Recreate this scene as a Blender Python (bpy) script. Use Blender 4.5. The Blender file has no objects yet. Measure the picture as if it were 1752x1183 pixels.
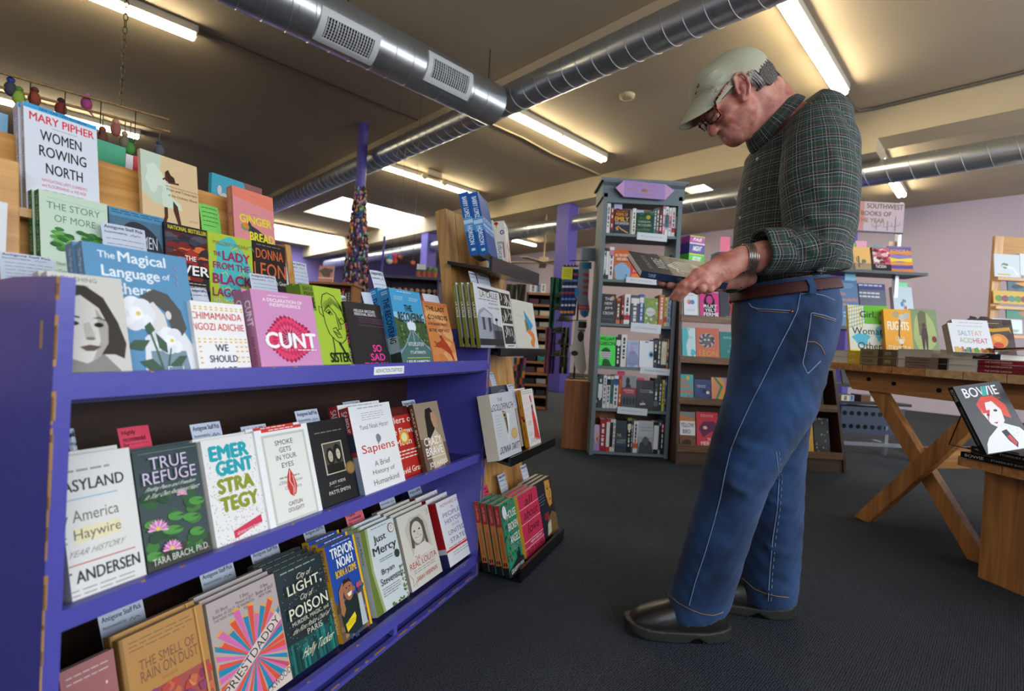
import bpy, bmesh, math, random
import numpy as np
from math import sin, cos, pi, radians, sqrt, atan2
from mathutils import Vector, Matrix, noise
random.seed(7)
SC = bpy.context.scene
COL = SC.collection

# ------------------------------------------------------------------ camera
FPX, CX, CY, CH = 836.0, 876.0, 591.5, 0.88
ROLL, PITCH = radians(3.12), radians(-0.786)
F_ = Vector((0, cos(PITCH), sin(PITCH)))
_r0 = Vector((1, 0, 0)); _u0 = _r0.cross(F_)
R_ = cos(ROLL)*_r0 + sin(ROLL)*_u0
U_ = cos(ROLL)*_u0 - sin(ROLL)*_r0
EYE = Vector((0, 0, CH))
cam = bpy.data.cameras.new('camera'); cam_o = bpy.data.objects.new('camera', cam); COL.objects.link(cam_o)
cam.sensor_width = 36; cam.sensor_fit = 'HORIZONTAL'; cam.lens = FPX/1752*36
cam.clip_start = 0.02; cam.clip_end = 100
M = Matrix.Identity(4)
for i in range(3):
    M[i][0] = R_[i]; M[i][1] = U_[i]; M[i][2] = -F_[i]; M[i][3] = EYE[i]
cam_o.matrix_world = M
SC.camera = cam_o
cam.dof.use_dof = True; cam.dof.focus_distance = 1.6; cam.dof.aperture_fstop = 2.8

# ------------------------------------------------------------------ exposure and world
SC.view_settings.view_transform = 'Standard'; SC.view_settings.look = 'None'
SC.view_settings.gamma = 1; SC.view_settings.use_curve_mapping = False
SC.view_settings.exposure = 0.0
W = bpy.data.worlds.new('world'); SC.world = W; W.use_nodes = True
W.node_tree.nodes['Background'].inputs[0].default_value = (0.62, 0.72, 0.9, 1)
W.node_tree.nodes['Background'].inputs[1].default_value = 0.4

# room axes: A runs to the far wall, B to the left
AZ = radians(45.6)
dA = Vector((sin(AZ), cos(AZ), 0)); dB = Vector((-dA.y, dA.x, 0))
H = 3.6
def ab(a, b, z=0.0): return dA*a + dB*b + Vector((0, 0, z))

def daylight(name, a, b, z, w, h, power, towards, col=(0.86, 0.93, 1.0)):
    l = bpy.data.lights.new(name, 'AREA'); l.shape = 'RECTANGLE'; l.size = w; l.size_y = h
    l.energy = power; l.color = col
    o = bpy.data.objects.new(name, l); COL.objects.link(o)
    o.location = ab(a, b, z); d = Vector(towards)
    o.rotation_euler = d.to_track_quat('-Z', 'Y').to_euler()
    return o
# daylight through the shop windows in the right hand wall and the wall behind the camera
daylight('window_daylight_right', 3.6, -3.42, 2.15, 12.6, 2.2, 440, dB)
daylight('window_daylight_front', -3.4, 1.0, 2.1, 6.0, 2.2, 5, dA)
TUBE_E = 64.0
# ------------------------------------------------------------------ helpers
def lin(c):
    if isinstance(c, str):
        c = c.lstrip('#'); c = ''.join(k*2 for k in c) if len(c) == 3 else c; c = [int(c[i:i+2], 16) for i in (0, 2, 4)]
    return tuple(((v/255)/12.92 if v/255 <= .04045 else ((v/255+.055)/1.055)**2.4) for v in c) + (1,)
_m = {}
def mat(name, col, rough=.6, metal=0, spec=.5, bump=None, vary=None, emit=None, estr=1, coat=0):
    """plain surface; bump=(scale,strength) noise bump; vary=(scale,amount) noise in value"""
    if name in _m: return _m[name]
    m = bpy.data.materials.new(name); m.use_nodes = True; _m[name] = m
    nt = m.node_tree; b = nt.nodes['Principled BSDF']
    b.inputs['Base Color'].default_value = lin(col); b.inputs['Roughness'].default_value = rough
    b.inputs['Metallic'].default_value = metal; b.inputs['Specular IOR Level'].default_value = spec
    if coat: b.inputs['Coat Weight'].default_value = coat; b.inputs['Coat Roughness'].default_value = .12
    if emit: b.inputs['Emission Color'].default_value = lin(emit); b.inputs['Emission Strength'].default_value = estr
    if bump or vary: tc = nt.nodes.new('ShaderNodeTexCoord')
    if vary:
        n = nt.nodes.new('ShaderNodeTexNoise'); n.inputs['Scale'].default_value = vary[0]; n.inputs['Detail'].default_value = 5
        nt.links.new(tc.outputs['Object'], n.inputs['Vector'])
        mx = nt.nodes.new('ShaderNodeMix'); mx.data_type = 'RGBA'
        c = lin(col); mx.inputs[6].default_value = tuple(v*(1-vary[1]) for v in c[:3])+(1,); mx.inputs[7].default_value = tuple(min(1, v*(1+vary[1])) for v in c[:3])+(1,)
        nt.links.new(n.outputs['Fac'], mx.inputs[0]); nt.links.new(mx.outputs[2], b.inputs['Base Color'])
    if bump:
        n = nt.nodes.new('ShaderNodeTexNoise'); n.inputs['Scale'].default_value = bump[0]; n.inputs['Detail'].default_value = 4
        nt.links.new(tc.outputs['Object'], n.inputs['Vector'])
        bp = nt.nodes.new('ShaderNodeBump'); bp.inputs['Strength'].default_value = bump[1]; bp.inputs['Distance'].default_value = .01
        nt.links.new(n.outputs['Fac'], bp.inputs['Height']); nt.links.new(bp.outputs['Normal'], b.inputs['Normal'])
    return m
def ink(c, rough=.45):
    return mat('ink_'+c.lstrip('#')+('' if rough == .45 else '_r%d' % (rough*100)), c, rough, spec=.22)
def wood(name, c1, c2, scale=6, rough=.45, axis='Z', coat=.0, knots=False):
    """grain stretched along one object axis"""
    if name in _m: return _m[name]
    m = bpy.data.materials.new(name); m.use_nodes = True; _m[name] = m
    nt = m.node_tree; b = nt.nodes['Principled BSDF']; b.inputs['Roughness'].default_value = rough
    if coat: b.inputs['Coat Weight'].default_value = coat; b.inputs['Coat Roughness'].default_value = .2
    tc = nt.nodes.new('ShaderNodeTexCoord'); mp = nt.nodes.new('ShaderNodeMapping')
    s = [scale*6]*3; s['XYZ'.index(axis)] = scale*.35; mp.inputs['Scale'].default_value = s
    nt.links.new(tc.outputs['Object'], mp.inputs['Vector'])
    n = nt.nodes.new('ShaderNodeTexNoise'); n.inputs['Scale'].default_value = 1.6; n.inputs['Detail'].default_value = 8; n.inputs['Distortion'].default_value = .6
    nt.links.new(mp.outputs[0], n.inputs['Vector'])
    r = nt.nodes.new('ShaderNodeValToRGB'); r.color_ramp.elements[0].position = .32; r.color_ramp.elements[1].position = .68
    r.color_ramp.elements[0].color = lin(c1); r.color_ramp.elements[1].color = lin(c2)
    nt.links.new(n.outputs['Fac'], r.inputs['Fac']); last = r.outputs['Color']
    if knots:
        v = nt.nodes.new('ShaderNodeTexVoronoi'); v.inputs['Scale'].default_value = 5.5
        nt.links.new(tc.outputs['Object'], v.inputs['Vector'])
        kr = nt.nodes.new('ShaderNodeValToRGB'); kr.color_ramp.elements[0].position = .04; kr.color_ramp.elements[1].position = .09
        kr.color_ramp.elements[0].color = (1, 1, 1, 1); kr.color_ramp.elements[1].color = (0, 0, 0, 1)
        nt.links.new(v.outputs['Distance'], kr.inputs['Fac'])
        mx = nt.nodes.new('ShaderNodeMix'); mx.data_type = 'RGBA'; mx.inputs[7].default_value = tuple(v*.3 for v in lin(c1)[:3])+(1,)
        nt.links.new(kr.outputs['Color'], mx.inputs[0]); nt.links.new(last, mx.inputs[6]); last = mx.outputs[2]
    nt.links.new(last, b.inputs['Base Color'])
    bp = nt.nodes.new('ShaderNodeBump'); bp.inputs['Strength'].default_value = .15; bp.inputs['Distance'].default_value = .002
    nt.links.new(n.outputs['Fac'], bp.inputs['Height']); nt.links.new(bp.outputs['Normal'], b.inputs['Normal'])
    return m

def at(px, py, Y):
    v = F_ + R_*((px-CX)/FPX) + U_*((CY-py)/FPX)
    return EYE + v*(Y/v.y)
def onplane(px, py, p0, n):
    v = F_ + R_*((px-CX)/FPX) + U_*((CY-py)/FPX)
    return EYE + v*((p0-EYE).dot(n)/v.dot(n))
def onz(px, py, z): return onplane(px, py, Vector((0, 0, z)), Vector((0, 0, 1)))

class MB:
    """collects shapes with materials, links them as ONE mesh object"""
    def __init__(s): s.v = []; s.f = []; s.mi = []; s.mats = []; s.sm = []
    def m(s, m):
        if m not in s.mats: s.mats.append(m)
        return s.mats.index(m)
    def add(s, vs, fs, m, smooth=False):
        o = len(s.v); s.v.extend([tuple(v) for v in vs]); k = s.m(m)
        for f in fs: s.f.append(tuple(i+o for i in f)); s.mi.append(k); s.sm.append(smooth)
    def box(s, x0, y0, z0, x1, y1, z1, m, T=None):
        vs = [Vector((x, y, z)) for z in (z0, z1) for y in (y0, y1) for x in (x0, x1)]
        if T: vs = [T @ v for v in vs]
        s.add(vs, [(0, 2, 3, 1), (4, 5, 7, 6), (0, 1, 5, 4), (2, 6, 7, 3), (0, 4, 6, 2), (1, 3, 7, 5)], m)
    def prism(s, poly, d0, d1, m, fr):
        """poly in 2d, fr(x,y,d)->Vector"""
        n = len(poly); vs = [fr(x, y, d0) for x, y in poly]+[fr(x, y, d1) for x, y in poly]
        fs = [tuple(range(n))[::-1], tuple(range(n, 2*n))]+[(i, (i+1) % n, (i+1) % n+n, i+n) for i in range(n)]
        s.add(vs, fs, m)
    def beam(s, p, q, w, h, m, up=(0, 0, 1)):
        p = Vector(p); q = Vector(q); d = (q-p).normalized(); up = Vector(up); sx = d.cross(up).normalized(); sy = sx.cross(d).normalized()
        vs = [b+sx*a*w/2+sy*c*h/2 for b in (p, q) for c in (-1, 1) for a in (-1, 1)]
        s.add(vs, [(0, 1, 3, 2), (4, 6, 7, 5), (0, 4, 5, 1), (2, 3, 7, 6), (0, 2, 6, 4), (1, 5, 7, 3)], m)
    def tube(s, pts, r, m, n=10, cap=True, smooth=True):
        pts = [Vector(p) for p in pts]; k = len(pts); rs = r if isinstance(r, (list, tuple)) else [r]*k
        vs = []; prev = None
        for i, p in enumerate(pts):
            d = (pts[min(i+1, k-1)]-pts[max(i-1, 0)]).normalized()
            if prev is None: a = d.orthogonal().normalized()
            else: a = (prev-d*prev.dot(d)).normalized()
            prev = a; b = d.cross(a)
            vs += [p+(a*cos(2*pi*j/n)+b*sin(2*pi*j/n))*rs[i] for j in range(n)]
        fs = [(i*n+j, i*n+(j+1) % n, (i+1)*n+(j+1) % n, (i+1)*n+j) for i in range(k-1) for j in range(n)]
        s.add(vs, fs, m, smooth)
        if cap: s.add(vs[:n], [tuple(range(n))[::-1]], m); s.add(vs[-n:], [tuple(range(n))], m)
    def ball(s, c, r, m, n=8, sc=(1, 1, 1)):
        c = Vector(c); vs = []; fs = []; k = n
        for i in range(n+1):
            t = pi*i/n
            for j in range(k): vs.append(c+Vector((sin(t)*cos(2*pi*j/k)*sc[0], sin(t)*sin(2*pi*j/k)*sc[1], cos(t)*sc[2]))*r)
        for i in range(n):
            for j in range(k): fs.append((i*k+j, (i+1)*k+j, (i+1)*k+(j+1) % k, i*k+(j+1) % k))
        s.add(vs, fs, m, True)
    def build(s, name, parent=None, loc=None, mw=None, bevel=0):
        me = bpy.data.meshes.new(name); me.from_pydata(s.v, [], s.f); me.update()
        for m in s.mats: me.materials.append(m)
        me.polygons.foreach_set('material_index', s.mi); me.polygons.foreach_set('use_smooth', s.sm)
        o = bpy.data.objects.new(name, me); COL.objects.link(o)
        if parent: o.parent = parent
        if loc is not None: o.location = loc
        if mw is not None: o.matrix_world = mw
        if bevel:
            b = o.modifiers.new('bevel', 'BEVEL'); b.width = bevel; b.segments = 2; b.limit_method = 'ANGLE'
        return o
def tag(o, label, cat, group=None, kind=None):
    if label: o['label'] = label
    if cat: o['category'] = cat
    if group: o['group'] = group
    if kind: o['kind'] = kind
    return o
def struct(o): o['kind'] = 'structure'; return o
def empty(name, mw=None, loc=None):
    o = bpy.data.objects.new(name, None); COL.objects.link(o); o.empty_display_size = .05
    if mw is not None: o.matrix_world = mw
    if loc is not None: o.location = loc
    return o
def frame(o, x, y, z):
    """matrix from origin and three axes"""
    m = Matrix.Identity(4)
    for i in range(3): m[i][0] = x[i]; m[i][1] = y[i]; m[i][2] = z[i]; m[i][3] = o[i]
    return m

# lettering as mesh -------------------------------------------------
_tx = {}
def text_geo(s, bold):
    k = (s, bold)
    if k in _tx: return _tx[k]
    c = bpy.data.curves.new('t', 'FONT'); c.body = s; c.resolution_u = 3; c.offset = bold; c.fill_mode = 'FRONT'
    o = bpy.data.objects.new('t', c); COL.objects.link(o)
    dg = bpy.context.evaluated_depsgraph_get(); me = bpy.data.meshes.new_from_object(o.evaluated_get(dg))
    v = [tuple(p.co[:2]) for p in me.vertices]; f = [tuple(p.vertices) for p in me.polygons]
    bpy.data.objects.remove(o); bpy.data.curves.remove(c); bpy.data.meshes.remove(me)
    if not v: v = [(0, 0), (1, 0), (0, 1)]; f = []
    xs = [p[0] for p in v]; ys = [p[1] for p in v]; x0, x1, y0, y1 = min(xs), max(xs), min(ys), max(ys)
    v = [((p[0]-x0)/max(x1-x0, 1e-6), (p[1]-y0)/max(y1-y0, 1e-6)) for p in v]
    _tx[k] = (v, f); return _tx[k]

class Cv:
    """flat printed surface on a mesh: x right 0..1, y down 0..1"""
    def __init__(s, mb, o, ux, uy, w, h, step=6e-5):
        s.mb = mb; s.o = Vector(o); s.ux = Vector(ux); s.uy = Vector(uy); s.n = s.ux.cross(s.uy); s.w = w; s.h = h; s.k = 1; s.st = step; s.ax = 1; s.bx = 0
    def q(s, x, y):
        x = max(0., min(1., x*s.ax+s.bx)); return s.o+s.ux*(x*s.w)+s.uy*((1-y)*s.h)+s.n*(s.k*s.st)
    def P(s, pts, c):
        s.mb.add([s.q(x, y) for x, y in pts], [tuple(range(len(pts)))], ink(c)); s.k += 1; return s
    def R(s, x0, y0, x1, y1, c): return s.P([(x0, y1), (x1, y1), (x1, y0), (x0, y0)], c)
    def E(s, x, y, rx, ry, c, rot=0, n=20):
        a = s.w/s.h
        pts = []
        for i in range(n):
            t = -2*pi*i/n; u = cos(t)*rx; v = sin(t)*ry/1.0
            X = u*cos(rot)-v/a*sin(rot); Y = u*a*sin(rot)+v*cos(rot)
            pts.append((x+X, y+Y))
        return s.P(pts, c)
    def B(s, x, y, rx, ry, c, seed=1, amp=.25, n=26):
        rr = random.Random(seed); ph = [rr.random()*6.28 for _ in range(3)]
        return s.P([(x+rx*cos(-2*pi*i/n)*(1+amp*(sin(3*2*pi*i/n+ph[0])+sin(5*2*pi*i/n+ph[1]))*.5), y+ry*sin(-2*pi*i/n)*(1+amp*(sin(3*2*pi*i/n+ph[0])+sin(4*2*pi*i/n+ph[2]))*.5)) for i in range(n)], c)
    def L(s, pts, wd, c):
        """stroke, width as a fraction of the height"""
        wd = wd*s.h/2; mb = s.mb; P = [Vector((x*s.w, (1-y)*s.h)) for x, y in pts]; vs = []; n = len(P)
        for i, p in enumerate(P):
            d = (P[min(i+1, n-1)]-P[max(i-1, 0)]); d = d.normalized() if d.length > 0 else Vector((1, 0)); nn = Vector((-d.y, d.x))
            for g in (1, -1):
                a = p+nn*wd*g; vs.append(s.o+s.ux*a.x+s.uy*a.y+s.n*(s.k*s.st))
        mb.add(vs, [(2*i+1, 2*i+3, 2*i+2, 2*i) for i in range(n-1)], ink(c)); s.k += 1; return s
    def T(s, t, x0, y0, x1, y1, c, bold=0.0, sh=0.0, rot=0):
        """text fitted in the box; rot=1 reads downwards; bold thickens by shifted copies"""
        v, f = text_geo(t, 0.0); hh = (x1-x0)*s.w if rot else (y1-y0)*s.h; d = max(0., bold)*1.1*hh; dx = d/s.w; dy = d/s.h
        for i, (ex, ey) in enumerate([(0, 0)]+([(1, 0), (-1, 0), (0, .8), (0, -.8)] if bold > .004 else [])):
            if rot: pts = [(x0+(x1-x0)*b+ex*dx, y0+(y1-y0)*a+ey*dy) for a, b in v]
            else: pts = [(x0+(x1-x0)*(a+sh*(b-.5))+ex*dx, y1-(y1-y0)*b+ey*dy) for a, b in v]
            s.mb.add([s.q(x, y) for x, y in pts], [g for g in f], ink(c)); s.k += .1
        s.k += .6; return s
    def TT(s, t, x0, y0, x1, y1, c, ang, bold=0.0):
        """text in a box rotated about its centre by ang (degrees, counter-clockwise)"""
        v, f = text_geo(t, 0.0); cx = (x0+x1)/2; cy = (y0+y1)/2; a = radians(ang); pts = []
        for p, q in v:
            X = (x0+(x1-x0)*p-cx)*s.w; Y = -(y1-(y1-y0)*q-cy)*s.h
            pts.append((cx+(X*cos(a)-Y*sin(a))/s.w, cy-(X*sin(a)+Y*cos(a))/s.h))
        s.mb.add([s.q(x, y) for x, y in pts], list(f), ink(c)); s.k += 1; return s
    def W(s, x0, y0, x1, y1, n, c, seed=3, th=.35):
        """n lines of print too small to read"""
        rr = random.Random(seed); dy = (y1-y0)/n; k = ink(c)
        for i in range(n):
            x = x0; y = y0+dy*i; end = x1-(rr.random()*.3*(x1-x0) if i == n-1 else 0)
            while x < end-.01:
                l = min(end-x, (.1+.12*rr.random())*(x1-x0)+.005)
                s.mb.add([s.q(a, b) for a, b in ((x, y+dy*th), (x+l, y+dy*th), (x+l, y), (x, y))], [(0, 1, 2, 3)], k)
                x += l+.035*(x1-x0)
        s.k += 1; return s

paper = mat('page_edges', 'd9d3c6', .85, bump=None, vary=(300, .1))
paper_cream = mat('page_edges_cream', 'cfc3a8', .85, vary=(300, .12))
def cover_mat(c, rough=.42): return mat('cover_'+c.lstrip('#')+'_%d' % (rough*100), c, rough, spec=.3, coat=.04)

_bk = {}
def book_meshes(key, w, h, t, cc, sc, front, spine, hard=False, back=None):
    """local frame: x along width from the spine, -y faces the reader, z up"""
    k = (key, round(w, 3), round(h, 3))
    if k in _bk: return _bk[k]
    mb = MB(); c = cover_mat(cc); s_ = cover_mat(sc or cc); b = .0012 if not hard else .0026
    mb.box(0, 0, 0, w, b, h, c); mb.box(0, t-b, 0, w, t, h, cover_mat(back or sc or cc)); mb.box(0, b, 0, b, t-b, h, s_)
    mb.box(-.0003, 0, 0, 0, t, h, s_)
    if front: front(Cv(mb, (0, 0, 0), (1, 0, 0), (0, 0, 1), w, h))
    if spine: spine(Cv(mb, (-.0003, t, 0), (0, -1, 0), (0, 0, 1), t, h))
    o = mb.build('cover'); me1 = o.data; bpy.data.objects.remove(o)
    i = .0015 if not hard else .004
    mb = MB(); mb.box(b, b, i if hard else .0006, w-i, t-b, h-(i if hard else .0006), paper)
    o = mb.build('page_block'); me2 = o.data; bpy.data.objects.remove(o)
    _bk[k] = (me1, me2); return _bk[k]
def book(mw, key, w, h, t, cc, sc=None, front=None, spine=None, label='', group=None, hard=False, name='book'):
    m1, m2 = book_meshes(key, w, h, t, cc, sc, front, spine, hard)
    r = empty(name, mw); tag(r, label, 'book', group)
    for nm, me in (('cover', m1), ('page_block', m2)):
        o = bpy.data.objects.new(nm, me); COL.objects.link(o); o.parent = r
    return r
def dup(root, mw, label=None, group=None):
    r = root.copy(); COL.objects.link(r); r.matrix_world = mw
    if label: r['label'] = label
    if group: r['group'] = group
    for ch in list(root.children):
        c = ch.copy(); COL.objects.link(c); c.parent = r
        for g in ch.children:
            d = g.copy(); COL.objects.link(d); d.parent = c
    return r
# ------------------------------------------------------------------ the room
ceil_m = mat('ceiling_plaster', 'b0a089', .9, bump=(9, .25), vary=(1.3, .07))
wall_m = mat('wall_lavender', 'c6b9ca', .85, bump=(40, .05))
beam_m = mat('beam_cream', 'bfae90', .8, bump=(12, .12), vary=(2, .06))
purple_m = mat('paint_violet', '5148a0', .5, bump=(30, .1), vary=(3, .12))
white_m = mat('paint_white', 'd8d8d6', .5)
A0, A1, B0, B1 = -3.6, 11.1, -3.6, 17.0
RM = frame(Vector((0, 0, 0)), dA, dB, Vector((0, 0, 1)))
def rbox(mb, a0, b0, z0, a1, b1, z1, m): mb.box(a0, b0, z0, a1, b1, z1, m)
# carpet with small square weave
cm = bpy.data.materials.new('carpet'); cm.use_nodes = True; nt = cm.node_tree; bs = nt.nodes['Principled BSDF']
tc = nt.nodes.new('ShaderNodeTexCoord'); n1 = nt.nodes.new('ShaderNodeTexNoise'); n1.inputs['Scale'].default_value = 1.2; n1.inputs['Detail'].default_value = 3
vo = nt.nodes.new('ShaderNodeTexVoronoi'); vo.inputs['Scale'].default_value = 170; vo.inputs['Randomness'].default_value = .35
nt.links.new(tc.outputs['Object'], n1.inputs['Vector']); nt.links.new(tc.outputs['Object'], vo.inputs['Vector'])
r1 = nt.nodes.new('ShaderNodeValToRGB'); r1.color_ramp.elements[0].color = lin('4a505a'); r1.color_ramp.elements[1].color = lin('1d2126')
nt.links.new(vo.outputs['Distance'], r1.inputs['Fac']); r1.color_ramp.elements[1].position = .8
mx = nt.nodes.new('ShaderNodeMix'); mx.data_type = 'RGBA'; mx.blend_type = 'MULTIPLY'; mx.inputs[0].default_value = .5
r2 = nt.nodes.new('ShaderNodeValToRGB'); r2.color_ramp.elements[0].position = .35; r2.color_ramp.elements[1].position = .65; r2.color_ramp.elements[0].color = (.5, .5, .5, 1)
nt.links.new(n1.outputs['Fac'], r2.inputs['Fac']); nt.links.new(r1.outputs['Color'], mx.inputs[6]); nt.links.new(r2.outputs['Color'], mx.inputs[7])
nt.links.new(mx.outputs[2], bs.inputs['Base Color']); bs.inputs['Roughness'].default_value = .95; bs.inputs['Specular IOR Level'].default_value = .2
bp = nt.nodes.new('ShaderNodeBump'); bp.inputs['Strength'].default_value = .8; bp.inputs['Distance'].default_value = .004; bp.invert = True
nt.links.new(vo.outputs['Distance'], bp.inputs['Height']); nt.links.new(bp.outputs['Normal'], bs.inputs['Normal'])
mb = MB(); mb.box(A0-.2, B0-.2, -.1, A1+.2, B1+.2, 0, cm); struct(mb.build('floor', mw=RM))
# ceiling with two skylight openings
def holed(z0, z1, holes, m):
    mb = MB(); xs = sorted({A0-.2, A1+.2}|{h[0] for h in holes}|{h[2] for h in holes}); ys = sorted({B0-.2, B1+.2}|{h[1] for h in holes}|{h[3] for h in holes})
    for i in range(len(xs)-1):
        for j in range(len(ys)-1):
            cx = (xs[i]+xs[i+1])/2; cy = (ys[j]+ys[j+1])/2
            if not any(h[0] < cx < h[2] and h[1] < cy < h[3] for h in holes): mb.box(xs[i], ys[j], z0, xs[i+1], ys[j+1], z1, m)
    return mb
SKY = [(4.45, 9.75, 6.75, 11.8), (4.4, 13.9, 6.5, 16.4), (7.35, 3.68, 9.4, 4.08)]
struct(holed(H, H+.12, SKY, ceil_m).build('ceiling', mw=RM))
sky_em = mat('sky_diffuser', 'ffffff', .5, emit='eef4ff', estr=11.0)
for i, (a0, b0, a1, b1) in enumerate(SKY):
    mb = MB()
    for q in ((a0-.03, b0-.03, a0, b1+.03), (a1, b0-.03, a1+.03, b1+.03), (a0, b0-.03, a1, b0), (a0, b1, a1, b1+.03)): mb.box(q[0], q[1], H+.12, q[2], q[3], H+.5, white_m)
    mb.box(a0-.03, b0-.03, H+.5, a1+.03, b1+.03, H+.52, sky_em)
    struct(mb.build('window_%d' % (i+1), mw=RM))
# walls
mb = MB(); mb.box(A1, B0, 0, A1+.15, B1, H, wall_m); struct(mb.build('wall_back', mw=RM))
mb = MB(); mb.box(A0, B1, 0, A1, B1+.15, H, mat('wall_violet', '7468a8', .8)); struct(mb.build('wall_left', mw=RM))
# right wall and front wall with shop windows: openings z 1.0..3.3
def winwall(name, along, lo, hi, fixed, t, wins, k):
    mb = MB()
    def bx(u0, u1, z0, z1, m, d0=0., d1=t):
        if along == 'a': mb.box(u0, fixed+min(d0, d1), z0, u1, fixed+max(d0, d1), z1, m)
        else: mb.box(fixed+min(d0, d1), u0, z0, fixed+max(d0, d1), u1, z1, m)
    bx(lo, hi, 0, 1.0, wall_m); bx(lo, hi, 3.3, H, wall_m); u = lo
    for w0, w1 in wins: bx(u, w0, 1.0, 3.3, wall_m); u = w1
    bx(u, hi, 1.0, 3.3, wall_m)
    struct(mb.build(name, mw=RM))
    for j, (w0, w1) in enumerate(wins):
        mb = MB()
        for z in (1.0, 3.25): bx(w0, w1, z, z+.05, white_m, t*.3, t*.7)
        n = max(2, round((w1-w0)/1.6)+1)
        for q in range(n):
            u = w0+(w1-w0-.05)*q/(n-1); bx(u, u+.05, 1.05, 3.25, white_m, t*.3, t*.7)
        struct(mb.build('window_%d' % (k+j), mw=RM))
winwall('wall_right', 'a', A0, A1, B0, -.15, [(-2.6, .8), (1.2, 4.2), (4.6, 7.6), (8.0, 10.4)], 4)
winwall('wall_front', 'b', B0, B1, A0, -.15, [(-2.2, 1.4), (1.8, 4.2)], 8)
# beams
def trim(name, a0, b0, z0, a1, b1, z1, m, bevel=0):
    mb = MB(); mb.box(a0, b0, z0, a1, b1, z1, m); return struct(mb.build(name, mw=RM, bevel=bevel))
trim('trim_1', 3.42, B0, 3.50, 3.72, B1, H, beam_m)
trim('trim_2', 6.45, B0, 3.26, 6.85, B1, H, beam_m)
trim('trim_3', 6.4, 1.12, 3.1, 6.9, 1.75, 3.26, beam_m)
# columns
trim('trim_4', 6.48, 5.40, 0, 6.74, 5.68, 3.26, purple_m, .01)
trim('trim_5', 6.48, 1.30, 0, 6.74, 1.57, 3.1, purple_m, .01)
trim('trim_6', 6.48, 9.6, 0, 6.74, 9.88, 3.26, purple_m, .01)

# galvanised spiral ducts
def duct_mat(axis, pitch, name):
    m = bpy.data.materials.new(name); m.use_nodes = True; nt = m.node_tree; b = nt.nodes['Principled BSDF']
    b.inputs['Metallic'].default_value = .9; b.inputs['Roughness'].default_value = .3; b.inputs['Base Color'].default_value = lin('c4c8cc')
    tc = nt.nodes.new('ShaderNodeTexCoord'); n = nt.nodes.new('ShaderNodeTexNoise'); n.inputs['Scale'].default_value = 14
    mp = nt.nodes.new('ShaderNodeMapping'); mp.inputs['Scale'].default_value = (3, .3, .3)
    nt.links.new(tc.outputs['Object'], mp.inputs['Vector']); nt.links.new(mp.outputs[0], n.inputs['Vector'])
    r = nt.nodes.new('ShaderNodeMapRange'); r.inputs[3].default_value = .22; r.inputs[4].default_value = .42
    nt.links.new(n.outputs['Fac'], r.inputs[0]); nt.links.new(r.outputs[0], b.inputs['Roughness'])
    return m
duct_m = duct_mat('X', .2, 'galvanised_steel')
seam_m = mat('duct_seam', 'b8babc', .35, metal=.8)
def duct(p, q, r, pitch, label, cap=True):
    """spiral pipe from p to q: local x runs along it"""
    p = Vector(p); q = Vector(q); L = (q-p).length; x = (q-p).normalized(); z = Vector((0, 0, 1)); y = z.cross(x)
    mw = frame(p, x, y, z); root = empty('air_duct', mw); tag(root, label, 'air duct')
    mb = MB(); n = 48
    for k in range(1): mb.tube([(L*i/40, 0, 0) for i in range(41)], r, duct_m, n=n)
    mb.build('pipe', root)
    mb = MB(); turns = int(L/pitch); pts = []
    for i in range(turns*28+1):
        t = 2*pi*i/28; pts.append((min(L, pitch*i/28), cos(t)*(r+.001), sin(t)*(r+.001)))
    mb.tube(pts, .0035, seam_m, n=4, cap=False); mb.build('spiral_seam', root)
    return root
def grille(root, x0, x1, a_mid, r, half):
    """vent grille bent on the pipe: from x0 to x1, angles a_mid±half about the axis"""
    fr = mat('grille_white', 'cfd0cf', .45); dk = mat('grille_shade', '0b0b0c', .8)
    def pt(x, a, d): return Vector((x, -cos(a)*(r+d), -sin(a)*(r+d)))
    mb = MB()
    def patch(xa, xb, aa, ab_, d0, d1, m, n=8):
        vs = []
        for d in (d0, d1):
            for i in range(n+1):
                a = aa+(ab_-aa)*i/n; vs += [pt(xa, a, d), pt(xb, a, d)]
        o = 2*(n+1); fs = []
        for i in range(n): fs += [(o+2*i, o+2*i+1, o+2*i+3, o+2*i+2), (2*i, 2*i+2, 2*i+3, 2*i+1), (2*i, o+2*i, o+2*i+2, 2*i+2), (2*i+1, 2*i+3, o+2*i+3, o+2*i+1)]
        fs += [(0, 1, o+1, o), (2*n, o+2*n, o+2*n+1, 2*n+1)]
        mb.add(vs, fs, m)
    a0, a1 = a_mid-half, a_mid+half; bw = .045; ba = bw/r
    patch(x0, x1, a0, a0+ba, 0, .012, fr); patch(x0, x1, a1-ba, a1, 0, .012, fr)
    patch(x0, x0+bw, a0+ba, a1-ba, 0, .012, fr); patch(x1-bw, x1, a0+ba, a1-ba, 0, .012, fr)
    g = mb.build('vent_grille', root)
    mb = MB(); patch(x0+bw, x1-bw, a0+ba, a1-ba, 0, .002, dk); mb.build('vent_shade', g)  # dark sheet on the closed pipe paints the shade behind the louvres
    mb = MB(); nsl = 17
    for i in range(nsl):
        x = x0+bw+(x1-x0-2*bw)*(i+.5)/nsl; patch(x-.003, x+.003, a0+ba, a1-ba, .003, .009, fr, 6)
    for i in range(1, 7):
        a = a0+ba+(a1-a0-2*ba)*i/7; patch(x0+bw, x1-bw, a-.006, a+.006, .002, .006, fr, 1)
    mb.build('louvres', g)
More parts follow.
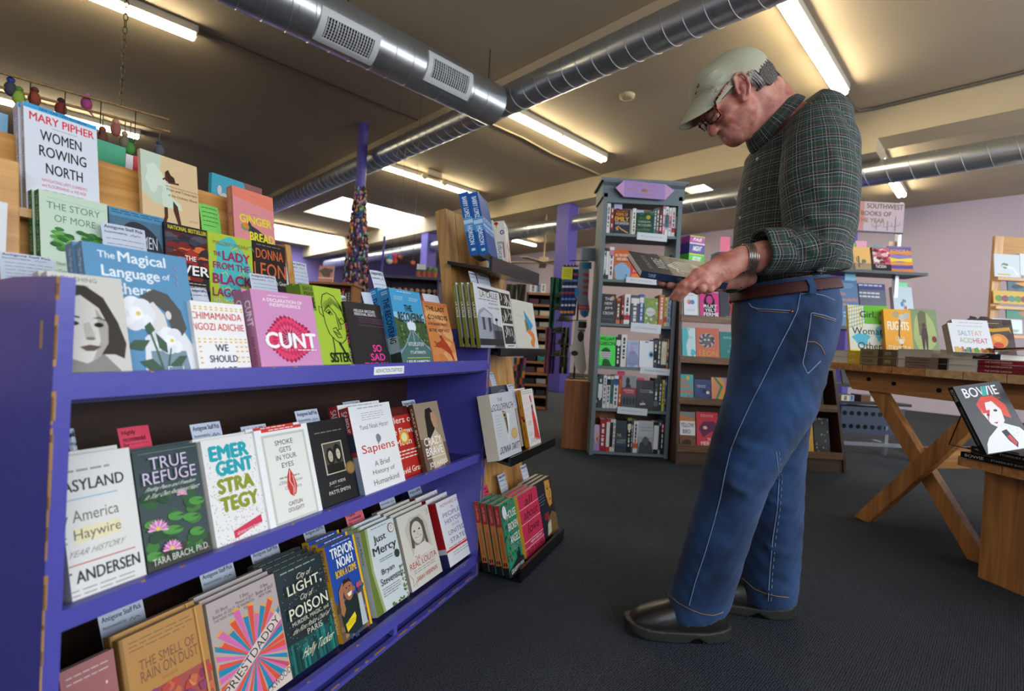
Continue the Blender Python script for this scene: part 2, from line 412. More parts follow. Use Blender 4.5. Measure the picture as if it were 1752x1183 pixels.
# front duct, axis along A, seen from its -b side: elevation 29.3..34.3 deg
r1_ = .19; e1 = radians(31.85); D1 = r1_/sin(radians(2.5)); bz = (D1*cos(e1), CH+D1*sin(e1))
zc = 3.1; D1 = (zc-CH)/sin(e1); r1_ = D1*sin(radians(2.5)); b1_ = D1*cos(e1)
tan_end = onplane(868, 150, ab(0, b1_-r1_, zc), dB).dot(dA)
d1 = duct(ab(-2.5, b1_, zc), ab(tan_end, b1_, zc), r1_, .155, 'large silver spiral air duct with two white vent grilles, ending above the books')
d1x = tan_end+2.5
def along1(px, py): return onplane(px, py, ab(0, b1_-r1_, zc), dB).dot(dA)+2.5
grille(d1, along1(548, 75), along1(650, 105), radians(43), r1_, .62)
grille(d1, along1(732, 120), along1(808, 150), radians(16), r1_, .62)
# duct along the first beam, axis along B
e2 = radians(35.65); half2 = radians(1.95); zc2 = 3.23; D2 = (zc2-CH)/sin(e2); r2_ = D2*sin(half2); a2_ = D2*cos(e2)
d2 = duct(ab(a2_, B0+.05, zc2), ab(a2_, 15.5, zc2), r2_, .155, 'long silver spiral air duct running along the first ceiling beam')
e3 = radians(17.25); half3 = radians(1.1); zc3 = 2.95; D3 = (zc3-CH)/sin(e3); r3_ = D3*sin(half3); a3_ = D3*cos(e3)
d3 = duct(ab(a3_, B0+.05, zc3), ab(a3_, 15.5, zc3), r3_, .2, 'farthest silver air duct hung behind the second ceiling beam')

# fluorescent fittings along A; bottom of tube at H-.1
tube_m = mat('tube_glow', 'ffffff', .4, emit='fff0c8', estr=TUBE_E)
fit_m = mat('fitting_enamel', 'b8b4aa', .4)
FIT = {}
def fitting(a0, a1, b, label, ntubes=2, group=None):
    L = a1-a0; root = empty('fluorescent_light', frame(ab(a0, b, H-.002), dA, dB, Vector((0, 0, 1)))); tag(root, label, 'ceiling light', group)
    mb = MB(); mb.box(0, -.065, -.07, L, .065, 0, fit_m); mb.build('housing', root, bevel=.006)
    for k in range(ntubes):
        x0 = L*k/ntubes+.02; x1 = L*(k+1)/ntubes-.02; mb = MB()
        for s in (-1, 1): mb.tube([(x0, s*.032, -.092), (x1, s*.032, -.092)], .019, tube_m, n=10)
        t = mb.build('tube', root)
        mb = MB()
        for x in (x0-.015, x1): mb.box(x, -.055, -.1, x+.015, .055, -.07, fit_m)
        mb.build('lamp_holder', root)
    return root
fitting(-1.35, 1.0, 5.42, 'fluorescent ceiling light at upper left, behind the hanging chain')
fitting(3.78, 5.78, 4.22, 'fluorescent ceiling light emerging from under the duct, left of the man')
fitting(3.85, 5.86, 7.15, 'fluorescent ceiling light beside the emergency lamp')
fitting(3.78, 5.72, 1.31, 'fluorescent ceiling light right behind the man in the cap')
fitting(-1.5, 1.02, 9.0, 'fluorescent ceiling light seen through the hanging ornament rack')
fitting(3.7, 6.05, 13.7, 'fluorescent ceiling light beyond the two skylights')
fitting(7.6, 9.9, 1.35, 'short view of a fluorescent light above the pink sign')
fitting(7.6, 9.9, 5.6, 'fluorescent ceiling light beyond the far duct, left of the grey bookcase')
fitting(7.6, 9.9, 9.4, 'fluorescent ceiling light beyond the far duct, over the violet shelves')
# ------------------------------------------------------------------ the blue display shelf and everything on it
AU = radians(25.9); UU = Vector((sin(AU), cos(AU), 0)); NN = Vector((cos(AU), -sin(AU), 0)); ZZ = Vector((0, 0, 1))
P0 = Vector((-0.0773, 1.8026, 0))
UM = frame(P0, UU, -NN, ZZ)          # local x along the shelf, -y towards the aisle
blue_m = mat('paint_blue', '504ea8', .38, bump=(60, .06), vary=(5, .1), coat=.2)
bare_m = wood('bare_plywood_edge', '8a6238', 'b98d5b', 8, .7, 'Z')
dark_ply = wood('dark_stained_plywood', '2c1c12', '4a3020', 3, .5, 'X')
oak = wood('oak_veneer', 'b9803f', 'd9a55e', 4, .42, 'X', .2)
oak_z = wood('oak_planks', 'b0783c', 'd6a564', 4, .42, 'Z', .2)
us = empty('display_shelf', UM); tag(us, 'long blue painted display shelf with three tiers of face-out books', 'shelf')
UL = -1.262
def chips(mb, x, y0, z0, z1, seed, s=1):
    rr = random.Random(seed); z = z0
    while z < z1:
        l = .01+.06*rr.random(); w = .0015+.003*rr.random()
        mb.box(x-.0006, y0-.0006, z, x+w, y0+.0015, min(z+l, z1), bare_m); z += l+.005+rr.random()*.05
for i, (x0, x1, zt, lab) in enumerate(((UL+.003, UL+.024, .932, 'left'), (-.018, 0, .908, 'right'))):
    mb = MB()
    # profile: top slopes to the back
    prof = [(0, 0), (0, zt), (.13, zt), (.36, zt-.02), (.36, 0)]
    mb.prism(prof, x0, x1, blue_m, lambda y, z, d: Vector((d, y, z)))
    chips(mb, x0, 0, 0, zt, 4+i)
    if i == 0:
        chips(mb, x0, 0, .3, zt, 9)
        mb.box(x0-.0005, .035, .83, x0, .042, .87, bare_m)
    o = mb.build('side_panel', us)
XA, XB = UL+.024, -.018
def lip(z0, z1, yf, tilt, nm):
    mb = MB(); mb.prism([(yf, z0), (yf-tilt, z1), (yf-tilt+.016, z1), (yf+.016, z0)], XA, XB-.004, blue_m, lambda y, z, d: Vector((d, y, z)))
    rr = random.Random(int(z0*1000)); x = XA+.1
    while x < XB-.05:
        mb.box(x, yf-tilt-.0004, z1-.002, x+.004+.01*rr.random(), yf-tilt+.003, z1+.0003, bare_m); x += .05+.2*rr.random()
    mb.build(nm, us)
lip(.760, .797, .0, .0, 'shelf_lip'); lip(.428, .458, .0, 0, 'shelf_lip'); lip(.046, .076, 0, 0, 'shelf_lip')
for z, y1 in ((.768, .36), (.436, .36), (.062, .36)):
    mb = MB(); mb.box(XA, .016, z-.016, XB, y1, z, mat('paint_blue_dark', '282661', .3, coat=.4, vary=(5, .1))); mb.build('shelf_board', us)
mb = MB(); mb.box(XA, .36, .02, XB, .375, .90, dark_ply); mb.build('back_panel', us)
mb = MB(); mb.box(XA, .0, .0, XB, .016, .012, blue_m); mb.box(XA, .012, 0, XB, .1, .004, blue_m)
x = XA+.05
rr = random.Random(8)
while x < XB-.06: l = .01+.08*rr.random(); mb.box(x, -.0005, .0105, x+l, .004, .0125, bare_m); x += l+.01+.05*rr.random()
mb.build('toe_board', us)
for x in (-.47, -.95):
    mb = MB(); mb.box(x, .012, .012, x+.016, .2, .046, blue_m); mb.build('divider', us)
mb = MB(); lb = Cv(mb, (-.62, -.0008, .768), (1, 0, 0), (0, 0, 1), .12, .021)
mb.box(-.62, -.0008, .768, -.5, -.0001, .789, ink('#f2f2f2')); lb.T('NON-FICTION STAFF PICKS', .06, .25, .94, .75, '#222222'); mb.build('shelf_label', us)

class Row:
    def __init__(s, n0, z0, th, base=P0):
        s.O = base+NN*n0+ZZ*z0; s.th = radians(th); s.nl = NN*cos(s.th)+ZZ*sin(s.th); s.up = ZZ*cos(s.th)-NN*sin(s.th); s.z0 = z0; s.base = base
    def fit(s, px, d=0, t=0):
        o = s.O-NN*(d/cos(s.th))+ZZ*(t*sin(s.th)); p = onplane(px[0], px[1], o, s.nl); return (p-o).dot(UU), (p-o).dot(s.up)
    def mw(s, u, d, t, roll=0):
        o = s.O-NN*(d/cos(s.th))+ZZ*(t*sin(s.th))+UU*u
        return frame(o, UU, -s.nl, s.up)
R_bot = Row(-.045, .064, 20); R_mid = Row(-.017, .438, 19); R_top = Row(-.017, .770, 17)
BOOKLOG = []
ORD = ['', 'second', 'third', 'fourth', 'fifth', 'sixth', 'seventh']
def short_of(l):
    for s in (' on the ', ',', ' standing'): l = l.split(s)[0]
    return ' '.join(l.split()[:8])
def pb(row, key, tl, tr, d, t, cc, front, label, sc=None, spine=None, copies=1, w=None, h=None, u=None, behind=None, group=None, hard=False, step=None):
    u0, v0 = row.fit(tl, d, t)
    if tr: u1, v1 = row.fit(tr, d, t)
    if w is None: w = u1-u0
    if u is not None: u0 = u
    if h is None: h = (v0+v1)/2 if tr else v0
    BOOKLOG.append((key, round(u0, 3), round(w, 3), round(h, 3)))
    h = max(h, .1)
    grp = group or (label.split(',')[0] if copies > 1 else None)
    r = book(row.mw(u0, d, t), key, w, h, t, cc, sc, front, spine, label, None, hard)
    rr = random.Random(key); short = short_of(label)
    for k in range(1, copies):
        dup(r, row.mw(u0+rr.uniform(-.003, .003), d+k*(step or t+.0012), t), behind if behind and k == 1 else ORD[k]+' copy back in the pile behind the '+short, 'copies of the '+short)
    return r
def card(row, tl, tr, d, label, color='#c9d0e0', hgt=.16, kind='staff', name='note_card', wid=None, lean=0):
    u0, v0 = row.fit(tl, d); u1, v1 = row.fit(tr, d) if tr else (u0+wid, v0)
    w = u1-u0; mb = MB(); bend = -.01
    h = min(hgt, v0-.002)
    class C2(Cv):
        def q(s, x, y): return s.o+s.ux*(x*s.w)+s.uy*((1-y)*s.h)+s.n*(s.k*s.st+bend*(1-y)**2)+s.n*(.004*sin(3*x))
    c = C2(mb, (0, 0, 0), (1, 0, 0), (0, 0, 1), w, h)
    m = mat('card_'+color.lstrip('#'), color, .7); n = 6
    for i in range(n):
        for j in range(3): mb.add([c.q(j/3, (i+1)/n), c.q((j+1)/3, (i+1)/n), c.q((j+1)/3, i/n), c.q(j/3, i/n)], [(0, 1, 2, 3)], m)
    c.k = 4; dk = '#27304a' if kind == 'staff' else '#4a1420'
    if kind == 'staff':
        c.T('Antigone Staff Pick', .06, .03, .94, .11, dk, .01); c.T('Recommended by:', .06, .14, .55, .19, dk); c.L([(.6, .19), (.66, .15), (.7, .19), (.76, .16), (.84, .18)], .008, dk)
        c.W(.08, .28, .94, .95, 7, '#6c7488', seed=int(abs(tl[0])), th=.1)
    elif kind == 'high':
        c.T('Highly', .1, .04, .5, .1, dk, .01); c.T('recommended', .1, .11, .8, .17, dk, .01); c.T('by', .1, .18, .25, .24, dk, .01); c.W(.3, .2, .9, .32, 2, '#8a3048', seed=2, th=.12)
    elif kind == 'blank': pass
    else:
        c.W(.1, .1, .9, .8, 5, '#2f5a30', seed=5, th=.15)
    mo = row.mw(u0, d, 0); mo = mo @ Matrix.Translation((0, 0, v0-h))
    o = mb.build(name, mw=mo); tag(o, label, 'card'); return o
WH = '#e9e9ea'; BK = '#141416'
# ---- bottom tier
def f_bears(c): c.T('BEARS', .1, .3, .95, .47, '#d8b8b4'); c.W(.1, .06, .9, .14, 2, '#d4bdbd', th=.2); c.E(.8, .2, .02, .012, '#e8d0d0'); c.E(.3, .2, .015, .01, '#e8d0d0'); c.B(.5, .8, .5, .2, '#8d4442', 4)
pb(R_bot, 'bears', (100, 1150), (194, 1113), .0, .02, '#a4605e', f_bears, 'dusky red paperback with pale lettering in the lower left corner of the bottom tier')
def f_smell(c):
    c.W(.1, .05, .85, .14, 3, '#7a5e38', th=.22); c.T('THE SMELL OF', .18, .2, .84, .27, '#7b5040'); c.T('RAIN ON DUST', .18, .28, .86, .36, '#7b5040'); c.W(.4, .385, .62, .42, 1, '#b0783c', th=.6)
    c.R(.24, .44, .98, 1, '#a8504a'); rr = random.Random(3)
    for i in range(60): c.B(.26+.7*rr.random(), .46+.52*rr.random(), .05, .035, rr.choice(['#c0453a', '#8d3550', '#c86a44', '#94406a', '#d88a58', '#7c2c48']), i, .3, 12)
    c.P([(0, 0), (.0, 1), (.05, 1), (.03, 0)], '#96703a'); c.P([(.88, 0), (.9, 0), (.93, 1), (.9, 1)], '#cf9f5a')
pb(R_bot, 'smell', (201, 1097), (345, 1033.5), 0, .022, '#b9843e', f_smell, 'ochre paperback with a crimson cracked-paint picture, on the bottom tier', sc='#8c6430', copies=2)
def f_priest(c):
    c.T('30 Best', .1, .08, .27, .11, '#4a3c38'); c.T('Books of 2017', .06, .12, .36, .15, '#4a3c38'); c.T('THE NEW YORK', .06, .16, .36, .185, '#4a3c38'); c.T('5 Best', .45, .05, .58, .08, '#4a3c38'); c.T('Memoirs of 2017', .38, .09, .64, .12, '#4a3c38'); c.T('THE WASHINGTON', .38, .13, .64, .155, '#4a3c38'); c.T('POST', .48, .165, .56, .19, '#4a3c38')
    c.T('10 Best', .76, .05, .88, .08, '#4a3c38'); c.T('Books of 2017', .68, .09, .95, .12, '#4a3c38'); c.T('NEW YORK', .72, .13, .92, .155, '#4a3c38')
    cols = ['#e0503a', '#d86aa8', '#1c86ac', '#e0503a', '#d86aa8', '#1c86ac']; n = 40
    for i in range(n):
        a = 2*pi*i/n; b = a+2*pi/n*.86; r = [.62, .5, .58, .66, .52][i % 5]
        def cl(t, r): return (.53+.02*cos(t)+cos(t)*r*1.0, .62+sin(t)*r*.72)
        q = [(.53, .62), cl(a, r), cl(b, r*.97)]
        q = [(min(.985, max(.02, x)), min(.99, y)) for x, y in q]; k = c.k
        g = [(.53+(x-.53)*1.0+.008*sin(a)*0, y) for x, y in q]
        c.P([(min(.99, max(.01, .53+(x-.53)*1.05)), min(.995, .62+(y-.62)*1.05)) for x, y in q][::-1], '#e8a436'); c.P(q[::-1], cols[i % 6]); c.k = k
    c.k += 3
    c.P([(.03, .74), (.09, .82), (.99, .43), (.93, .34)], '#d9c9bf'); c.TT('PRIESTDADDY', 0, .545, 1.02, .62, '#2a2022', 32, .01)
    c.P([(.52, 1), (.99, 1), (.99, .86), (.56, .97)], '#d9c9bf'); c.TT('LOCKWOOD', .5, .91, 1.0, .965, '#2a2022', 14, .01)
pb(R_bot, 'priestdaddy', (351.5, 1034), (468, 983), 0, .02, '#b7a8a3', f_priest, 'paperback with a sunburst of orange, pink and teal rays, on the bottom tier', copies=3, sc='#a89a94')
def f_light(c):
    rr = random.Random(5)
    c.W(.1, .03, .9, .06, 1, '#8fa8a4', th=.4); c.R(0, .72, 1, 1, '#15504c')
    for i in range(34): x = rr.random(); c.R(x*.94, .66+.3*rr.random(), x*.94+.05, .99, rr.choice(['#1b6a66', '#123c3c', '#1f7c74']))
    for i in range(90): c.E(rr.random(), .08+.7*rr.random(), .006, .004, '#9fb4ae', n=6)
    c.T('City of', .36, .09, .66, .16, '#e3ddc4', 0, .2); c.T('LIGHT,', .14, .17, .86, .28, '#e9e3cb', .01); c.T('City of', .36, .3, .62, .37, '#e3ddc4', 0, .2); c.T('POISON', .1, .39, .92, .5, '#e9e3cb', .01)
    c.T('MURDER, MAGIC, and', .12, .52, .9, .565, '#d8d2ba'); c.T('the First Police Chief of', .12, .585, .9, .63, '#d8d2ba', 0, .1); c.T('PARIS', .38, .645, .7, .7, '#d8d2ba'); c.T('Holly Tucker', .22, .8, .88, .91, '#e6dfc4', 0, .2)
pb(R_bot, 'light', (469.5, 985), (547.8, 944), 0, .022, '#16282b', f_light, 'dark teal-black paperback with cream serif lettering and city roofs, on the bottom tier', copies=4)
def f_noah(c):
    c.R(0, .0, 1, .62, '#1e4aa2'); c.R(.93, 0, 1, 1, '#f0b71e'); c.R(0, .6, .93, 1, '#6a5340'); rr = random.Random(2)
    for i in range(40): c.B(rr.random()*.9, .5+.5*rr.random(), .06, .03, rr.choice(['#8a6a4a', '#4c3c30', '#32568c', '#a07c56', '#2a4a80']), i)
    c.T('TREVOR', .12, .05, .86, .155, '#eef0f2', .03); c.T('NOAH', .26, .17, .78, .27, '#eef0f2', .03); c.T('BORN A CRIME', .16, .29, .84, .365, '#f2bd22', .02); c.W(.2, .015, .85, .035, 1, '#c8d0e0', th=.5)
    c.P([(.12, .92), (.12, .74), (.26, .62), (.66, .6), (.7, .72), (.72, .95), (.4, .98)], '#1d2a28')
    c.P([(.1, .72), (.14, .5), (.28, .43), (.36, .44), (.3, .5), (.24, .58), (.26, .7), (.16, .76)], '#a8714a'); c.E(.44, .52, .15, .115, '#a66c48'); c.P([(.28, .47), (.36, .41), (.52, .41), (.58, .47), (.5, .445), (.36, .45)], '#241a18')
    c.E(.39, .5, .02, .008, '#2a1a14'); c.E(.5, .495, .02, .008, '#2a1a14'); c.P([(.38, .56), (.54, .55), (.5, .59), (.42, .595)], '#f4efe8'); c.P([(.44, .51), (.47, .54), (.42, .545)], '#8a5638')
    c.P([(.66, .95), (.7, .62), (.82, .62), (.84, .95)], '#b8c4c8'); c.E(.76, .57, .05, .04, '#5c3c34'); c.E(.76, .53, .06, .03, '#c04a7a')
    c.P([(.16, .84), (.5, .77), (.52, .82), (.46, .87), (.18, .92)], '#f2d21e'); c.W(.2, .825, .48, .88, 3, '#4a4218', th=.2)
def s_noah(c): c.T('BORN A CRIME', .25, .03, .75, .36, '#2b3f86', .02, rot=1) ; c.T('TREVOR NOAH', .25, .52, .75, .9, '#f6f2e2', .02, rot=1)
pb(R_bot, 'noah', (554.4, 938.6), (605, 913), -.006, .026, '#1e4aa2', f_noah, 'blue and yellow paperback showing a laughing man holding his head, on the bottom tier', sc='#e5ab1c', spine=s_noah, copies=3)
def f_mercy(c):
    c.P([(0, 0), (.14, 0), (.1, .5), (.2, 1), (0, 1)], '#6d7c34'); c.P([(.14, 0), (.2, 0), (.16, .5), (.26, 1), (.2, 1), (.1, .5)], '#a2b178'); c.W(.3, .03, .8, .05, 1, '#888', th=.5); rr = random.Random(4)
    for i in range(36): c.E(.88+.1*rr.random(), .6+.4*rr.random(), .02, .012, rr.choice(['#6f8a48', '#8aa05c', '#46602e']), rr.random()*3, 8)
    for i in range(14): c.E(.45+.4*rr.random(), .96+.03*rr.random(), .02, .012, '#5c7a3c', rr.random()*3, 8)
    c.T('Just', .3, .12, .66, .23, '#33302c'); c.T('Mercy', .22, .25, .92, .38, '#33302c'); c.E(.86, .11, .09, .06, '#a6453c'); c.E(.86, .11, .078, .05, '#eceae2'); c.W(.81, .08, .91, .14, 3, '#555', th=.3); c.E(.88, .44, .075, .05, '#30482e')
    c.T('Bryan', .34, .53, .72, .61, '#33302c'); c.T('Stevenson', .26, .63, .92, .71, '#33302c'); c.W(.35, .41, .75, .46, 2, '#888', th=.3); c.W(.26, .75, .8, .86, 4, '#7a7a76', th=.2)
def s_mercy(c): c.T('Just Mercy', .25, .05, .75, .4, '#55604a', 0, rot=1)
pb(R_bot, 'mercy', (615, 910.8), (671.6, 885.6), 0, .022, '#d6dfdf', f_mercy, 'pale blue paperback bordered with green foliage, on the bottom tier', sc='#c3cdcc', spine=s_mercy, copies=3)
def f_lolita(c):
    c.P([(.25, .58), (.15, .2), (.35, .08), (.7, .08), (.85, .25), (.86, .6), (.5, .66)], '#cdc6b8'); c.E(.52, .3, .24, .2, '#8a8378'); c.P([(.3, .24), (.36, .13), (.62, .11), (.74, .2), (.78, .52), (.7, .5), (.66, .24), (.4, .24), (.34, .5), (.26, .48)], '#5f584e'); c.E(.5, .31, .17, .155, '#dcd5c8')
    c.E(.42, .28, .032, .013, '#5a5248'); c.E(.58, .275, .032, .013, '#5a5248'); c.P([(.41, .37), (.6, .365), (.54, .405), (.46, .405)], '#efe9de'); c.L([(.4, .365), (.5, .385), (.61, .36)], .008, '#7a6a60'); c.E(.5, .33, .02, .012, '#b8ae9e'); c.P([(.34, .48), (.66, .47), (.9, .62), (.2, .64)], '#e6e0d4')
    c.T('THE', .28, .6, .42, .655, '#c8584a'); c.T('REAL LOLITA', .08, .66, .93, .74, '#c4473c'); c.W(.16, .77, .86, .83, 2, '#999', th=.3); c.T('SARAH WEINMAN', .2, .86, .86, .92, '#c4473c'); c.L([(.02, .78), (.1, .86), (.06, .95), (.2, .9), (.16, .96)], .006, '#777'); c.L([(.86, .06), (.92, .1), (.88, .14), (.97, .12)], .006, '#777'); c.L([(.92, .05), (.97, .1)], .006, '#777')
def s_lol(c): c.T('THE REAL LOLITA', .3, .04, .7, .4, '#b0483e', rot=1)
pb(R_bot, 'lolita', (677, 884.7), (731, 864), 0, .024, '#dfdacc', f_lolita, 'cream paperback with a faded photograph of a smiling girl, on the bottom tier', sc='#b8b2a6', spine=s_lol, copies=4)
def f_zinn(c):
    c.T('HOWARD ZINN', .12, .05, .9, .1, '#bd3a40'); c.T('A', .46, .13, .54, .17, '#c46a6a'); c.T("PEOPLE'S", .14, .2, .86, .27, '#5d6d90'); c.T('HISTORY', .16, .31, .84, .38, '#5d6d90'); c.T('OF THE', .36, .41, .62, .45, '#9a9aa4'); c.T('UNITED', .2, .49, .8, .56, '#5d6d90'); c.T('STATES', .2, .61, .8, .68, '#5d6d90'); c.R(0, .755, 1, .785, '#d6342e'); c.W(.2, .82, .8, .9, 2, '#aaa', th=.3); c.W(.1, .73, .9, .75, 1, '#c55', th=.6)
def s_zinn(c): c.R(0, .78, 1, 1, '#2a3260'); c.R(0, .72, 1, .8, '#c9c9d4'); c.T("HISTORY", .2, .1, .8, .5, '#a8242a', rot=1)
pb(R_bot, 'zinn', (744.6, 861), (791, 841), -.014, .04, '#ececee', f_zinn, 'thick white paperback with red band and spine, right end of the bottom tier', sc='#a81a22', spine=s_zinn, copies=3)

# ---- middle tier
def f_fant(c):
    c.ax = 1.42; c.bx = -.46
    c.W(.25, .1, .85, .13, 1, '#9b978f', th=.5); c.T('FANTASYLAND', -.02 + .04, .17, .93, .25, '#2c2a2a', .015); c.R(.1, .3, .85, .307, '#62b4cf'); c.T('How America', .12, .38, .84, .46, '#6b6656', 0); c.T('Went', .12, .52, .34, .59, '#6b6656'); c.R(.4, .5, .84, .6, '#e6ddb2'); c.T('Haywire', .4, .51, .84, .6, '#6b6656'); c.T('A 500-YEAR HISTORY', .12, .645, .86, .685, '#8c8880', 0, .05); c.R(.08, .735, .95, .742, '#c2303e'); c.T('KURT ANDERSEN', .04, .78, .98, .86, '#2c2a2a', .015); c.W(.1, .9, .95, .96, 2, '#9a9286', th=.25)
pb(R_mid, 'fantasyland', (95, 787), (220, 764), 0, .03, '#dcdbd6', f_fant, 'cream paperback with black capitals and coloured rules, left end of the middle tier', copies=2)
def f_true(c):
    rr = random.Random(9); c.R(0, .8, 1, 1, '#3a3a30')
    for i in range(26): c.E(.1+.8*rr.random(), .35+.55*rr.random(), .08+.07*rr.random(), .03+.02*rr.random(), rr.choice(['#2d5a30', '#3f7a34', '#24492c']), rr.random(), 14)
    for x, y, r in ((.16, .6, .14), (.5, .58, .13), (.72, .62, .13), (.42, .68, .16), (.85, .5, .13), (.1, .84, .13), (.78, .75, .12)): c.E(x, y, r, .035, '#4f9440', .2, 16); c.P([(x, y), (x+r*.9, y-.01), (x+r*.9, y+.012)], '#2b552c')
    for x, y, s in ((.63, .42, .09), (.2, .65, .16), (.36, .83, .15)):
        for k in range(11):
            a = pi*(k-.5)/10; c.P([(x, y), (x+cos(a-.14)*s*.8, y-sin(a-.14)*s*.42), (x+cos(a)*s, y-sin(a)*s*.55), (x+cos(a+.14)*s*.8, y-sin(a+.14)*s*.42)], '#d878b4' if k % 2 else '#eeb4d8')
        c.E(x, y-.01, s*.2, s*.1, '#e8c84a')
    c.T('TRUE', .2, .07, .78, .17, '#d4c3de'); c.T('REFUGE', .08, .185, .9, .285, '#d4c3de'); c.T('Finding Peace and Freedom', .1, .305, .86, .345, '#dfe3d4', 0, .1); c.T('in Your Own Awakened Heart', .1, .355, .92, .395, '#dfe3d4', 0, .1); c.T('TARA BRACH, Ph.D.', .06, .86, .92, .92, '#d9d9ce'); c.L([(.05, .03), (.95, .03)], .003, '#8ea09a')
pb(R_mid, 'true', (225, 775), (335, 757), .002, .022, '#233a3c', f_true, 'dark green paperback with pink water lilies, on the middle tier', copies=2)
def f_emer(c):
    rr = random.Random(11)
    for i in range(340):
        x = .02+.96*rr.random(); y = .03+.94*(rr.random()**.6); a = rr.random()*3.1; l = .012+.012*rr.random(); c.L([(x, y), (x+cos(a)*l, y+sin(a)*l*.6)], .004, '#454039' if rr.random() < .8 else '#7d6a52'); c.k -= 1
    c.k += 1
    for t, x0, x1, y0, col in (('EMER', .12, .84, .07, '#1ba4b0'), ('GENT', .2, .88, .215, '#1ba4b0'), ('STRA', .18, .84, .375, '#8f9626'), ('TEGY', .18, .88, .54, '#8f9626')): c.T(t, x0, y0, x1, y0+.125, col, .075)
    c.P([(.32, .85), (.88, .78), (.89, .85), (.33, .92)], '#d23356'); c.TT('adrienne maree brown', .38, .85, .84, .885, '#f2c6cc', 6)
pb(R_mid, 'emergent', (343, 757), (432, 740), 0, .02, '#e9e7e3', f_emer, 'white paperback with chunky teal and olive letters over flocking birds, on the middle tier', copies=2)
def f_smoke(c):
    c.R(.1, .06, .92, .94, '#c9cabf'); c.R(.14, .085, .88, .915, '#e8e8e0'); c.R(.12, .0, .88, .03, '#d63a33'); c.W(.25, .008, .75, .024, 1, '#f4d0cc', th=.7)
    for t, y, x0, x1 in (('SMOKE', .13, .32, .66), ('GETS', .205, .38, .6), ('IN YOUR', .28, .3, .68), ('EYES', .36, .38, .6)): c.T(t, x0, y, x1, y+.05, '#35312f')
    c.W(.3, .5, .7, .53, 1, '#998', th=.5); c.T('Other Lessons', .28, .535, .72, .57, '#8a8478', 0, .1); c.T('Crematory', .36, .6, .68, .64, '#8a8478')
    c.P([(.5, .42), (.44, .5), (.41, .6), (.44, .68), (.5, .71), (.56, .68), (.59, .6), (.56, .5)][::-1], '#c8392f'); c.L([(.5, .45), (.47, .55), (.52, .62), (.5, .7)], .006, '#efe6e0'); c.L([(.54, .5), (.55, .6), (.53, .68)], .005, '#efe6e0')
    c.T('CAITLIN', .38, .75, .64, .79, '#6a665e'); c.T('DOUGHTY', .36, .81, .66, .85, '#6a665e')
pb(R_mid, 'smoke', (434, 738.5), (524, 724), -.006, .022, '#f0f0ee', f_smoke, 'white paperback with a red candle flame drawing and wide grey border, on the middle tier', copies=2)
def f_just(c):
    c.W(.15, .13, .85, .15, 1, '#8a8474', th=.5); c.R(.26, .26, .74, .62, '#d8cfb4'); c.R(.28, .27, .72, .61, '#4d493e'); c.E(.42, .42, .1, .1, '#1c1a18'); c.E(.42, .42, .055, .065, '#b6ad96'); c.E(.6, .4, .1, .11, '#1a1816'); c.E(.61, .41, .05, .062, '#c4bba2'); c.R(.3, .51, .7, .61, '#15130f'); c.E(.85, .6, .13, .075, '#7d5f34'); c.E(.85, .6, .1, .056, '#9a7844')
    c.E(.405, .41, .007, .005, '#2a261e'); c.E(.44, .41, .007, .005, '#2a261e'); c.L([(.41, .45), (.44, .45)], .003, '#4a3a30'); c.E(.59, .395, .007, .005, '#2a261e'); c.E(.62, .395, .007, .005, '#2a261e'); c.L([(.6, .435), (.63, .435)], .003, '#4a3a30')
    c.T('JUST KIDS', .26, .7, .66, .74, '#d9d5c8', .01); c.R(.36, .765, .52, .768, '#b9b5a8'); c.T('PATTI SMITH', .22, .8, .74, .84, '#d9d5c8', .01)
pb(R_mid, 'justkids', (523, 726), (592, 712), .004, .022, '#191719', f_just, 'black paperback with a small square photo of a couple, on the middle tier', copies=1)
def f_sapiens(c):
    c.W(.2, .025, .85, .045, 1, '#aaa', th=.6); c.W(.25, .09, .8, .19, 4, '#888', th=.18); c.T('Yuval Noah Harari', .16, .22, .86, .275, '#6b6b6d', 0); c.B(.55, .4, .06, .05, '#7f868d', 4, .1); c.T('Sapiens', .12, .445, .92, .565, '#c5332b', .005); c.T('A Brief', .34, .64, .72, .7, '#6d5b56'); c.T('History of', .26, .735, .8, .8, '#6d5b56'); c.T('Humankind', .24, .84, .86, .9, '#6d5b56')
def s_sap(c): c.R(0, .3, 1, .5, '#2e3548'); c.T('SAPIENS', .2, .04, .8, .28, '#e2d8d4', .01, rot=1); c.R(0, .55, 1, 1, '#8d99aa')
pb(R_mid, 'sapiens', (595, 697.5), (665, 687), -.012, .034, '#ebebec', f_sapiens, 'tall white paperback with a red title word and grey thumbprint, on the middle tier', sc='#a8262c', spine=s_sap, copies=2)
def f_kill(c):
    c.T('Killers of', .0, .12, .92, .21, '#efe6d6', .01); c.T('the Flower', .02, .28, .95, .37, '#efe6d6', .01); c.T('Moon', .2, .44, .72, .53, '#efe6d6', .01); c.E(.5, .42, .16, .1, '#e0a030'); c.E(.5, .42, .1, .065, '#f3e3a8'); c.W(.2, .6, .95, .74, 3, '#f0d8c8', th=.4); c.T('David Grann', .1, .84, .95, .92, '#f3ead8', .01); c.R(0, 0, 1, .1, '#5a1a14')
pb(R_mid, 'killers', (655, 704), (705, 695), .018, .02, '#b8281f', f_kill, 'red paperback with cream lettering half hidden between two others on the middle tier', copies=2)
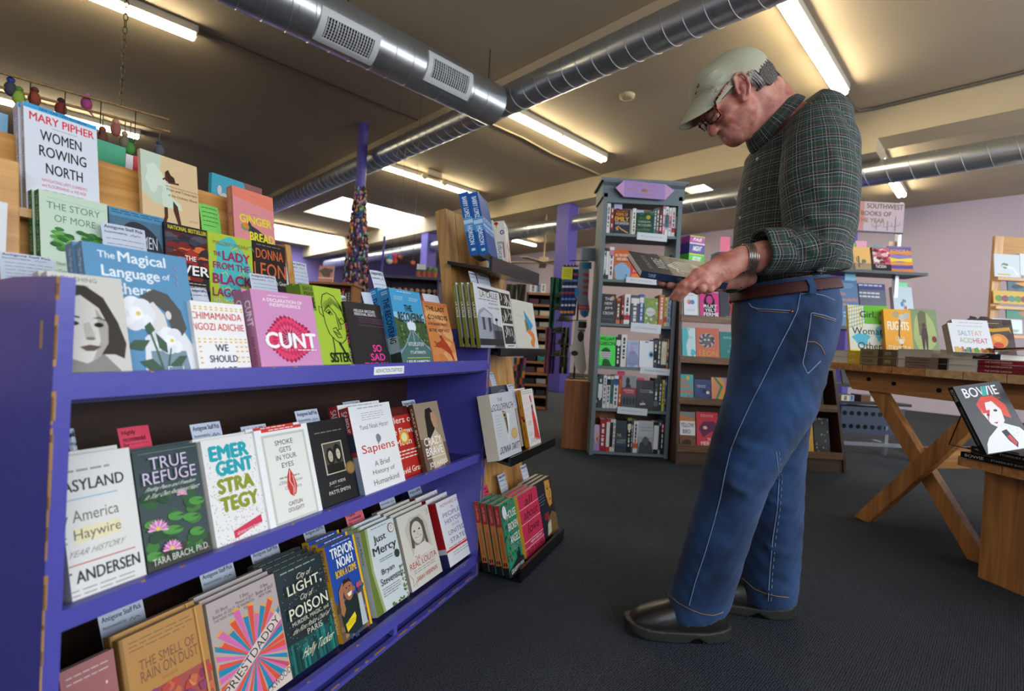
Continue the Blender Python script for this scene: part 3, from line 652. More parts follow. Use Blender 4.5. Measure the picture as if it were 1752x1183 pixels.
def f_crazy(c):
    c.R(0, 0, 1, 1, '#9c8873'); c.P([(.0, .5), (1, .62), (1, 1), (0, 1)], '#6b5646'); c.P([(.3, .52), (.36, .2), (.42, .1), (.62, .08), (.72, .16), (.68, .3), (.62, .46), (.5, .6)], '#1e1714'); c.P([(.6, .16), (.74, .15), (.8, .22), (.84, .28), (.79, .3), (.8, .36), (.72, .4), (.62, .36), (.58, .26)], '#b89070'); c.P([(.3, .56), (.66, .4), (.86, .56), (.9, .9), (.3, .95)], '#c9b498')
    c.T('CRAZY', .12, .5, .82, .61, '#f3efe9', .015); c.T('BRAVE', .12, .64, .8, .75, '#f3efe9', .015); c.R(.1, .775, .85, .783, '#f3efe9'); c.T('JOY HARJO', .14, .84, .86, .93, '#f3efe9', .01)
def s_crazy(c): c.T('CRAZY BRAVE', .3, .06, .7, .6, '#e8dccc', .01, rot=1)
pb(R_mid, 'crazy', (706, 693), (747, 685), -.008, .018, '#8a7460', f_crazy, 'sepia paperback with a dark-haired woman in profile, right end of the middle tier', sc='#5d3a22', spine=s_crazy)

# ---- top tier
def f_portrait(c):
    c.ax = 1.3; c.bx = -.34
    c.T('SLOUCHING', .3, .03, .75, .07, '#6a665c'); c.T('TOWARDS', .36, .1, .66, .13, '#6a665c'); c.P([(.22, .98), (.3, .72), (.7, .68), (.9, .86), (.97, 1), (.2, 1)], '#8b8882')
    c.P([(.18, .62), (.14, .4), (.24, .2), (.42, .1), (.62, .1), (.8, .2), (.93, .42), (1.0, .62), (.96, .76), (.86, .72), (.2, .72)], '#3a342e')
    c.P([(.28, .36), (.36, .24), (.56, .19), (.74, .3), (.82, .46), (.8, .62), (.7, .74), (.56, .8), (.42, .76), (.32, .62)], '#d4d0c7')
    c.P([(.7, .3), (.82, .46), (.8, .62), (.7, .74), (.62, .77), (.72, .6)], '#a8a39a')
    c.E(.45, .445, .068, .022, '#33302b', .08); c.E(.45, .445, .035, .02, '#12100e'); c.E(.72, .455, .052, .022, '#33302b', -.05); c.E(.72, .455, .028, .02, '#12100e'); c.P([(.33, .405), (.42, .37), (.53, .385), (.53, .4), (.42, .392)], '#4a4640'); c.P([(.65, .4), (.73, .38), (.8, .41), (.8, .42), (.73, .397)], '#4a4640')
    c.P([(.56, .45), (.62, .43), (.67, .56), (.63, .585), (.57, .575)], '#b9b4aa'); c.E(.62, .58, .05, .014, '#7b756c'); c.P([(.5, .655), (.6, .635), (.72, .65), (.64, .69), (.56, .69)], '#5b4f4a')
    for x, y in ((.7, .95), (.76, .93), (.97, .96), (.73, .965)): c.E(x, y, .02, .012, '#a5304e')
    c.P([(.2, 1), (.22, .9), (.32, .93), (.34, 1)], '#a5304e')
pb(R_top, 'portrait', (80, 465), (207, 476), .0, .018, '#cfccc3', f_portrait, 'ivory paperback with a photo of a dark-haired woman, left end of the top tier', copies=2, sc='#bdb9ae')
def f_magic(c):
    c.T('The', .12, .05, .27, .1, '#e4ecf2', .02); c.T('Magical', .3, .035, .76, .14, '#e4ecf2', .02); c.T('Language', .14, .155, .68, .26, '#e4ecf2', .02); c.T('of', .71, .17, .79, .215, '#e4ecf2', .01); c.T('Others', .14, .275, .58, .36, '#e4ecf2', .02); c.T('A Memoir', .16, .395, .34, .42, '#a9c0d4')
    c.P([(.42, 1), (.46, .68), (.58, .6), (.86, .62), (.97, .78), (1, 1)], '#e2e4e6'); c.P([(.5, 1), (.5, .78), (.86, .78), (.9, 1)], '#7f95a3')
    c.P([(.44, .42), (.46, .36), (.6, .3), (.74, .33), (.86, .46), (.9, .6), (.84, .66), (.74, .62), (.7, .48), (.6, .42), (.54, .6), (.48, .52)], '#565652'); c.P([(.5, .44), (.58, .4), (.68, .5), (.7, .6), (.6, .66), (.52, .6)], '#e0dad6'); c.E(.72, .5, .03, .035, '#e0dad6')
    for X, Y, S in ((.4, .5, .17), (.7, .7, .14)):
        for k in range(7):
            a = 2*pi*k/7; c.E(X+cos(a)*S*.62, Y+sin(a)*S*.42, S*.52, S*.36, '#eff0f2' if k % 2 else '#e2e5ea')
        c.E(X, Y, S*.4, S*.3, '#f4f5f6'); c.E(X+.02, Y, S*.14, S*.1, '#dcc858')
    c.L([(.5, .6), (.56, .78), (.62, .99)], .012, '#4c6a52'); c.L([(.7, .76), (.66, .88), (.62, .99)], .01, '#4c6a52')
    for p in ([(.26, .76), (.36, .7), (.5, .7), (.42, .78)], [(.56, .64), (.66, .72), (.66, .8), (.58, .76)], [(.38, .86), (.5, .84), (.6, .92), (.62, .97), (.48, .94)], [(.66, .9), (.78, .82), (.86, .82), (.78, .9)], [(.46, .6), (.52, .56), (.56, .62), (.5, .66)]): c.P(p[::-1], '#46604e')
    c.T('E.', .64, .9, .71, .96, '#e4ecf2'); c.T('J.', .78, .9, .83, .96, '#e4ecf2'); c.L([(.84, .1), (.87, .13)], .005, '#c9909a'); c.L([(.84, .16), (.87, .2)], .005, '#c9909a'); c.L([(.85, .22), (.86, .26)], .005, '#c9909a')
def s_magic(c): c.T('The Magical Language of Others', .25, .04, .75, .5, '#d4e2ee', rot=1)
pb(R_top, 'magical', (140, 416), (317, 438), .024, .024, '#5d93ba', f_magic, 'large sky blue hardback with a girl hidden by white flowers, on the top tier', sc='#5489b0', spine=s_magic, copies=2, hard=True)
def f_adi(c):
    c.ax = 1.1; c.bx = -.1
    rr = random.Random(3)
    def band(y, a=0, b=1, n=11):
        for i in range(n):
            x = .06+.9*i/(n-1)
            if a < x < b: c.R(x-.022, y-.008, x+.022, y+.008, '#e8b62c'); c.k -= 1
        c.k += 1
    band(.07); band(.1); band(.48); band(.52)
    for y in (.58, .64, .72, .78, .86, .92): band(y, 0, .24); band(y, .76, 1)
    c.T('CHIMAMANDA', .06, .14, .94, .23, '#d63a34', .0); c.T('NGOZI ADICHIE', .06, .28, .96, .37, '#d63a34', 0); c.T('WE', .4, .55, .62, .64, '#2c3558', .01); c.T('SHOULD', .28, .69, .76, .78, '#2c3558', .01); c.T('ALL BE', .3, .84, .72, .93, '#2c3558', .01)
pb(R_top, 'adichie', (325, 514), (414, 522), .012, .012, '#f0efec', f_adi, 'small white paperback with red and navy capitals and yellow dashes, on the top tier', copies=1)
def f_pink(c):
    c.W(.25, .05, .6, .065, 1, '#f0dce8', th=.6); c.T('A DECLARATION OF', .16, .09, .8, .13, '#f4e9f0', .02); c.T('INDEPENDENCE', .26, .145, .76, .185, '#f4e9f0', .02); X, Y = .5, .57
    for ring, (R0, n, col) in enumerate(((.4, 34, '#a01c48'), (.37, 34, '#e2416e'), (.3, 28, '#c42c5a'), (.24, 24, '#e85a80'), (.17, 18, '#9a1c40'), (.1, 12, '#5c1428'))):
        for k in range(n):
            a = 2*pi*(k+ring*.4)/n; b = .1; r = R0*(.94+.06*sin(k*7.1+ring))
            f = lambda t, q: (X+cos(t)*q, Y-sin(t)*q*.74)
            c.P([f(a-b, r*.45), f(a-b*.9, r*.9), f(a, r), f(a+b*.9, r*.9), f(a+b, r*.45)][::-1], col); c.k -= 1
        c.k += 1
    c.T('CUNT', .12, .5, .94, .68, '#f6f4f5', .045); c.W(.6, .7, .95, .72, 1, '#f6f4f5', th=.5)
def s_pink(c): c.T('CUNT', .2, .12, .8, .42, '#f0e4ec', .04, rot=1); c.T('INGA MUSCIO', .35, .54, .7, .86, '#a82a50', .01, rot=1)
pb(R_top, 'pink', (428, 498), (532, 503.5), -.004, .028, '#d291bd', f_pink, 'pink paperback with a crimson gerbera daisy, on the top tier', sc='#b87a9c', spine=s_pink, copies=2, behind='pink paperback right behind the gerbera daisy one, its spine showing at left')
def f_sister(c):
    c.R(0, 0, .3, .3, '#6f8a28'); c.T('ESSAYS &', .06, .03, .27, .07, '#1c2010', .02); c.T('SPEECHES BY', .06, .085, .29, .125, '#1c2010', .02); c.T('AUDRE', .1, .15, .28, .27, '#1c2010', .02)
    K = '#1b1c14'; c.L([(.44, .2), (.5, .1), (.62, .07), (.78, .1), (.9, .2), (.96, .36), (.98, .52), (.92, .62), (.8, .67), (.66, .64), (.52, .56), (.46, .44), (.44, .3), (.44, .2)], .011, K)
    c.L([(.44, .26), (.36, .24), (.36, .32), (.44, .36)], .01, K)
    for i in range(12): x = .48+.04*i; y = .1+.05*abs(i-5)*.3; c.L([(x, y+.02), (x+.02, y+.1), (x+.035, y+.03), (x+.05, y+.1)], .007, K)
    c.L([(.5, .3), (.6, .27), (.68, .33), (.6, .33), (.52, .3)], .009, K); c.E(.6, .305, .03, .014, K); c.L([(.46, .3), (.6, .22), (.76, .32), (.78, .5), (.72, .52)], .009, K); c.L([(.8, .4), (.88, .36), (.95, .42), (.86, .44), (.8, .4)], .009, K); c.L([(.78, .5), (.84, .5), (.8, .36)], .008, K)
    c.L([(.62, .5), (.7, .48), (.78, .56), (.82, .6), (.72, .6), (.62, .52)], .01, K); c.L([(.66, .53), (.76, .57)], .008, K); c.L([(.58, .6), (.58, .74), (.56, .8)], .011, K); c.P([(.7, .66), (.76, .67), (.9, .84), (.86, .84)][::-1], K)
    c.T('SISTER', .44, .78, .94, .89, K, .035); c.T('OUTSIDER', .3, .92, .96, .998, K, .035)
def s_sis(c): c.R(0, 0, 1, .35, '#6f8a28'); c.T('SISTER', .2, .4, .8, .7, '#1b1c14', .03, rot=1)
pb(R_top, 'sister', (512, 484), (582, 496), .024, .022, '#a6c33a', f_sister, 'lime green paperback with a line drawing of a face, on the top tier', sc='#8dae2e', spine=s_sis, copies=2)
def f_sad(c):
    c.T('MELISSA BRODER', .22, .1, .8, .14, '#d8d8da', .02); c.T('PERSONAL ESSAYS', .22, .15, .8, .19, '#d8d8da', .02)
    for y in (.22, .25, .28, .33): c.L([(.3, y), (.98, y+.02)], .003, '#a45a90')
    c.T('SO', .56, .62, .8, .72, '#e23a98', .045); c.T('SAD', .46, .75, .86, .85, '#e23a98', .045); c.T('TODAY', .26, .88, .92, .99, '#e23a98', .045)
def s_sad(c): c.T('SO SAD', .3, .3, .8, .6, '#e23a98', .03, rot=1); c.T('MELISSA BRODER', .3, .66, .7, .94, '#d8d8da', .02, rot=1)
pb(R_top, 'sosad', (588, 515), (650, 523), .014, .018, '#232024', f_sad, 'black paperback with hot pink lettering, on the top tier', spine=s_sad)
def f_recov(c):
    c.R(0, 0, 1, .42, '#3f9bcc'); c.R(0, .3, 1, .42, '#8cc4dc'); c.P([(0, .5), (0, .36), (.3, .42), (.45, .5), (.38, .66), (0, .78)], '#3f5a34'); c.P([(1, .42), (.7, .38), (.52, .48), (.66, .66), (1, .74)], '#3a5430'); c.E(.5, .47, .14, .08, '#d7e4ea'); c.P([(.44, .52), (.54, .52), (1, .78), (1, 1), (0, 1), (0, .82)], '#4a6e70'); c.L([(.5, .53), (.5, .7)], .006, '#d9e0d8'); c.L([(.44, .54), (.2, .72), (0, .82)], .005, '#d9e0d8'); c.L([(.54, .54), (.8, .68), (1, .78)], .005, '#d9e0d8')
    rr = random.Random(6)
    for i in range(30): x = rr.random(); c.E(x if x < .36 or x > .64 else x*.3, .46+.22*rr.random(), .03, .015, rr.choice(['#55743e', '#2c4426', '#6c8a48']), n=8)
    c.W(.2, .03, .7, .05, 1, '#bfe0ee', th=.5); c.W(.08, .1, .36, .16, 3, '#cfe6f0', th=.3); c.W(.55, .1, .86, .15, 3, '#cfe6f0', th=.3)
    c.T('THE', .36, .2, .6, .28, '#1c2428', .015); c.T('RECOVERING', .12, .3, .94, .42, '#1c2428', .012); c.T('INTOXICATION', .26, .68, .76, .73, '#dde6e2', .01); c.T('AND', .46, .75, .56, .775, '#dde6e2'); c.T("IT'S AFTERMATH", .28, .79, .78, .83, '#dde6e2', .01); c.R(.15, .875, .9, .885, '#b9c43c'); c.T('LESLIE JAMISON', .12, .91, .86, .97, '#eef2f0', .02)
def s_recov(c): c.W(.2, .03, .8, .08, 2, '#d0e6f2', th=.4); c.R(0, .6, 1, .8, '#9aaeb2'); c.R(0, .8, 1, 1, '#2c3a2c'); c.T('THE RECOVERING', .22, .12, .78, .68, '#16202a', .02, rot=1)
pb(R_top, 'recovering', (664.6, 491.6), (717.6, 501.8), -.006, .038, '#4a8fb4', f_recov, 'thick paperback with a road running to the horizon under blue sky, on the top tier', sc='#2f80b8', spine=s_recov, copies=2)
def f_cow(c):
    rr = random.Random(2)
    for i in range(26): c.B(rr.random(), rr.random(), .16, .08, rr.choice(['#d48d54', '#c97b42', '#e0a26a', '#cf8650']), i)
    c.R(0, 0, 1, .05, '#c0703c'); c.T('THE LAST', .08, .07, .84, .14, '#3c2418', .015); c.T('COWBOYS', .1, .2, .9, .27, '#3c2418', .02); c.T('A PIONEER FAMILY', .06, .32, .86, .36, '#5c3824'); c.T('IN THE NEW WEST', .06, .41, .9, .46, '#5c3824', .01)
    c.P([(.3, .62), (.5, .58), (.66, .62), (.8, .74), (.86, .9), (.8, .88), (.72, .8), (.56, .74), (.4, .7), (.26, .7), (.2, .66)], '#a8391c'); c.P([(.5, .6), (.42, .52), (.5, .5), (.6, .6)], '#a8391c'); c.L([(.3, .66), (.16, .6)], .012, '#a8391c'); c.L([(.28, .68), (.12, .68)], .012, '#a8391c'); c.L([(.8, .86), (.82, .94)], .012, '#a8391c')
    c.R(.04, .955, .9, .96, '#8a4a2a'); c.T('JOHN BRANCH', .1, .92, .94, .98, '#4c2a1a', .005)
pb(R_top, 'cowboys', (722, 515.6), (763, 520.5), .002, .018, '#cc8044', f_cow, 'tan paperback with a bucking red bronco, right end of the top tier')

# ---- cards in the blue shelf
card(R_mid, (118, 733), (131, 734), .05, 'white staff note edge at far left of the middle tier')
card(R_mid, (205, 732), (259, 733), .05, 'hot pink note standing behind the water lily book', '#e0405c', kind='high')
card(R_mid, (329, 726), (381, 725), .05, 'pale blue staff note behind the flocking birds book')
card(R_mid, (416, 730), (459, 726), .05, 'pale blue staff note behind the red candle flame book')
card(R_mid, (508, 703), (547, 701.5), .05, 'pale blue staff note behind the black photo-of-a-couple book')
card(R_mid, (590, 687.5), (619, 685.5), .09, 'pale blue staff note peeking over the tall white red-titled book')
card(R_mid, (691, 686), (713, 685), .06, 'pale blue staff note over the woman-in-profile book')
card(R_bot, (171, 1056), (247, 1022), .10, 'pale blue staff note above the ochre book')
card(R_bot, (345, 983), (402, 961), .115, 'pale blue staff note above the sunburst book')
card(R_bot, (432, 946), (479, 928), .12, 'pale blue staff note above the dark teal-black book')
card(R_bot, (522, 909), (558, 901), .11, 'pale blue staff note above the laughing man book')
card(R_bot, (593, 879), (623, 872), .075, 'salmon pink note above the green foliage book', '#e8707e', kind='high')
card(R_bot, (650, 852), (676, 845), .10, 'pale blue staff note above the smiling girl book')
card(R_bot, (701, 840), (723, 835), .125, 'pale blue staff note above the red band white book')
card(R_top, (636, 460), (659, 467), .06, 'curling white staff note rising behind the road book')
card(R_top, (622, 498), (642, 499), .05, 'small white card at left of the road book', kind='blank')
card(R_top, (726, 501), (751, 497.5), .045, 'plain white card behind the bronco book', kind='blank')
card(R_top, (583, 504), (595, 506), .06, 'narrow white staff note behind the black pink-lettered book')
# ------------------------------------------------------------------ oak display behind the blue shelf
os_ = empty('oak_display', UM); tag(os_, 'oak riser display standing behind the blue shelf, holding two higher rows of books', 'shelf')
mb = MB(); mb.box(-1.5, .40, .9, -.535, .62, .918, oak); mb.build('shelf_board', os_)
mb = MB(); mb.box(-1.5, .455, 1.07, -.56, .62, 1.088, oak); mb.build('shelf_board', os_)
mb = MB(); mb.prism([(.455, .918), (.54, 1.247), (.562, 1.247), (.48, .918)], -1.5, -.565, oak, lambda y, z, d: Vector((d, y, z))); mb.build('back_board', os_)
mb = MB(); mb.prism([(.40, 0), (.40, .918), (.455, 1.135), (.50, 1.135), (.62, .918), (.62, 0)], -.535, -.515, oak_z, lambda y, z, d: Vector((d, y, z))); mb.build('side_panel', os_)
mb = MB(); mb.prism([(.40, .918), (.43, 1.17), (.53, 1.17), (.53, .918)], -1.5, -1.158, oak, lambda y, z, d: Vector((d, y, z))); mb.build('end_block', os_, bevel=.003)
R_o1 = Row(-.405, .918, 9); R_o2 = Row(-.47, 1.088, 9)
def f_wrn(c):
    c.R(0, 0, 1, .045, '#3e9ed2'); c.T('NEW YORK TIMES BESTSELLER', .2, .012, .85, .036, '#1c3a58', .01); c.T('MARY PIPHER', .07, .075, .95, .15, '#d8344a', .02); c.L([(.35, .18), (.7, .18)], .003, '#555')
    c.T('WOMEN', .2, .22, .76, .32, '#252228', .01); c.T('ROWING', .18, .37, .82, .47, '#252228', .01); c.T('NORTH', .26, .53, .76, .63, '#252228', .01)
    c.T("NAVIGATING LIFE'S CURRENTS", .2, .68, .82, .71, '#d86a80'); c.T('and FLOURISHING as WE AGE', .2, .73, .8, .76, '#d86a80'); c.W(.22, .79, .78, .82, 2, '#888', th=.3)
    for i, (x, col) in enumerate(((.08, '#8a8fc0'), (.2, '#d85a50'), (.28, '#5a9ac8'), (.34, '#3a4a78'), (.45, '#c8604a'), (.56, '#334'), (.64, '#6a80b8'), (.74, '#c8a040'), (.85, '#c83a48'), (.93, '#445a98'), (.98, '#c83a48'))):
        s = 1.6 if i in (4, 7) else 1; c.P([(x-.025*s, .97), (x-.015*s, .91), (x+.015*s, .91), (x+.025*s, .97)], col); c.E(x, .9, .014*s, .014*s, '#e0b090'); c.E(x, .893, .014*s, .009*s, '#3a3030')
def s_wrn(c): c.T('MARY PIPHER', .3, .04, .7, .28, '#c84a5a', .01, rot=1); c.T('WOMEN ROWING NORTH', .25, .33, .75, .85, '#2a2830', .01, rot=1)
pb(R_o2, 'wrn', (40, 175), (165, 213.5), 0, .013, '#d9dde6', f_wrn, 'white paperback with blue top strip and tiny people, high on the oak display', spine=s_wrn, copies=3, step=.019, sc='#c8cedb')
def f_maps(c):
    c.P([(0, 0), (.36, 0), (.3, .25), (.42, .6), (.2, .62), (0, .5)], '#c2d0bc'); c.B(.22, .3, .16, .16, '#d6e0cf', 3, .35); c.P([(.34, .9), (.46, .8), (.95, .94), (1, .99), (.4, .99)], '#bdd0be')
    c.P([(.4, .2), (.46, .16), (.5, .22), (.56, .24), (.58, .3), (.46, .32), (.4, .3)], '#3e2418'); c.L([(.36, .3), (.42, .26), (.46, .32), (.64, .31)], .022, '#5a3522')
    c.P([(.36, .34), (.48, .33), (.5, .5), (.66, .56), (.68, .64), (.34, .64), (.33, .5)], '#cfdcc8'); c.P([(.52, .54), (.6, .6), (.66, .86), (.72, .92), (.66, .93), (.6, .84), (.52, .66)], '#4e2c1c'); c.P([(.36, .64), (.42, .64), (.42, .76), (.38, .84), (.3, .86), (.36, .76)], '#4e2c1c')
    c.R(.4, .36, .99, .375, '#c0a070'); c.T('Maps and Transcripts', .42, .39, .97, .43, '#5a4028'); c.T('of the Ordinary World', .44, .46, .97, .5, '#6a4a30'); c.W(.8, .74, .96, .77, 2, '#a88', th=.3)
pb(R_o2, 'maps', (240, 262), (336, 278.5), .0, .012, '#dcbf92', f_maps, 'sand coloured paperback with a bending dancer, high on the oak display')
def f_ginger(c):
    c.P([(0, 0), (1, 0), (1, .25), (0, .15)], '#e8806a'); c.W(.4, .08, .6, .1, 1, '#a86', th=.6); c.W(.4, .38, .6, .4, 1, '#a86', th=.6)
    c.T('GINGER', .14, .42, .92, .55, '#e6d52e', .04); c.P([(.3, .62), (.36, .5), (.42, .58), (.56, .62), (.7, .68), (.84, .78), (.96, .86), (.9, .9), (.7, .88), (.5, .84), (.38, .76)], '#3a3a40'); c.E(.26, .62, .1, .06, '#6f9a5a'); c.E(.27, .6, .07, .045, '#e0823c')
    c.T('BREAD', .36, .68, .96, .82, '#e6d52e', .04); c.L([(.68, .88), (.66, .97)], .006, '#3a3a40'); c.L([(.82, .9), (.82, .98)], .006, '#3a3a40')
def s_ginger(c): c.T('HELEN OYEYEMI', .3, .04, .7, .4, '#e0b23c', .02, rot=1); c.T('GINGERBREAD', .25, .48, .75, .9, '#e6b02e', .02, rot=1)
pb(R_o2, 'ginger', (397, 321), (466, 335.5), -.02, .025, '#df8d90', f_ginger, 'coral pink paperback with yellow letters and a dark bird, high on the oak display', spine=s_ginger, sc='#c97a70')
def f_som(c):
    c.L([(.1, .06), (.95, .09)], .003, '#9a8'); c.T('THE STORY', .1, .1, .88, .17, '#5f8a66'); c.T('OF MORE', .2, .22, .8, .29, '#5f8a66'); rr = random.Random(5)
    for i in range(60): x = .18+.66*rr.random(); y = .36+.2*rr.random(); c.E(x, y, .07, .02, rr.choice(['#3f7d34', '#55983e', '#2f6a2c', '#6cae4c']), .1, 9)
    c.P([(.5, .74), (.52, .52), (.55, .52), (.56, .74)], '#4a3a26'); c.L([(.54, .6), (.36, .5)], .01, '#4a3a26'); c.L([(.54, .62), (.7, .5)], .01, '#4a3a26'); c.T('How We', .2, .68, .44, .72, '#8a9a7c'); c.T('Got to', .22, .76, .42, .8, '#8a9a7c'); c.T('Climate', .2, .84, .46, .88, '#8a9a7c'); c.T('Change', .2, .91, .44, .95, '#8a9a7c'); c.L([(.56, .74), (.62, .9), (.56, .97)], .01, '#b03a34')
def s_som(c): c.T('THE STORY OF MORE', .22, .04, .78, .6, '#a8c8a0', .01, rot=1); c.T('HOPE JAHREN', .3, .68, .7, .95, '#a8c8a0', rot=1)
pb(R_o1, 'som', (66, 323), (183, 350), 0, .018, '#c5d8c2', f_som, 'pale mint paperback with a green leafy tree, on the oak display', sc='#1f6a38', spine=s_som, copies=2, step=.022)
def f_women(c):
    c.R(0, 0, 1, .09, '#4f8fb4'); c.W(.04, .02, .96, .07, 2, '#2a4a60', th=.35); c.B(.5, .55, .46, .44, '#2d2f38', 2, .06, 40); c.T('WOMEN', .3, .26, .86, .4, '#c8d4dc'); c.T('TALKING', .2, .5, .86, .64, '#c8d4dc'); c.W(.3, .75, .7, .85, 3, '#8aa', th=.2)
pb(R_o1, 'women', (186, 354), (279, 372), .014, .016, '#4a6f88', f_women, 'dark blue paperback with scalloped charcoal oval, behind a paper note on the oak display')
def f_river(c):
    c.P([(0, .1), (1, .1), (1, .5), (0, .6)], '#5c1f1c'); rr = random.Random(7)
    for i in range(40): y = .12+.55*rr.random(); c.B(rr.random(), y, .16, .04, rr.choice(['#a83022', '#c84a28', '#3a2830', '#7c2420', '#4a3842', '#d8703a'] if y > .25 else ['#3a3c48', '#54505c', '#2c2830']), i)
    c.R(0, .58, 1, .64, '#120c0c'); c.R(0, .8, 1, 1, '#0e0c0e'); c.T('NATIONAL BESTSELLER', .06, .03, .96, .08, '#d8c838', .02); c.T('THE', .42, .38, .68, .44, '#f0eeea', .02); c.T('RIVER', .02, .5, .98, .62, '#f4f2ee', .03); c.W(.4, .72, .9, .8, 2, '#b8a8a0', th=.3); c.T('PETER HELLER', .1, .86, .9, .93, '#d8d0c8')
pb(R_o1, 'river', (281, 380), (354, 394), .004, .014, '#1c1a20', f_river, 'dark paperback with a stormy red sunset sky, on the oak display')
def f_lady(c):
    c.B(.5, .45, .42, .4, '#4ebcc0', 3, .25, 40); rr = random.Random(6)
    for i in range(26): x = .1+.8*rr.random(); y = .1+.8*rr.random(); c.L([(x, y), (x+.1, y-.03), (x+.16, y+.04)], .012, rr.choice(['#b8c83a', '#38a0ac', '#c8d848']))
    c.T('MALLORY O\'MEARA', .1, .1, .9, .155, '#a08a3a'); c.T('THE', .1, .25, .25, .31, '#a8285c', .02); c.T('LADY', .3, .23, .92, .35, '#a8285c', .03); c.T('FROM THE', .08, .39, .9, .48, '#a8285c', .02); c.T('BLACK', .06, .55, .94, .68, '#a8285c', .035); c.T('LAGOON', .04, .74, .94, .85, '#a8285c', .02); c.T('HOLLYWOOD MONSTERS', .06, .88, .95, .93, '#e8f0d8', .01); c.T('AND THE LOST LEGACY', .08, .945, .95, .985, '#e8f0d8', .01)
pb(R_o1, 'lady', (355, 397), (430, 410.5), .0, .02, '#b4c838', f_lady, 'acid yellow and turquoise paperback with magenta lettering, on the oak display')
def f_leon(c):
    c.W(.1, .04, .9, .06, 1, '#888', th=.5); c.T('DONNA', .08, .1, .92, .24, '#d0643a', .01); c.T('LEON', .0, .3, .98, .5, '#d0643a', .01); c.T('Unto Us a Son Is Given', .02, .54, .98, .6, '#e8e4dc'); c.E(.6, .86, .34, .16, '#b06a2c'); c.E(.6, .87, .24, .12, '#e0a850'); c.E(.6, .9, .16, .1, '#5a3418')
pb(R_o1, 'leon', (432, 410), (487, 424), .008, .018, '#241c1c', f_leon, 'black paperback with large orange capitals, right end of the oak display')
card(R_o1, (176, 378), (252, 410), -.03, 'large white staff note taped before the dark blue scalloped book', hgt=.12)
card(R_o1, (0, 428), (95, 440), -.07, 'large white staff note at far left edge behind the ivory paperback')
card(R_o2, (343, 346), (376, 355), .0, 'lime green sticky note on the oak board between two books', '#76c85c', hgt=.09, kind='green')
card(R_o1, (430, 466), (476, 488), -.055, 'white staff note before the orange capitals book', hgt=.1)
card(R_o1, (487, 443), (527, 453), .01, 'white staff note at the right end of the oak display', hgt=.12)
card(R_top, (330, 490), (358, 497), .06, 'white staff note between the sky blue and the small yellow-dashed books', hgt=.1)
# small pile of books lying under the acid yellow paperback
for i in range(3):
    z = .918+.0
rr = random.Random(1)
# spines and tops peeking over the oak board from its far side
def plain_spine(c): c.W(.3, .1, .7, .9, 2, '#ddd', th=.3)
def simple(mw, key, w, h, t, cc, label, sc=None, front=None, spine=None, hard=False): return book(mw, key, w, h, t, cc, sc, front, spine, label, None, hard)
def backbook(px0, px1, n, cc, label, h=.2, front=None, key=None, th=-10):
    o0 = onplane(px0[0], px0[1], P0+NN*n, NN); o1 = onplane(px1[0], px1[1], P0+NN*n, NN); w = (o1-o0).dot(UU)
    o = Vector(o0); o.z -= h; th = radians(th)
    simple(frame(o, UU, -NN*cos(th)-ZZ*0, ZZ), key or label[:8], w, h, .015, cc, label, front=front)
mb = MB(); mb.box(-1.5, .62, 1.0, -.565, .80, 1.02, oak); mb.build('shelf_board', os_)
def f_teddy(c): c.E(.24, .3, .12, .12, '#c9c4bd'); c.E(.15, .16, .04, .05, '#c9c4bd'); c.E(.32, .16, .04, .05, '#c9c4bd'); c.E(.2, .28, .015, .02, '#332'); c.E(.28, .28, .015, .02, '#332'); c.E(.24, .36, .03, .03, '#8a7a70'); c.B(.24, .6, .14, .16, '#c9c4bd', 2, .1); c.P([(.6, 0), (1, .5), (1, 0)], '#8a5a58')
backbook((363, 295), (448, 331), -.60, '#3f9fb8', 'turquoise book with a teddy bear peeking over the oak board', front=f_teddy, h=.28)
backbook((150, 232), (215, 264), -.60, '#3f9e78', 'green book edge peeking over the oak board beside the tiny people book', h=.25)
backbook((216, 263), (228, 268), -.60, '#d9d5d8', 'white book sliver peeking over the oak board', h=.25)
backbook((229, 266), (241, 272), -.60, '#c23046', 'crimson book sliver peeking over the oak board left of the dancer', h=.25)
backbook((-20, 186), (14, 197), -.60, '#8fc0e4', 'pale blue book top at the left edge over the oak board', h=.25)
mb = MB(); mb.box(0, 0, 0, .03, .02, .1, mat('white_book', 'dedede', .5)); q = mb.build('book', mw=frame(onplane(-30, 436, P0-NN*.378, NN), UU, -NN, ZZ)); tag(q, 'white book edge at the left border beside the oak block', 'book')

# ------------------------------------------------------------------ leaning oak stand with four black shelves
black_l = mat('black_laminate', '141315', .22, coat=.3)
st = empty('book_stand', UM); tag(st, 'leaning oak plank stand with four glossy black shelves at the end of the blue shelf', 'shelf')
def pn(z): return .025+.17*z
for u0, u1 in ((.04, .106), (.110, .440), (.444, .512)):
    mb = MB(); mb.prism([(pn(0), 0), (pn(1.385), 1.385), (pn(1.385)+.05, 1.375), (pn(0)+.05, 0)], u0, u1, oak_z, lambda y, z, d: Vector((d, y, z))); mb.build('plank', st)
mb = MB(); mb.prism([(pn(0)+.05, 0), (pn(1.3)+.05, 1.3), (pn(1.3)+.055, 1.3), (pn(0)+.055, 0)], .06, .5, black_l, lambda y, z, d: Vector((d, y, z))); mb.build('backing', st)
for (zf, hf, yf) in ((1.128, .055, .022), (.812, .03, -.034), (.413, .034, -.10), (.004, .05, -.165)):
    zb = zf+.03 if zf > .1 else zf; yb = pn(zb)+.0
    mb = MB(); mb.prism([(yf, zf), (yf, zf+hf), (yf+.012, zf+hf), (yf+.012, zf+.013), (yb, zb+.013), (yb, zb)], .015, .467, black_l, lambda y, z, d: Vector((d, y, z))); mb.build('shelf', st)
class RowE(Row): pass
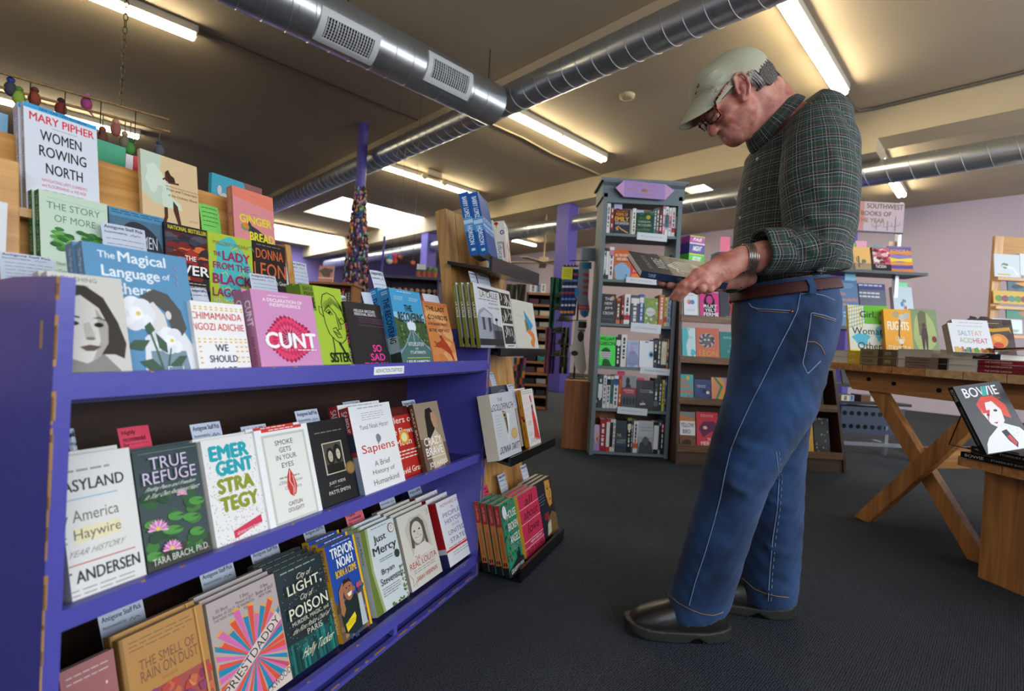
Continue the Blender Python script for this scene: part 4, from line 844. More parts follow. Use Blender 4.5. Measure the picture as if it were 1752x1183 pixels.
S1 = Row(-.075, 1.158, 14); S2 = Row(.012, .84, 12); S3 = Row(.078, .437, 14); S4 = Row(.12, .03, 14)
def bkat(px, n, az, lean, key, w, h, t, cc, sc, front, spine, label, copies=1, step=None, z=None, **kw):
    o = onplane(px[0], px[1], P0+NN*n, NN)
    if z is not None: o.z = z
    a = radians(az); x = Vector((sin(a), cos(a), 0)); nn = Vector((cos(a), -sin(a), 0)); l = radians(lean)
    up = ZZ*cos(l)-nn*sin(l); nl = nn*cos(l)+ZZ*sin(l); fr = lambda k: frame(o-nn*(k*(step or t+.001)/cos(l)), x, -nl, up)
    r = book(fr(0), key, w, h, t, cc, sc, front, spine, label, None, **kw)
    for k in range(1, copies): dup(r, fr(k), ORD[k]+' copy back in the pile behind the '+short_of(label), 'copies of the '+short_of(label))
    return r
def f_hor(c):
    c.R(0, .42, 1, .62, '#3f7fc4'); c.R(0, .5, 1, .55, '#9cc4e4'); c.L([(.1, .06), (.8, .12)], .003, '#9ab4dc'); c.L([(.1, .09), (.8, .15)], .003, '#9ab4dc'); c.T('HORIZON', .1, .38, .94, .45, '#c9dbf0', .01); c.T('BARRY LOPEZ', .12, .58, .9, .63, '#c9dbf0', .01)
def s_hor(c): c.R(0, .4, 1, .62, '#5f9bd2'); c.R(0, .44, 1, .5, '#b8d6ec'); c.T('BARRY LOPEZ', .28, .07, .76, .4, '#e6eef8', .02, rot=1); c.T('HORIZON', .28, .54, .76, .84, '#e6eef8', .02, rot=1); c.R(.3, .9, .7, .94, '#c8d8ea')
bkat((836.5, 434), -.03, 12, 14, 'horizon', .15, .238, .036, '#27519a', '#1d5da6', f_hor, s_hor, 'thick blue book with a bright horizon band, on the top black shelf', copies=2)
def f_edu(c):
    c.P([(.44, .05), (.56, .05), (.5, .3)], '#57382a'); c.P([(.5, .16), (.28, .7), (.16, .98), (.86, .98), (.72, .7)], '#e2902c'); c.P([(.48, .2), (.4, .7), (.36, .98), (.5, .98), (.52, .7)], '#f0c070'); c.B(.5, .86, .26, .12, '#a8302c', 4, .15); c.T('Educated', .04, .42, .96, .52, '#8c9cb8')
def s_edu(c): c.E(.25, .04, .2, .03, '#9c2c34'); c.P([(.15, .07), (.35, .07), (.25, .14)], '#e2902c'); c.E(.72, .22, .2, .045, '#20242c'); c.E(.72, .22, .12, .028, '#e4e2de'); c.T('E', .67, .205, .77, .235, '#20242c', .02); c.T('Educated', .2, .4, .62, .9, '#3f6fa0', .0, rot=1); c.W(.68, .4, .8, .8, 1, '#b05a50', th=.8)
bkat((872, 446), -.06, 6, 9, 'educated', .135, .215, .045, '#e9e6df', '#dedbd4', f_edu, s_edu, 'white paperback with an orange sharpened pencil, on the top black shelf', copies=2, z=1.158)
def f_calle(c):
    c.R(0, .0, .62, 1, '#d9dce4'); c.R(.62, 0, 1, 1, '#e6e5e0'); c.B(.3, .08, .14, .02, '#2a2826', 2); c.R(.1, .05, .66, .075, '#3a3834'); c.T('LA CALLE', .14, .1, .6, .2, '#5c5a26', .0); c.W(.1, .23, .6, .26, 1, '#777', th=.4); c.W(.34, .28, .6, .31, 1, '#777', th=.4); c.T('LYDIA R. OTERO', .3, .34, .62, .37, '#77756a')
    c.P([(0, 1), (0, .56), (.06, .42), (.2, .36), (.4, .46), (.4, 1)], '#9fa5b4'); c.P([(.08, .48), (.2, .4), (.38, .48), (.38, .52), (.08, .52)], '#c4c8d2'); c.R(.12, .52, .18, .72, '#4a4e58'); c.R(.27, .52, .34, .72, '#4a4e58'); c.P([(.36, .6), (.62, .66), (.64, 1), (.36, 1)], '#6c7078'); c.R(.4, .72, .62, .98, '#3a3c42'); c.L([(.49, .55), (.49, .9)], .016, '#22242a'); c.E(.49, .54, .04, .025, '#22242a'); c.R(0, .86, .62, .96, '#2a2a2e')
    for i, (y0, y1) in enumerate(((.06, .28), (.32, .58), (.62, .93))):
        c.R(.66, y0, .96, y1, '#35332f'); rr = random.Random(i+2)
        for k in range(7): x = .68+.26*rr.random(); y = y0+(y1-y0)*rr.random()*.6; c.L([(x, y), (x+.03, y+.08), (x-.01, y+.13)], .02, '#d9d7d0'); 
    c.W(.72, .955, .94, .975, 1, '#555', th=.6)
def s_calle(c): c.T('OTERO', .3, .04, .7, .22, '#c4c088', 0, rot=1); c.T('LA CALLE', .25, .3, .8, .54, '#eeecdc', .03, rot=1)
pb(S2, 'calle', (809, 488), (871, 495), .0, .0145, '#d9dce4', f_calle, 'grey-white paperback with old town photographs and olive spine, on the second black shelf', sc='#7d7a2e', spine=s_calle, copies=4, step=.024)
def f_kite(c):
    c.P([(.5, .19), (.86, .5), (.66, .66)], '#2f9fd4'); c.P([(.5, .19), (.66, .66), (.56, .6)], '#2d8c80'); c.P([(.48, .4), (.56, .38), (.66, .6), (.84, .68), (.88, .8), (.78, .98), (.66, .94), (.64, .86), (.74, .78), (.6, .68), (.5, .64)], '#e8863c'); c.P([(.5, .38), (.62, .46), (.64, .6), (.54, .62)], '#4a8058'); c.L([(.7, .6), (.86, .7)], .01, '#d04a94'); c.L([(.72, .56), (.84, .54)], .01, '#d04a94')
    for x0, y0, x1, y1 in ((.1, .3, .5, .34), (.1, .32, .4, .36), (.64, .12, .76, .16), (.74, .2, .84, .22), (.66, .24, .7, .34), (.2, .8, .34, .76), (.6, .96, .9, .98)): c.L([(x0, y0), (x1, y1)], .004, '#b5b2a6')
pb(S2, 'kite', (874, 513), (911, 518), -.004, .016, '#dfdfd4', f_kite, 'cream sketchbook with a blue kite and orange shape, on the second black shelf', copies=1)
def f_gold(c):
    c.T('THE', .3, .08, .5, .13, '#3a3c40', 0, .1); c.T('GOLDFINCH', .02, .17, .95, .27, '#34363a', 0, .1); c.P([(.42, .28), (.62, .33), (.7, .36), (.56, .7), (.52, .82)], '#e8eaee'); c.P([(.42, .28), (.58, .32), (.56, .56), (.52, .68)], '#38302a'); c.P([(.44, .3), (.56, .32), (.55, .4), (.46, .4)], '#c8b070'); c.E(.5, .36, .04, .03, '#3a2418'); c.P([(.46, .4), (.52, .42), (.52, .6), (.49, .58)], '#a08a44'); c.L([(.6, .35), (.52, .82)], .006, '#9ca0aa')
    c.W(.08, .34, .3, .7, 8, '#a4a8b0', th=.2); c.E(.8, .68, .14, .085, '#c49c5c'); c.E(.8, .68, .12, .07, '#d4b070'); c.T('DONNA TARTT', .1, .82, .95, .92, '#34363a', .0, .08)
pb(S3, 'goldfinch', (836, 673), (876, 671), -.012, .05, '#c9ccd2', f_gold, 'thick grey-white paperback with a torn slit showing a bird, on the third black shelf', sc='#d8cfb8')
def f_dark(c): c.E(.6, .12, .22, .05, '#8a919c'); c.E(.6, .13, .2, .045, '#4a5462')
pb(S3, 'slate', (839, 661), (869, 659), .05, .02, '#48525f', f_dark, 'slate grey book standing behind the torn slit paperback')
def f_red(c):
    c.W(.08, .03, .92, .1, 2, '#888', th=.3)
    for t, y in (('House', .2), ('of', .31), ('Broken', .42)): c.T(t, .06, y, .5, y+.07, '#f0c8d0', 0, .1)
    c.W(.16, .56, .5, .64, 3, '#999', th=.3); c.T('OSO', .1, .74, .4, .82, '#bbb', -.01); c.T('BUXO', .2, .86, .6, .94, '#bbb', -.01)
    c.P([(.62, .14), (.72, .1), (.78, .24), (.7, .26)], '#c83440'); c.E(.74, .27, .05, .035, '#e8c8b0'); c.P([(.66, .3), (.78, .28), (.78, .38), (.68, .4)], '#222'); c.P([(.62, .4), (.78, .36), (.86, .55), (.97, .9), (.86, .94), (.78, .88), (.7, .94), (.62, .86), (.5, .9), (.6, .7)], '#d23c3c'); c.L([(.78, .56), (.8, .66)], .012, '#222')
def s_red(c): c.T('House of the Spirits', .3, .04, .7, .4, '#7a4a1c', .0, rot=1); c.E(.4, .48, .25, .03, '#b82a34'); c.E(.6, .53, .2, .03, '#222'); c.T('OSCAR WILDE', .3, .6, .7, .92, '#7a4a1c', .01, rot=1)
pb(S3, 'reddress', (890.5, 669), (910, 664), .0, .02, '#e8e3de', f_red, 'white paperback with a woman in a red dress, on the third black shelf', sc='#c98a24', spine=lambda c: (c.W(.3, .04, .5, .4, 1, '#8a5a20', th=.8), c.E(.4, .48, .3, .03, '#b82a34'), c.E(.65, .53, .2, .03, '#222'), c.W(.4, .6, .6, .92, 1, '#8a5a20', th=.8)), copies=2, step=.034)
def f_house(c):
    rr = random.Random(4)
    for i in range(60): c.B(rr.random(), rr.random()*.8, .03, .02, rr.choice(['#1c5a44', '#d8603c', '#1f6a50', '#4a9ab8', '#c84a3c', '#1a4a3c']), i)
    c.R(.0, 0, .02, 1, '#2a2a30'); c.E(.2, .12, .13, .09, '#d9dde2'); c.T('THE', .16, .19, .3, .23, '#e8ece4'); c.T('HOUSE', .32, .13, .92, .24, '#e8ece4', .01); c.T('BROKEN', .3, .3, .94, .41, '#e8ece4', .01); c.T('ANGELS', .32, .48, .94, .59, '#e8ece4', .01); c.W(.3, .62, .8, .7, 3, '#9ac8b0', th=.25)
    c.P([(0, 1), (0, .92), (.3, .88), (.5, .84), (.8, .82), (1, .86), (1, 1)], '#1f242c'); c.P([(.6, .84), (.62, .74), (.68, .74), (.7, .84)], '#1f242c'); c.P([(.72, .84), (.74, .7), (.8, .7), (.82, .84)], '#1f242c'); c.T('LUIS ALBERTO URREA', .08, .91, .96, .97, '#dfe2e4', .01)
def s_house(c): c.R(0, 0, 1, .3, '#9c2c28'); c.T('LUIS URREA', .3, .06, .6, .26, '#d8a090', rot=1); c.R(0, .3, 1, .86, '#b06c34'); c.T('THE HOUSE OF BROKEN ANGELS', .3, .4, .7, .76, '#5a3018', 0, rot=1); c.E(.3, .82, .14, .03, '#1c1a1c'); c.E(.7, .82, .14, .03, '#1c1a1c'); c.R(0, .87, 1, 1, '#16181c')
pb(S4, 'house', (853.5, 867), (878.5, 850.5), -.022, .022, '#2c8a68', f_house, 'green patterned paperback with dark spine bottom, on the lowest black shelf', sc='#9c2c28', spine=s_house, copies=4, step=.027)
def f_love(c):
    for y in (.23, .47, .76, .86): c.R(0, y, 1, y+.008, '#f0e2e4')
    for t, y, x0, x1 in (('all', .07, .3, .68), ('about', .28, .18, .9), ('love', .52, .28, .86)): c.T(t, x0, y, x1, y+.14, '#3a2226', 0, .1)
    c.T('NEW VISIONS', .3, .79, .9, .83, '#f0e2e4', .01); c.T('bell hooks', .1, .88, .94, .97, '#3a2226')
pb(S4, 'love', (884, 848), (917.4, 834), -.012, .022, '#cf2f55', f_love, 'bright red-pink paperback with black italic words and white rules, on the lowest black shelf', copies=3, sc='#e0b040')
def f_face(c):
    c.P([(.5, 0), (1, 0), (1, .6), (.7, .56), (.56, .4)], '#3c2c20'); c.P([(.62, .04), (.9, .06), (.94, .3), (.86, .5), (.7, .52), (.6, .3)], '#c8964c'); c.E(.74, .2, .05, .015, '#3a2418'); c.E(.9, .2, .03, .014, '#3a2418'); c.L([(.68, .16), (.8, .14)], .008, '#4a3020'); c.P([(.82, .2), (.86, .33), (.8, .33)], '#a87838'); c.E(.8, .4, .06, .016, '#a04030'); c.P([(.4, 1), (.5, .7), (.8, .62), (1, .7), (1, 1)], '#7a6038'); c.P([(.36, .98), (.46, .78), (.66, .74), (.6, .95)], '#c8c4ac'); c.W(.1, .25, .5, .45, 4, '#8890a0', th=.2); c.R(.34, .58, .6, .7, '#8a2c30')
pb(S4, 'face', (911, 829), (940.5, 816), -.006, .022, '#1f2632', f_face, 'dark paperback with a painted golden woman\'s face, right end of the lowest black shelf', copies=3, sc='#9fb0a8', spine=lambda c: c.E(.5, .06, .25, .02, '#333'))
card(S1, (795, 329), (803, 334), .05, 'white note corner above the thick blue horizon book', wid=.05)
card(S1, (830, 352), (839, 366), .03, 'white note corner between the blue book and the pencil book', kind='blank')
card(S2, (805, 463), (817, 471), .055, 'folded white note behind the old town photographs book, left piece', hgt=.14)
card(S2, (818, 465), (838, 467), .06, 'white printed note behind the old town photographs book, right piece', hgt=.14)
card(S3, (839, 637), (847, 638), .08, 'pale note at left above the slate grey book', hgt=.1)
card(S3, (870, 658), (880, 655), .03, 'narrow white note left of the red dress book', hgt=.1)
card(S4, (829, 833), (837, 831), .07, 'pink note behind the green patterned paperback', '#d83a58', kind='high')
card(S4, (854, 814), (866, 809), .09, 'curling white note behind the red-pink paperback')
card(S4, (893, 798), (903, 796), .06, 'curling white note behind the golden face paperback')
# ------------------------------------------------------------------ grey bookcase facing the camera
YF = 3.84
grey_m = mat('paint_grey_green', '67757a', .6, bump=(40, .1), vary=(4, .16))
brown_in = wood('walnut_veneer', '3b2416', '5c3a24', 4, .5, 'X')
X0, X1 = .655, 1.272
bc = empty('bookcase', Matrix.Translation((0, YF, 0))); tag(bc, 'tall grey painted bookcase with a crown moulding and lilac sign, full of books', 'bookcase')
def part(nm, parent, x0, y0, z0, x1, y1, z1, m, bevel=0):
    mb = MB(); mb.box(x0, y0, z0, x1, y1, z1, m); return mb.build(nm, parent, bevel=bevel)
part('side_panel', bc, X0, 0, 0, X0+.03, .3, 2.06, grey_m); part('side_panel', bc, X1-.03, 0, 0, X1, .3, 2.06, grey_m)
part('back_panel', bc, X0+.03, .285, 0, X1-.03, .298, .42, brown_in)
mb = MB(); mb.prism([(-.0, 2.03), (-.0, 2.12), (-.03, 2.14), (-.03, 2.155), (.31, 2.155), (.31, 2.03)], X0-.012, X1+.012, grey_m, lambda y, z, d: Vector((d, y, z))); mb.box(X0-.03, -.035, 2.15, X1+.03, .33, 2.17, grey_m); mb.build('crown', bc)
SHZ = [.03, .372, .705, 1.045, 1.39, 1.752]
for z in SHZ: part('shelf', bc, X0+.03, .004, z-.022, X1-.03, .285, z, grey_m, .002)
part('top_rail', bc, X0+.03, 0, 1.99, X1-.03, .02, 2.03, grey_m)
# lilac hexagonal sign
lil = mat('sign_lilac', 'a687c0', .7, vary=(20, .1)); lil2 = mat('sign_pink', 'c69ac6', .7, vary=(20, .1))
def S(px, py, y=-.05): v = at(px, py, YF+y); return (v.x, v.z)
pts = [S(980+x/4.227, 280+y/4.227) for x, y in ((310, 175), (372, 120), (670, 150), (735, 195), (668, 262), (370, 240))]
mb = MB(); fr = lambda x, z, d: Vector((x, -.05+d, z))
mb.prism([pts[i] for i in (1, 5, 4, 2)], 0, .012, lil, fr); mb.prism([pts[i] for i in (0, 5, 1)], 0, .012, lil2, fr); mb.prism([pts[i] for i in (2, 4, 3)], 0, .012, lil2, fr)
cv = Cv(mb, (pts[1][0], -.05, pts[5][1]), (1, 0, 0), (0, 0, 1), pts[2][0]-pts[1][0], pts[2][1]-pts[4][1])
for i, (t, x0, x1) in enumerate((('Religion', .25, .7), ('New', .12, .34), ('Arrival', .58, .9), ('Philosophy', .3, .75))):
    y = (.12, .42, .42, .72)[i]; cv.T(t, x0, y, x1, y+.16, '#b08a50')
cv.P([(.42, .5), (.5, .4), (.58, .5), (.56, .62), (.44, .62)][::-1], '#a8703c')
q = mb.build('sign_board', mw=Matrix.Translation((0, YF, 0))); tag(q, 'lilac hexagonal sign with gold script on top of the grey bookcase', 'sign')

CN = {'k': '#1c1c20', 'w': '#dcdcd8', 'g': '#a9bd9a', 'n': '#26304e', 't': '#2f6a70', 'b': '#6a4630', 'r': '#9c2a2c', 'p': '#c8829a', 'o': '#c8622e', 's': '#3c4654', 'u': '#2c5a9c', 'y': '#c8b83a', 'e': '#d8cfb0', 'l': '#8a9cc0', 'd': '#2c3a2c', 'R': '#c03038', 'G': '#6a6e74'}
CNAME = {'k': 'black', 'w': 'white', 'g': 'pale green', 'n': 'navy', 't': 'teal', 'b': 'brown', 'r': 'dark red', 'p': 'pink', 'o': 'orange', 's': 'slate', 'u': 'blue', 'y': 'yellow', 'e': 'cream', 'l': 'light blue', 'd': 'dark green', 'R': 'red', 'G': 'grey'}
ORDN = ['leftmost', 'second', 'third', 'fourth', 'fifth', 'sixth', 'seventh', 'eighth', 'ninth', 'tenth', 'eleventh', 'twelfth', 'thirteenth', 'fourteenth', 'fifteenth', 'sixteenth', 'seventeenth', 'eighteenth', 'nineteenth', 'twentieth', 'twenty-first', 'twenty-second']
def spine_book(x0, x1, zt, z0, yf, code, label, accent=None, dep=.14, seed=0):
    """shelved with its spine to the viewer"""
    w = max(.006, x1-x0-.001); h = zt-z0; rr = random.Random(seed*7+int(x0*999)); c = CN[code]; mb = MB(); m = cover_mat(c, .4)
    mb.box(0, 0, 0, w, .002, h, m); mb.box(0, .002, 0, .0015, dep, h, m); mb.box(w-.0015, .002, 0, w, dep, h, m); mb.box(.0015, .002, .002, w-.0015, dep-.002, h-.002, paper)
    cv = Cv(mb, (0, 0, 0), (1, 0, 0), (0, 0, 1), w, h); f = '#e6e2d8' if code in 'knrsbdutoRG' else '#3a3c48'
    if accent: cv.R(0, .7 if rr.random() < .5 else .1, 1, .86 if rr.random() < .5 else .28, CN[accent])
    cv.W(.35, .1+.1*rr.random(), .65, .6+.25*rr.random(), 1, f, th=.001) if False else None
    y = .08+.08*rr.random()
    while y < .8:
        l = .04+.1*rr.random(); cv.R(.32, y, .68, min(y+l, .9), f if not accent or rr.random() < .6 else CN[accent]); cv.k -= 1; y += l+.015+.05*rr.random()
    o = mb.build('book', mw=Matrix.Translation((x0, yf, z0))); tag(o, label, 'book'); return o
def face_book(x0, x1, zt, z0, yf, key, cc, front, label, lean=8, sc=None, spine=None, t=.02, copies=1):
    l = radians(lean); h = (zt-z0)/cos(l); mwf = lambda k: frame(Vector((x0, yf+k*(t+.001), z0+t*sin(l))), Vector((1, 0, 0)), Vector((0, cos(l), -sin(l))), Vector((0, sin(l), cos(l))))
    r = book(mwf(0), key, x1-x0, h, t, cc, sc, front, spine, label)
    for k in range(1, copies): dup(r, mwf(k), ORD[k]+' copy standing behind the '+short_of(label), 'copies of the '+short_of(label))
    return r
def pxz(px, py, Y): v = at(px, py, Y); return v.x, v.z
SHN = ['bottom', 'second lowest', 'third lowest', 'third highest', 'second highest', 'top']
def fill(sh, oy, items):
    """items: ('s', x0, x1, top, code, accent) spine out or ('f', x0, x1, top, key, colour, fn, label) face out; in crop pixels"""
    z0 = SHZ[sh]+.001; n = 0; lastx = X0+.032
    for it in items:
        kind, a, b, top = it[:4]; yf = YF+.02
        xa, _ = pxz(980+a/4.227, oy+top/4.227, yf); xb, zt = pxz(980+b/4.227, oy+top/4.227, yf)
        xa = max(xa, X0+.031); xb = min(xb, X1-.032)
        if kind == 's':
            if xa < lastx: xa = lastx
            n += 1; code = it[4]
            spine_book(xa, xb, zt, z0, yf, code, '%s %s book spine, %s on %s grey bookcase shelf' % ('wide' if xb-xa > .035 else 'thin' if xb-xa < .018 else 'plain', CNAME[code], 'leftmost spine' if n == 1 else ORDN[n-1]+' spine from left', SHN[sh]), it[5] if len(it) > 5 else None)
            lastx = xb+.0005
        else:
            face_book(xa, xb, zt, z0, yf-.012, it[4], it[5], it[6], it[7]+', face out, %s grey bookcase shelf' % SHN[sh], lean=6)
            lastx = xb+.0005
def g_emily(c): c.B(.3, .2, .5, .24, '#5a2a26', 2, .3); c.T('THE COMPLETE', .1, .05, .85, .12, '#c88a30'); c.T('POEMS OF', .1, .15, .85, .28, '#e09a34', .02); c.T('EMILY', .04, .32, .92, .5, '#eab23c', .03); c.T('DICKINSON', .06, .53, .92, .64, '#d8c8c0', .02); c.L([(.1, .8), (.25, .72), (.5, .85), (.9, .98)], .05, '#d8983c'); c.E(.2, .84, .08, .05, '#d8983c')
def g_green(c):
    rr = random.Random(3)
    for i in range(30): c.B(rr.random(), rr.random(), .12, .05, rr.choice(['#1f4a34', '#2c5a3a', '#16382a', '#3a6a3e']), i)
    c.E(.68, .2, .13, .1, '#b8a03c'); c.T('CARSON', .08, .36, .8, .46, '#c8d4c8'); c.T('MCCULLERS', .08, .52, .86, .62, '#c8d4c8'); c.T('COLLECTED', .15, .76, .8, .82, '#8aa088')
fill(5, 280, [('s', 232, 250, 295, 'g'), ('s', 252, 278, 288, 'w'), ('s', 280, 302, 297, 'k', 'r'), ('f', 305, 418, 335, 'emily', '#232c48', g_emily, 'navy book with gold lettering and a maroon scroll'), ('s', 436, 462, 325, 'w'), ('f', 465, 588, 362, 'carson', '#1c4432', g_green, 'dark green patterned book with a gold disc'), ('s', 592, 611, 325, 't'), ('s', 612, 631, 318, 'b'), ('s', 632, 655, 318, 'k', 'r'), ('s', 657, 674, 308, 'p', 'w'), ('s', 675, 697, 313, 'w', 't'), ('s', 700, 721, 320, 'w', 'p'), ('s', 723, 748, 320, 'w', 'R'), ('s', 750, 768, 335, 'k', 'w')])
def g_agents(c): c.B(.5, .75, .5, .3, '#8fb4d4', 4, .15); c.R(0, 0, 1, .3, '#cf6a2c'); c.T('ALL THE AGENTS', .05, .15, .95, .24, '#f0dcc8', .02); c.T('AND SAINTS', .15, .28, .85, .37, '#f0dcc8', .02); c.W(.1, .4, .9, .44, 1, '#5a3a2a', th=.5); c.E(.76, .86, .03, .05, '#2a2c38')
def g_wish(c): c.P([(0, 0), (1, 0), (1, .4), (0, .2)], '#5aa0b8'); c.P([(0, .2), (1, .4), (1, .7), (0, .75)], '#e0433c'); c.P([(0, .75), (1, .7), (1, 1), (0, 1)], '#e8823a'); c.T('What they', .1, .2, .8, .3, '#f4e4dc', .02); c.T('will you', .1, .38, .7, .48, '#f4e4dc', .02); c.T('a brother', .12, .56, .9, .66, '#f4e4dc', .02)
fill(4, 280, [('s', 213, 226, 610, 'o'), ('s', 228, 246, 610, 'k', 'w'), ('s', 247, 268, 612, 'k', 'w'), ('s', 269, 303, 604, 'w', 'p'), ('f', 305, 424, 624, 'agents', '#c86a34', g_agents, 'orange book with pale blue mountains'), ('f', 427, 545, 672, 'wish', '#e0433c', g_wish, 'red, orange and blue book with white script')])
# small blue and teal books lying behind the held book on the same shelf
for i, (a, b, t_, cd) in enumerate(((560, 612, 652, 'u'), (620, 690, 668, 't'), (700, 742, 662, 'u'))):
    xa, zt = pxz(980+a/4.227, 280+t_/4.227, YF+.1); xb, _ = pxz(980+b/4.227, 280+t_/4.227, YF+.1)
    spine_book(xa, xb, zt, SHZ[4]+.001, YF+.1, cd, ['bright blue book top behind the red and orange book', 'teal book top above the book in the man\'s hands', 'small royal blue book at the right end above the held book'][i])
def g_crow(c): c.E(.78, .14, .12, .08, '#b88a58'); c.E(.78, .14, .08, .055, '#c8a070'); 
def g_crow2(c):
    g_crow(c)
    for t, y in (('THE', .12), ('NEW', .28), ('JIM', .45), ('CROW', .62)): c.T(t, .14 if t == 'CROW' else .25, y, .86 if t == 'CROW' else .75, y+.1, '#d0d0d4', .02)
    for i in range(9): c.R(.02+.11*i, .2, .05+.11*i, .9, '#26262c') if False else None
    c.W(.1, .86, .9, .94, 2, '#70707a', th=.3)
def g_garden(c):
    rr = random.Random(2)
    for i in range(34): c.B(rr.random(), rr.random(), .09, .05, rr.choice(['#8aa83c', '#5a8a3a', '#b8608a', '#c8a83a', '#6a9a4a', '#d8d0c0']), i)
    c.B(.45, .52, .36, .16, '#c8d0d4', 3, .12); c.W(.15, .5, .8, .6, 2, '#c86a4a', th=.3)
fill(3, 280, [('f', 195, 316, 948, 'crow', '#222228', g_crow2, 'black book with large pale capitals and gold seal'), ('s', 320, 350, 975, 'o', 'b'), ('s', 358, 378, 955, 'r', 'k'), ('s', 379, 421, 945, 'w', 'R'), ('s', 425, 486, 955, 's', 'w'), ('s', 488, 520, 948, 'u', 'w'), ('f', 522, 620, 978, 'garden', '#7a9a44', g_garden, 'green floral book with a pale oval label'), ('s', 630, 667, 952, 'o'), ('s', 669, 689, 970, 'y', 'R'), ('s', 690, 710, 965, 'l'), ('s', 711, 731, 962, 'l', 'w')])
def g_gibson(c): c.T('WILLIAM', .04, .05, .9, .16, '#0e3a14', .03); c.T('GIBSON', .02, .2, .96, .32, '#0e3a14', .03); c.E(.42, .6, .3, .2, '#14581c'); c.P([(.2, 1), (.25, .8), (.6, .8), (.8, 1)], '#14581c'); 
def g_gib2(c):
    g_gibson(c); c.R(.04, .54, .74, .58, '#c8d0c8'); c.R(.06, .6, .74, .645, '#c8d0c8'); c.R(.1, .665, .7, .71, '#c8d0c8'); c.R(.14, .73, .66, .76, '#c8d0c8')
def g_lav(c): c.B(.5, .7, .5, .3, '#8a94b8', 3, .2); c.B(.4, .3, .2, .1, '#b8a0c8', 4); c.T('CENTERS', .3, .1, .9, .17, '#5a649a'); c.L([(.3, .5), (.7, .45)], .02, '#b0506a'); c.R(0, .86, 1, .9, '#7a86b0')
def g_eye(c): c.R(.38, .03, .65, .06, '#2a2c34'); c.E(.85, .5, .22, .14, '#a8d0e4'); c.E(.85, .5, .15, .1, '#5aa8d0'); c.E(.85, .5, .1, .07, '#12161c')
fill(2, 540, [('s', 180, 194, 165, 'G', 'R'), ('f', 196, 315, 152, 'gibson', '#3ce048', g_gib2, 'neon green book with a dark head silhouette'), ('s', 318, 352, 158, 'k', 'w'), ('s', 355, 397, 140, 'w'), ('f', 398, 481, 183, 'laven', '#a4b0d0', g_lav, 'hazy lavender and blue book'), ('f', 487, 588, 190, 'eye', '#dfe4ea', g_eye, 'white book with a blue eye at its edge'), ('s', 590, 618, 180, 's', 'k'), ('s', 620, 644, 168, 'k'), ('s', 646, 686, 170, 'k', 'e'), ('s', 688, 712, 170, 'o', 'k')])
def g_raisin(c): c.R(0, 0, 1, .36, '#8f9498'); c.E(.4, .17, .14, .12, '#2a2a2c'); c.P([(.2, .36), (.3, .26), (.55, .26), (.65, .36)], '#2a2a2c'); c.R(0, .36, 1, .58, '#9c343c'); c.T('GIDDINGS', .1, .41, .85, .47, '#e0c8c8', .01); c.W(.3, .5, .9, .54, 1, '#d8b8b8', th=.4); c.R(0, .58, 1, 1, '#4e5256'); [c.E(.18+.22*i, .76, .09, .12, '#2c2e32') for i in range(4)]
def g_blk(c): c.R(.35, .05, .95, .32, '#3a3a40'); c.W(.2, .32, .9, .45, 2, '#a8a8ac', th=.3); c.R(.75, .36, .95, .42, '#b8b8bc'); c.P([(.2, .78), (.5, .76), (.55, .82), (.2, .84)], '#c8c8c4'); c.L([(.36, .7), (.38, .78)], .015, '#c8c8c4')
fill(1, 540, [('s', 164, 188, 440, 'd', 't'), ('s', 190, 222, 430, 's', 'w'), ('s', 225, 250, 435, 'w'), ('s', 252, 277, 440, 'w', 'k'), ('s', 279, 299, 440, 'e', 't'), ('s', 302, 335, 436, 'w', 'u'), ('s', 338, 359, 440, 'R', 'o'), ('f', 361, 466, 442, 'raisin', '#6a6e72', g_raisin, 'grey book with red band and old portrait'), ('f', 468, 590, 476, 'blk', '#1a1a1e', g_blk, 'black book with a small white bird'), ('s', 594, 626, 460, 'd', 'G'), ('s', 627, 651, 468, 'd'), ('s', 652, 670, 468, 'y'), ('s', 672, 692, 462, 'u', 'k')])
def g_sun(c): c.P([(0, .5), (1, .4), (1, 1), (0, 1)], '#9a8ab8'); c.B(.5, .5, .36, .2, '#d8a088', 3, .2); c.R(.1, .1, .9, .2, '#c0b0d0'); c.E(.6, .55, .14, .08, '#6a5a88')
def g_dbl(c): c.R(0, .5, 1, .8, '#2c4458'); c.T('THE', .1, .42, .5, .52, '#a8a078', .02); c.T('LOST', .15, .6, .9, .72, '#a8a078', .02)
def g_bw(c): c.R(0, 0, 1, .5, '#b4b9bc'); c.W(.15, .2, .9, .38, 2, '#8a8e92', th=.3); c.P([(0, 1), (.1, .7), (.3, .62), (.4, .5), (.55, .48), (.7, .6), (.9, .66), (1, 1)], '#3c4044'); c.B(.5, .62, .2, .12, '#54585c', 2)
fill(0, 540, [('f', 136, 198, 795, 'sun', '#c0a8c4', g_sun, 'mauve and peach sunset book'), ('s', 200, 246, 752, 'r'), ('s', 248, 273, 750, 'R', 'w'), ('s', 276, 296, 752, 'e', 'k'), ('s', 297, 313, 752, 'w'), ('f', 316, 396, 768, 'dbl', '#1f2c38', g_dbl, 'dark blue book with muted gold letters'), ('s', 399, 427, 765, 'k', 'e'), ('s', 428, 442, 768, 's'), ('s', 444, 477, 766, 'w', 'o'), ('f', 479, 588, 770, 'bw', '#9fa4a8', g_bw, 'grey book with a monochrome crowd photo'), ('s', 590, 626, 775, 'k', 'w'), ('s', 627, 641, 775, 'l', 'k'), ('s', 643, 664, 770, 'k', 'r')])
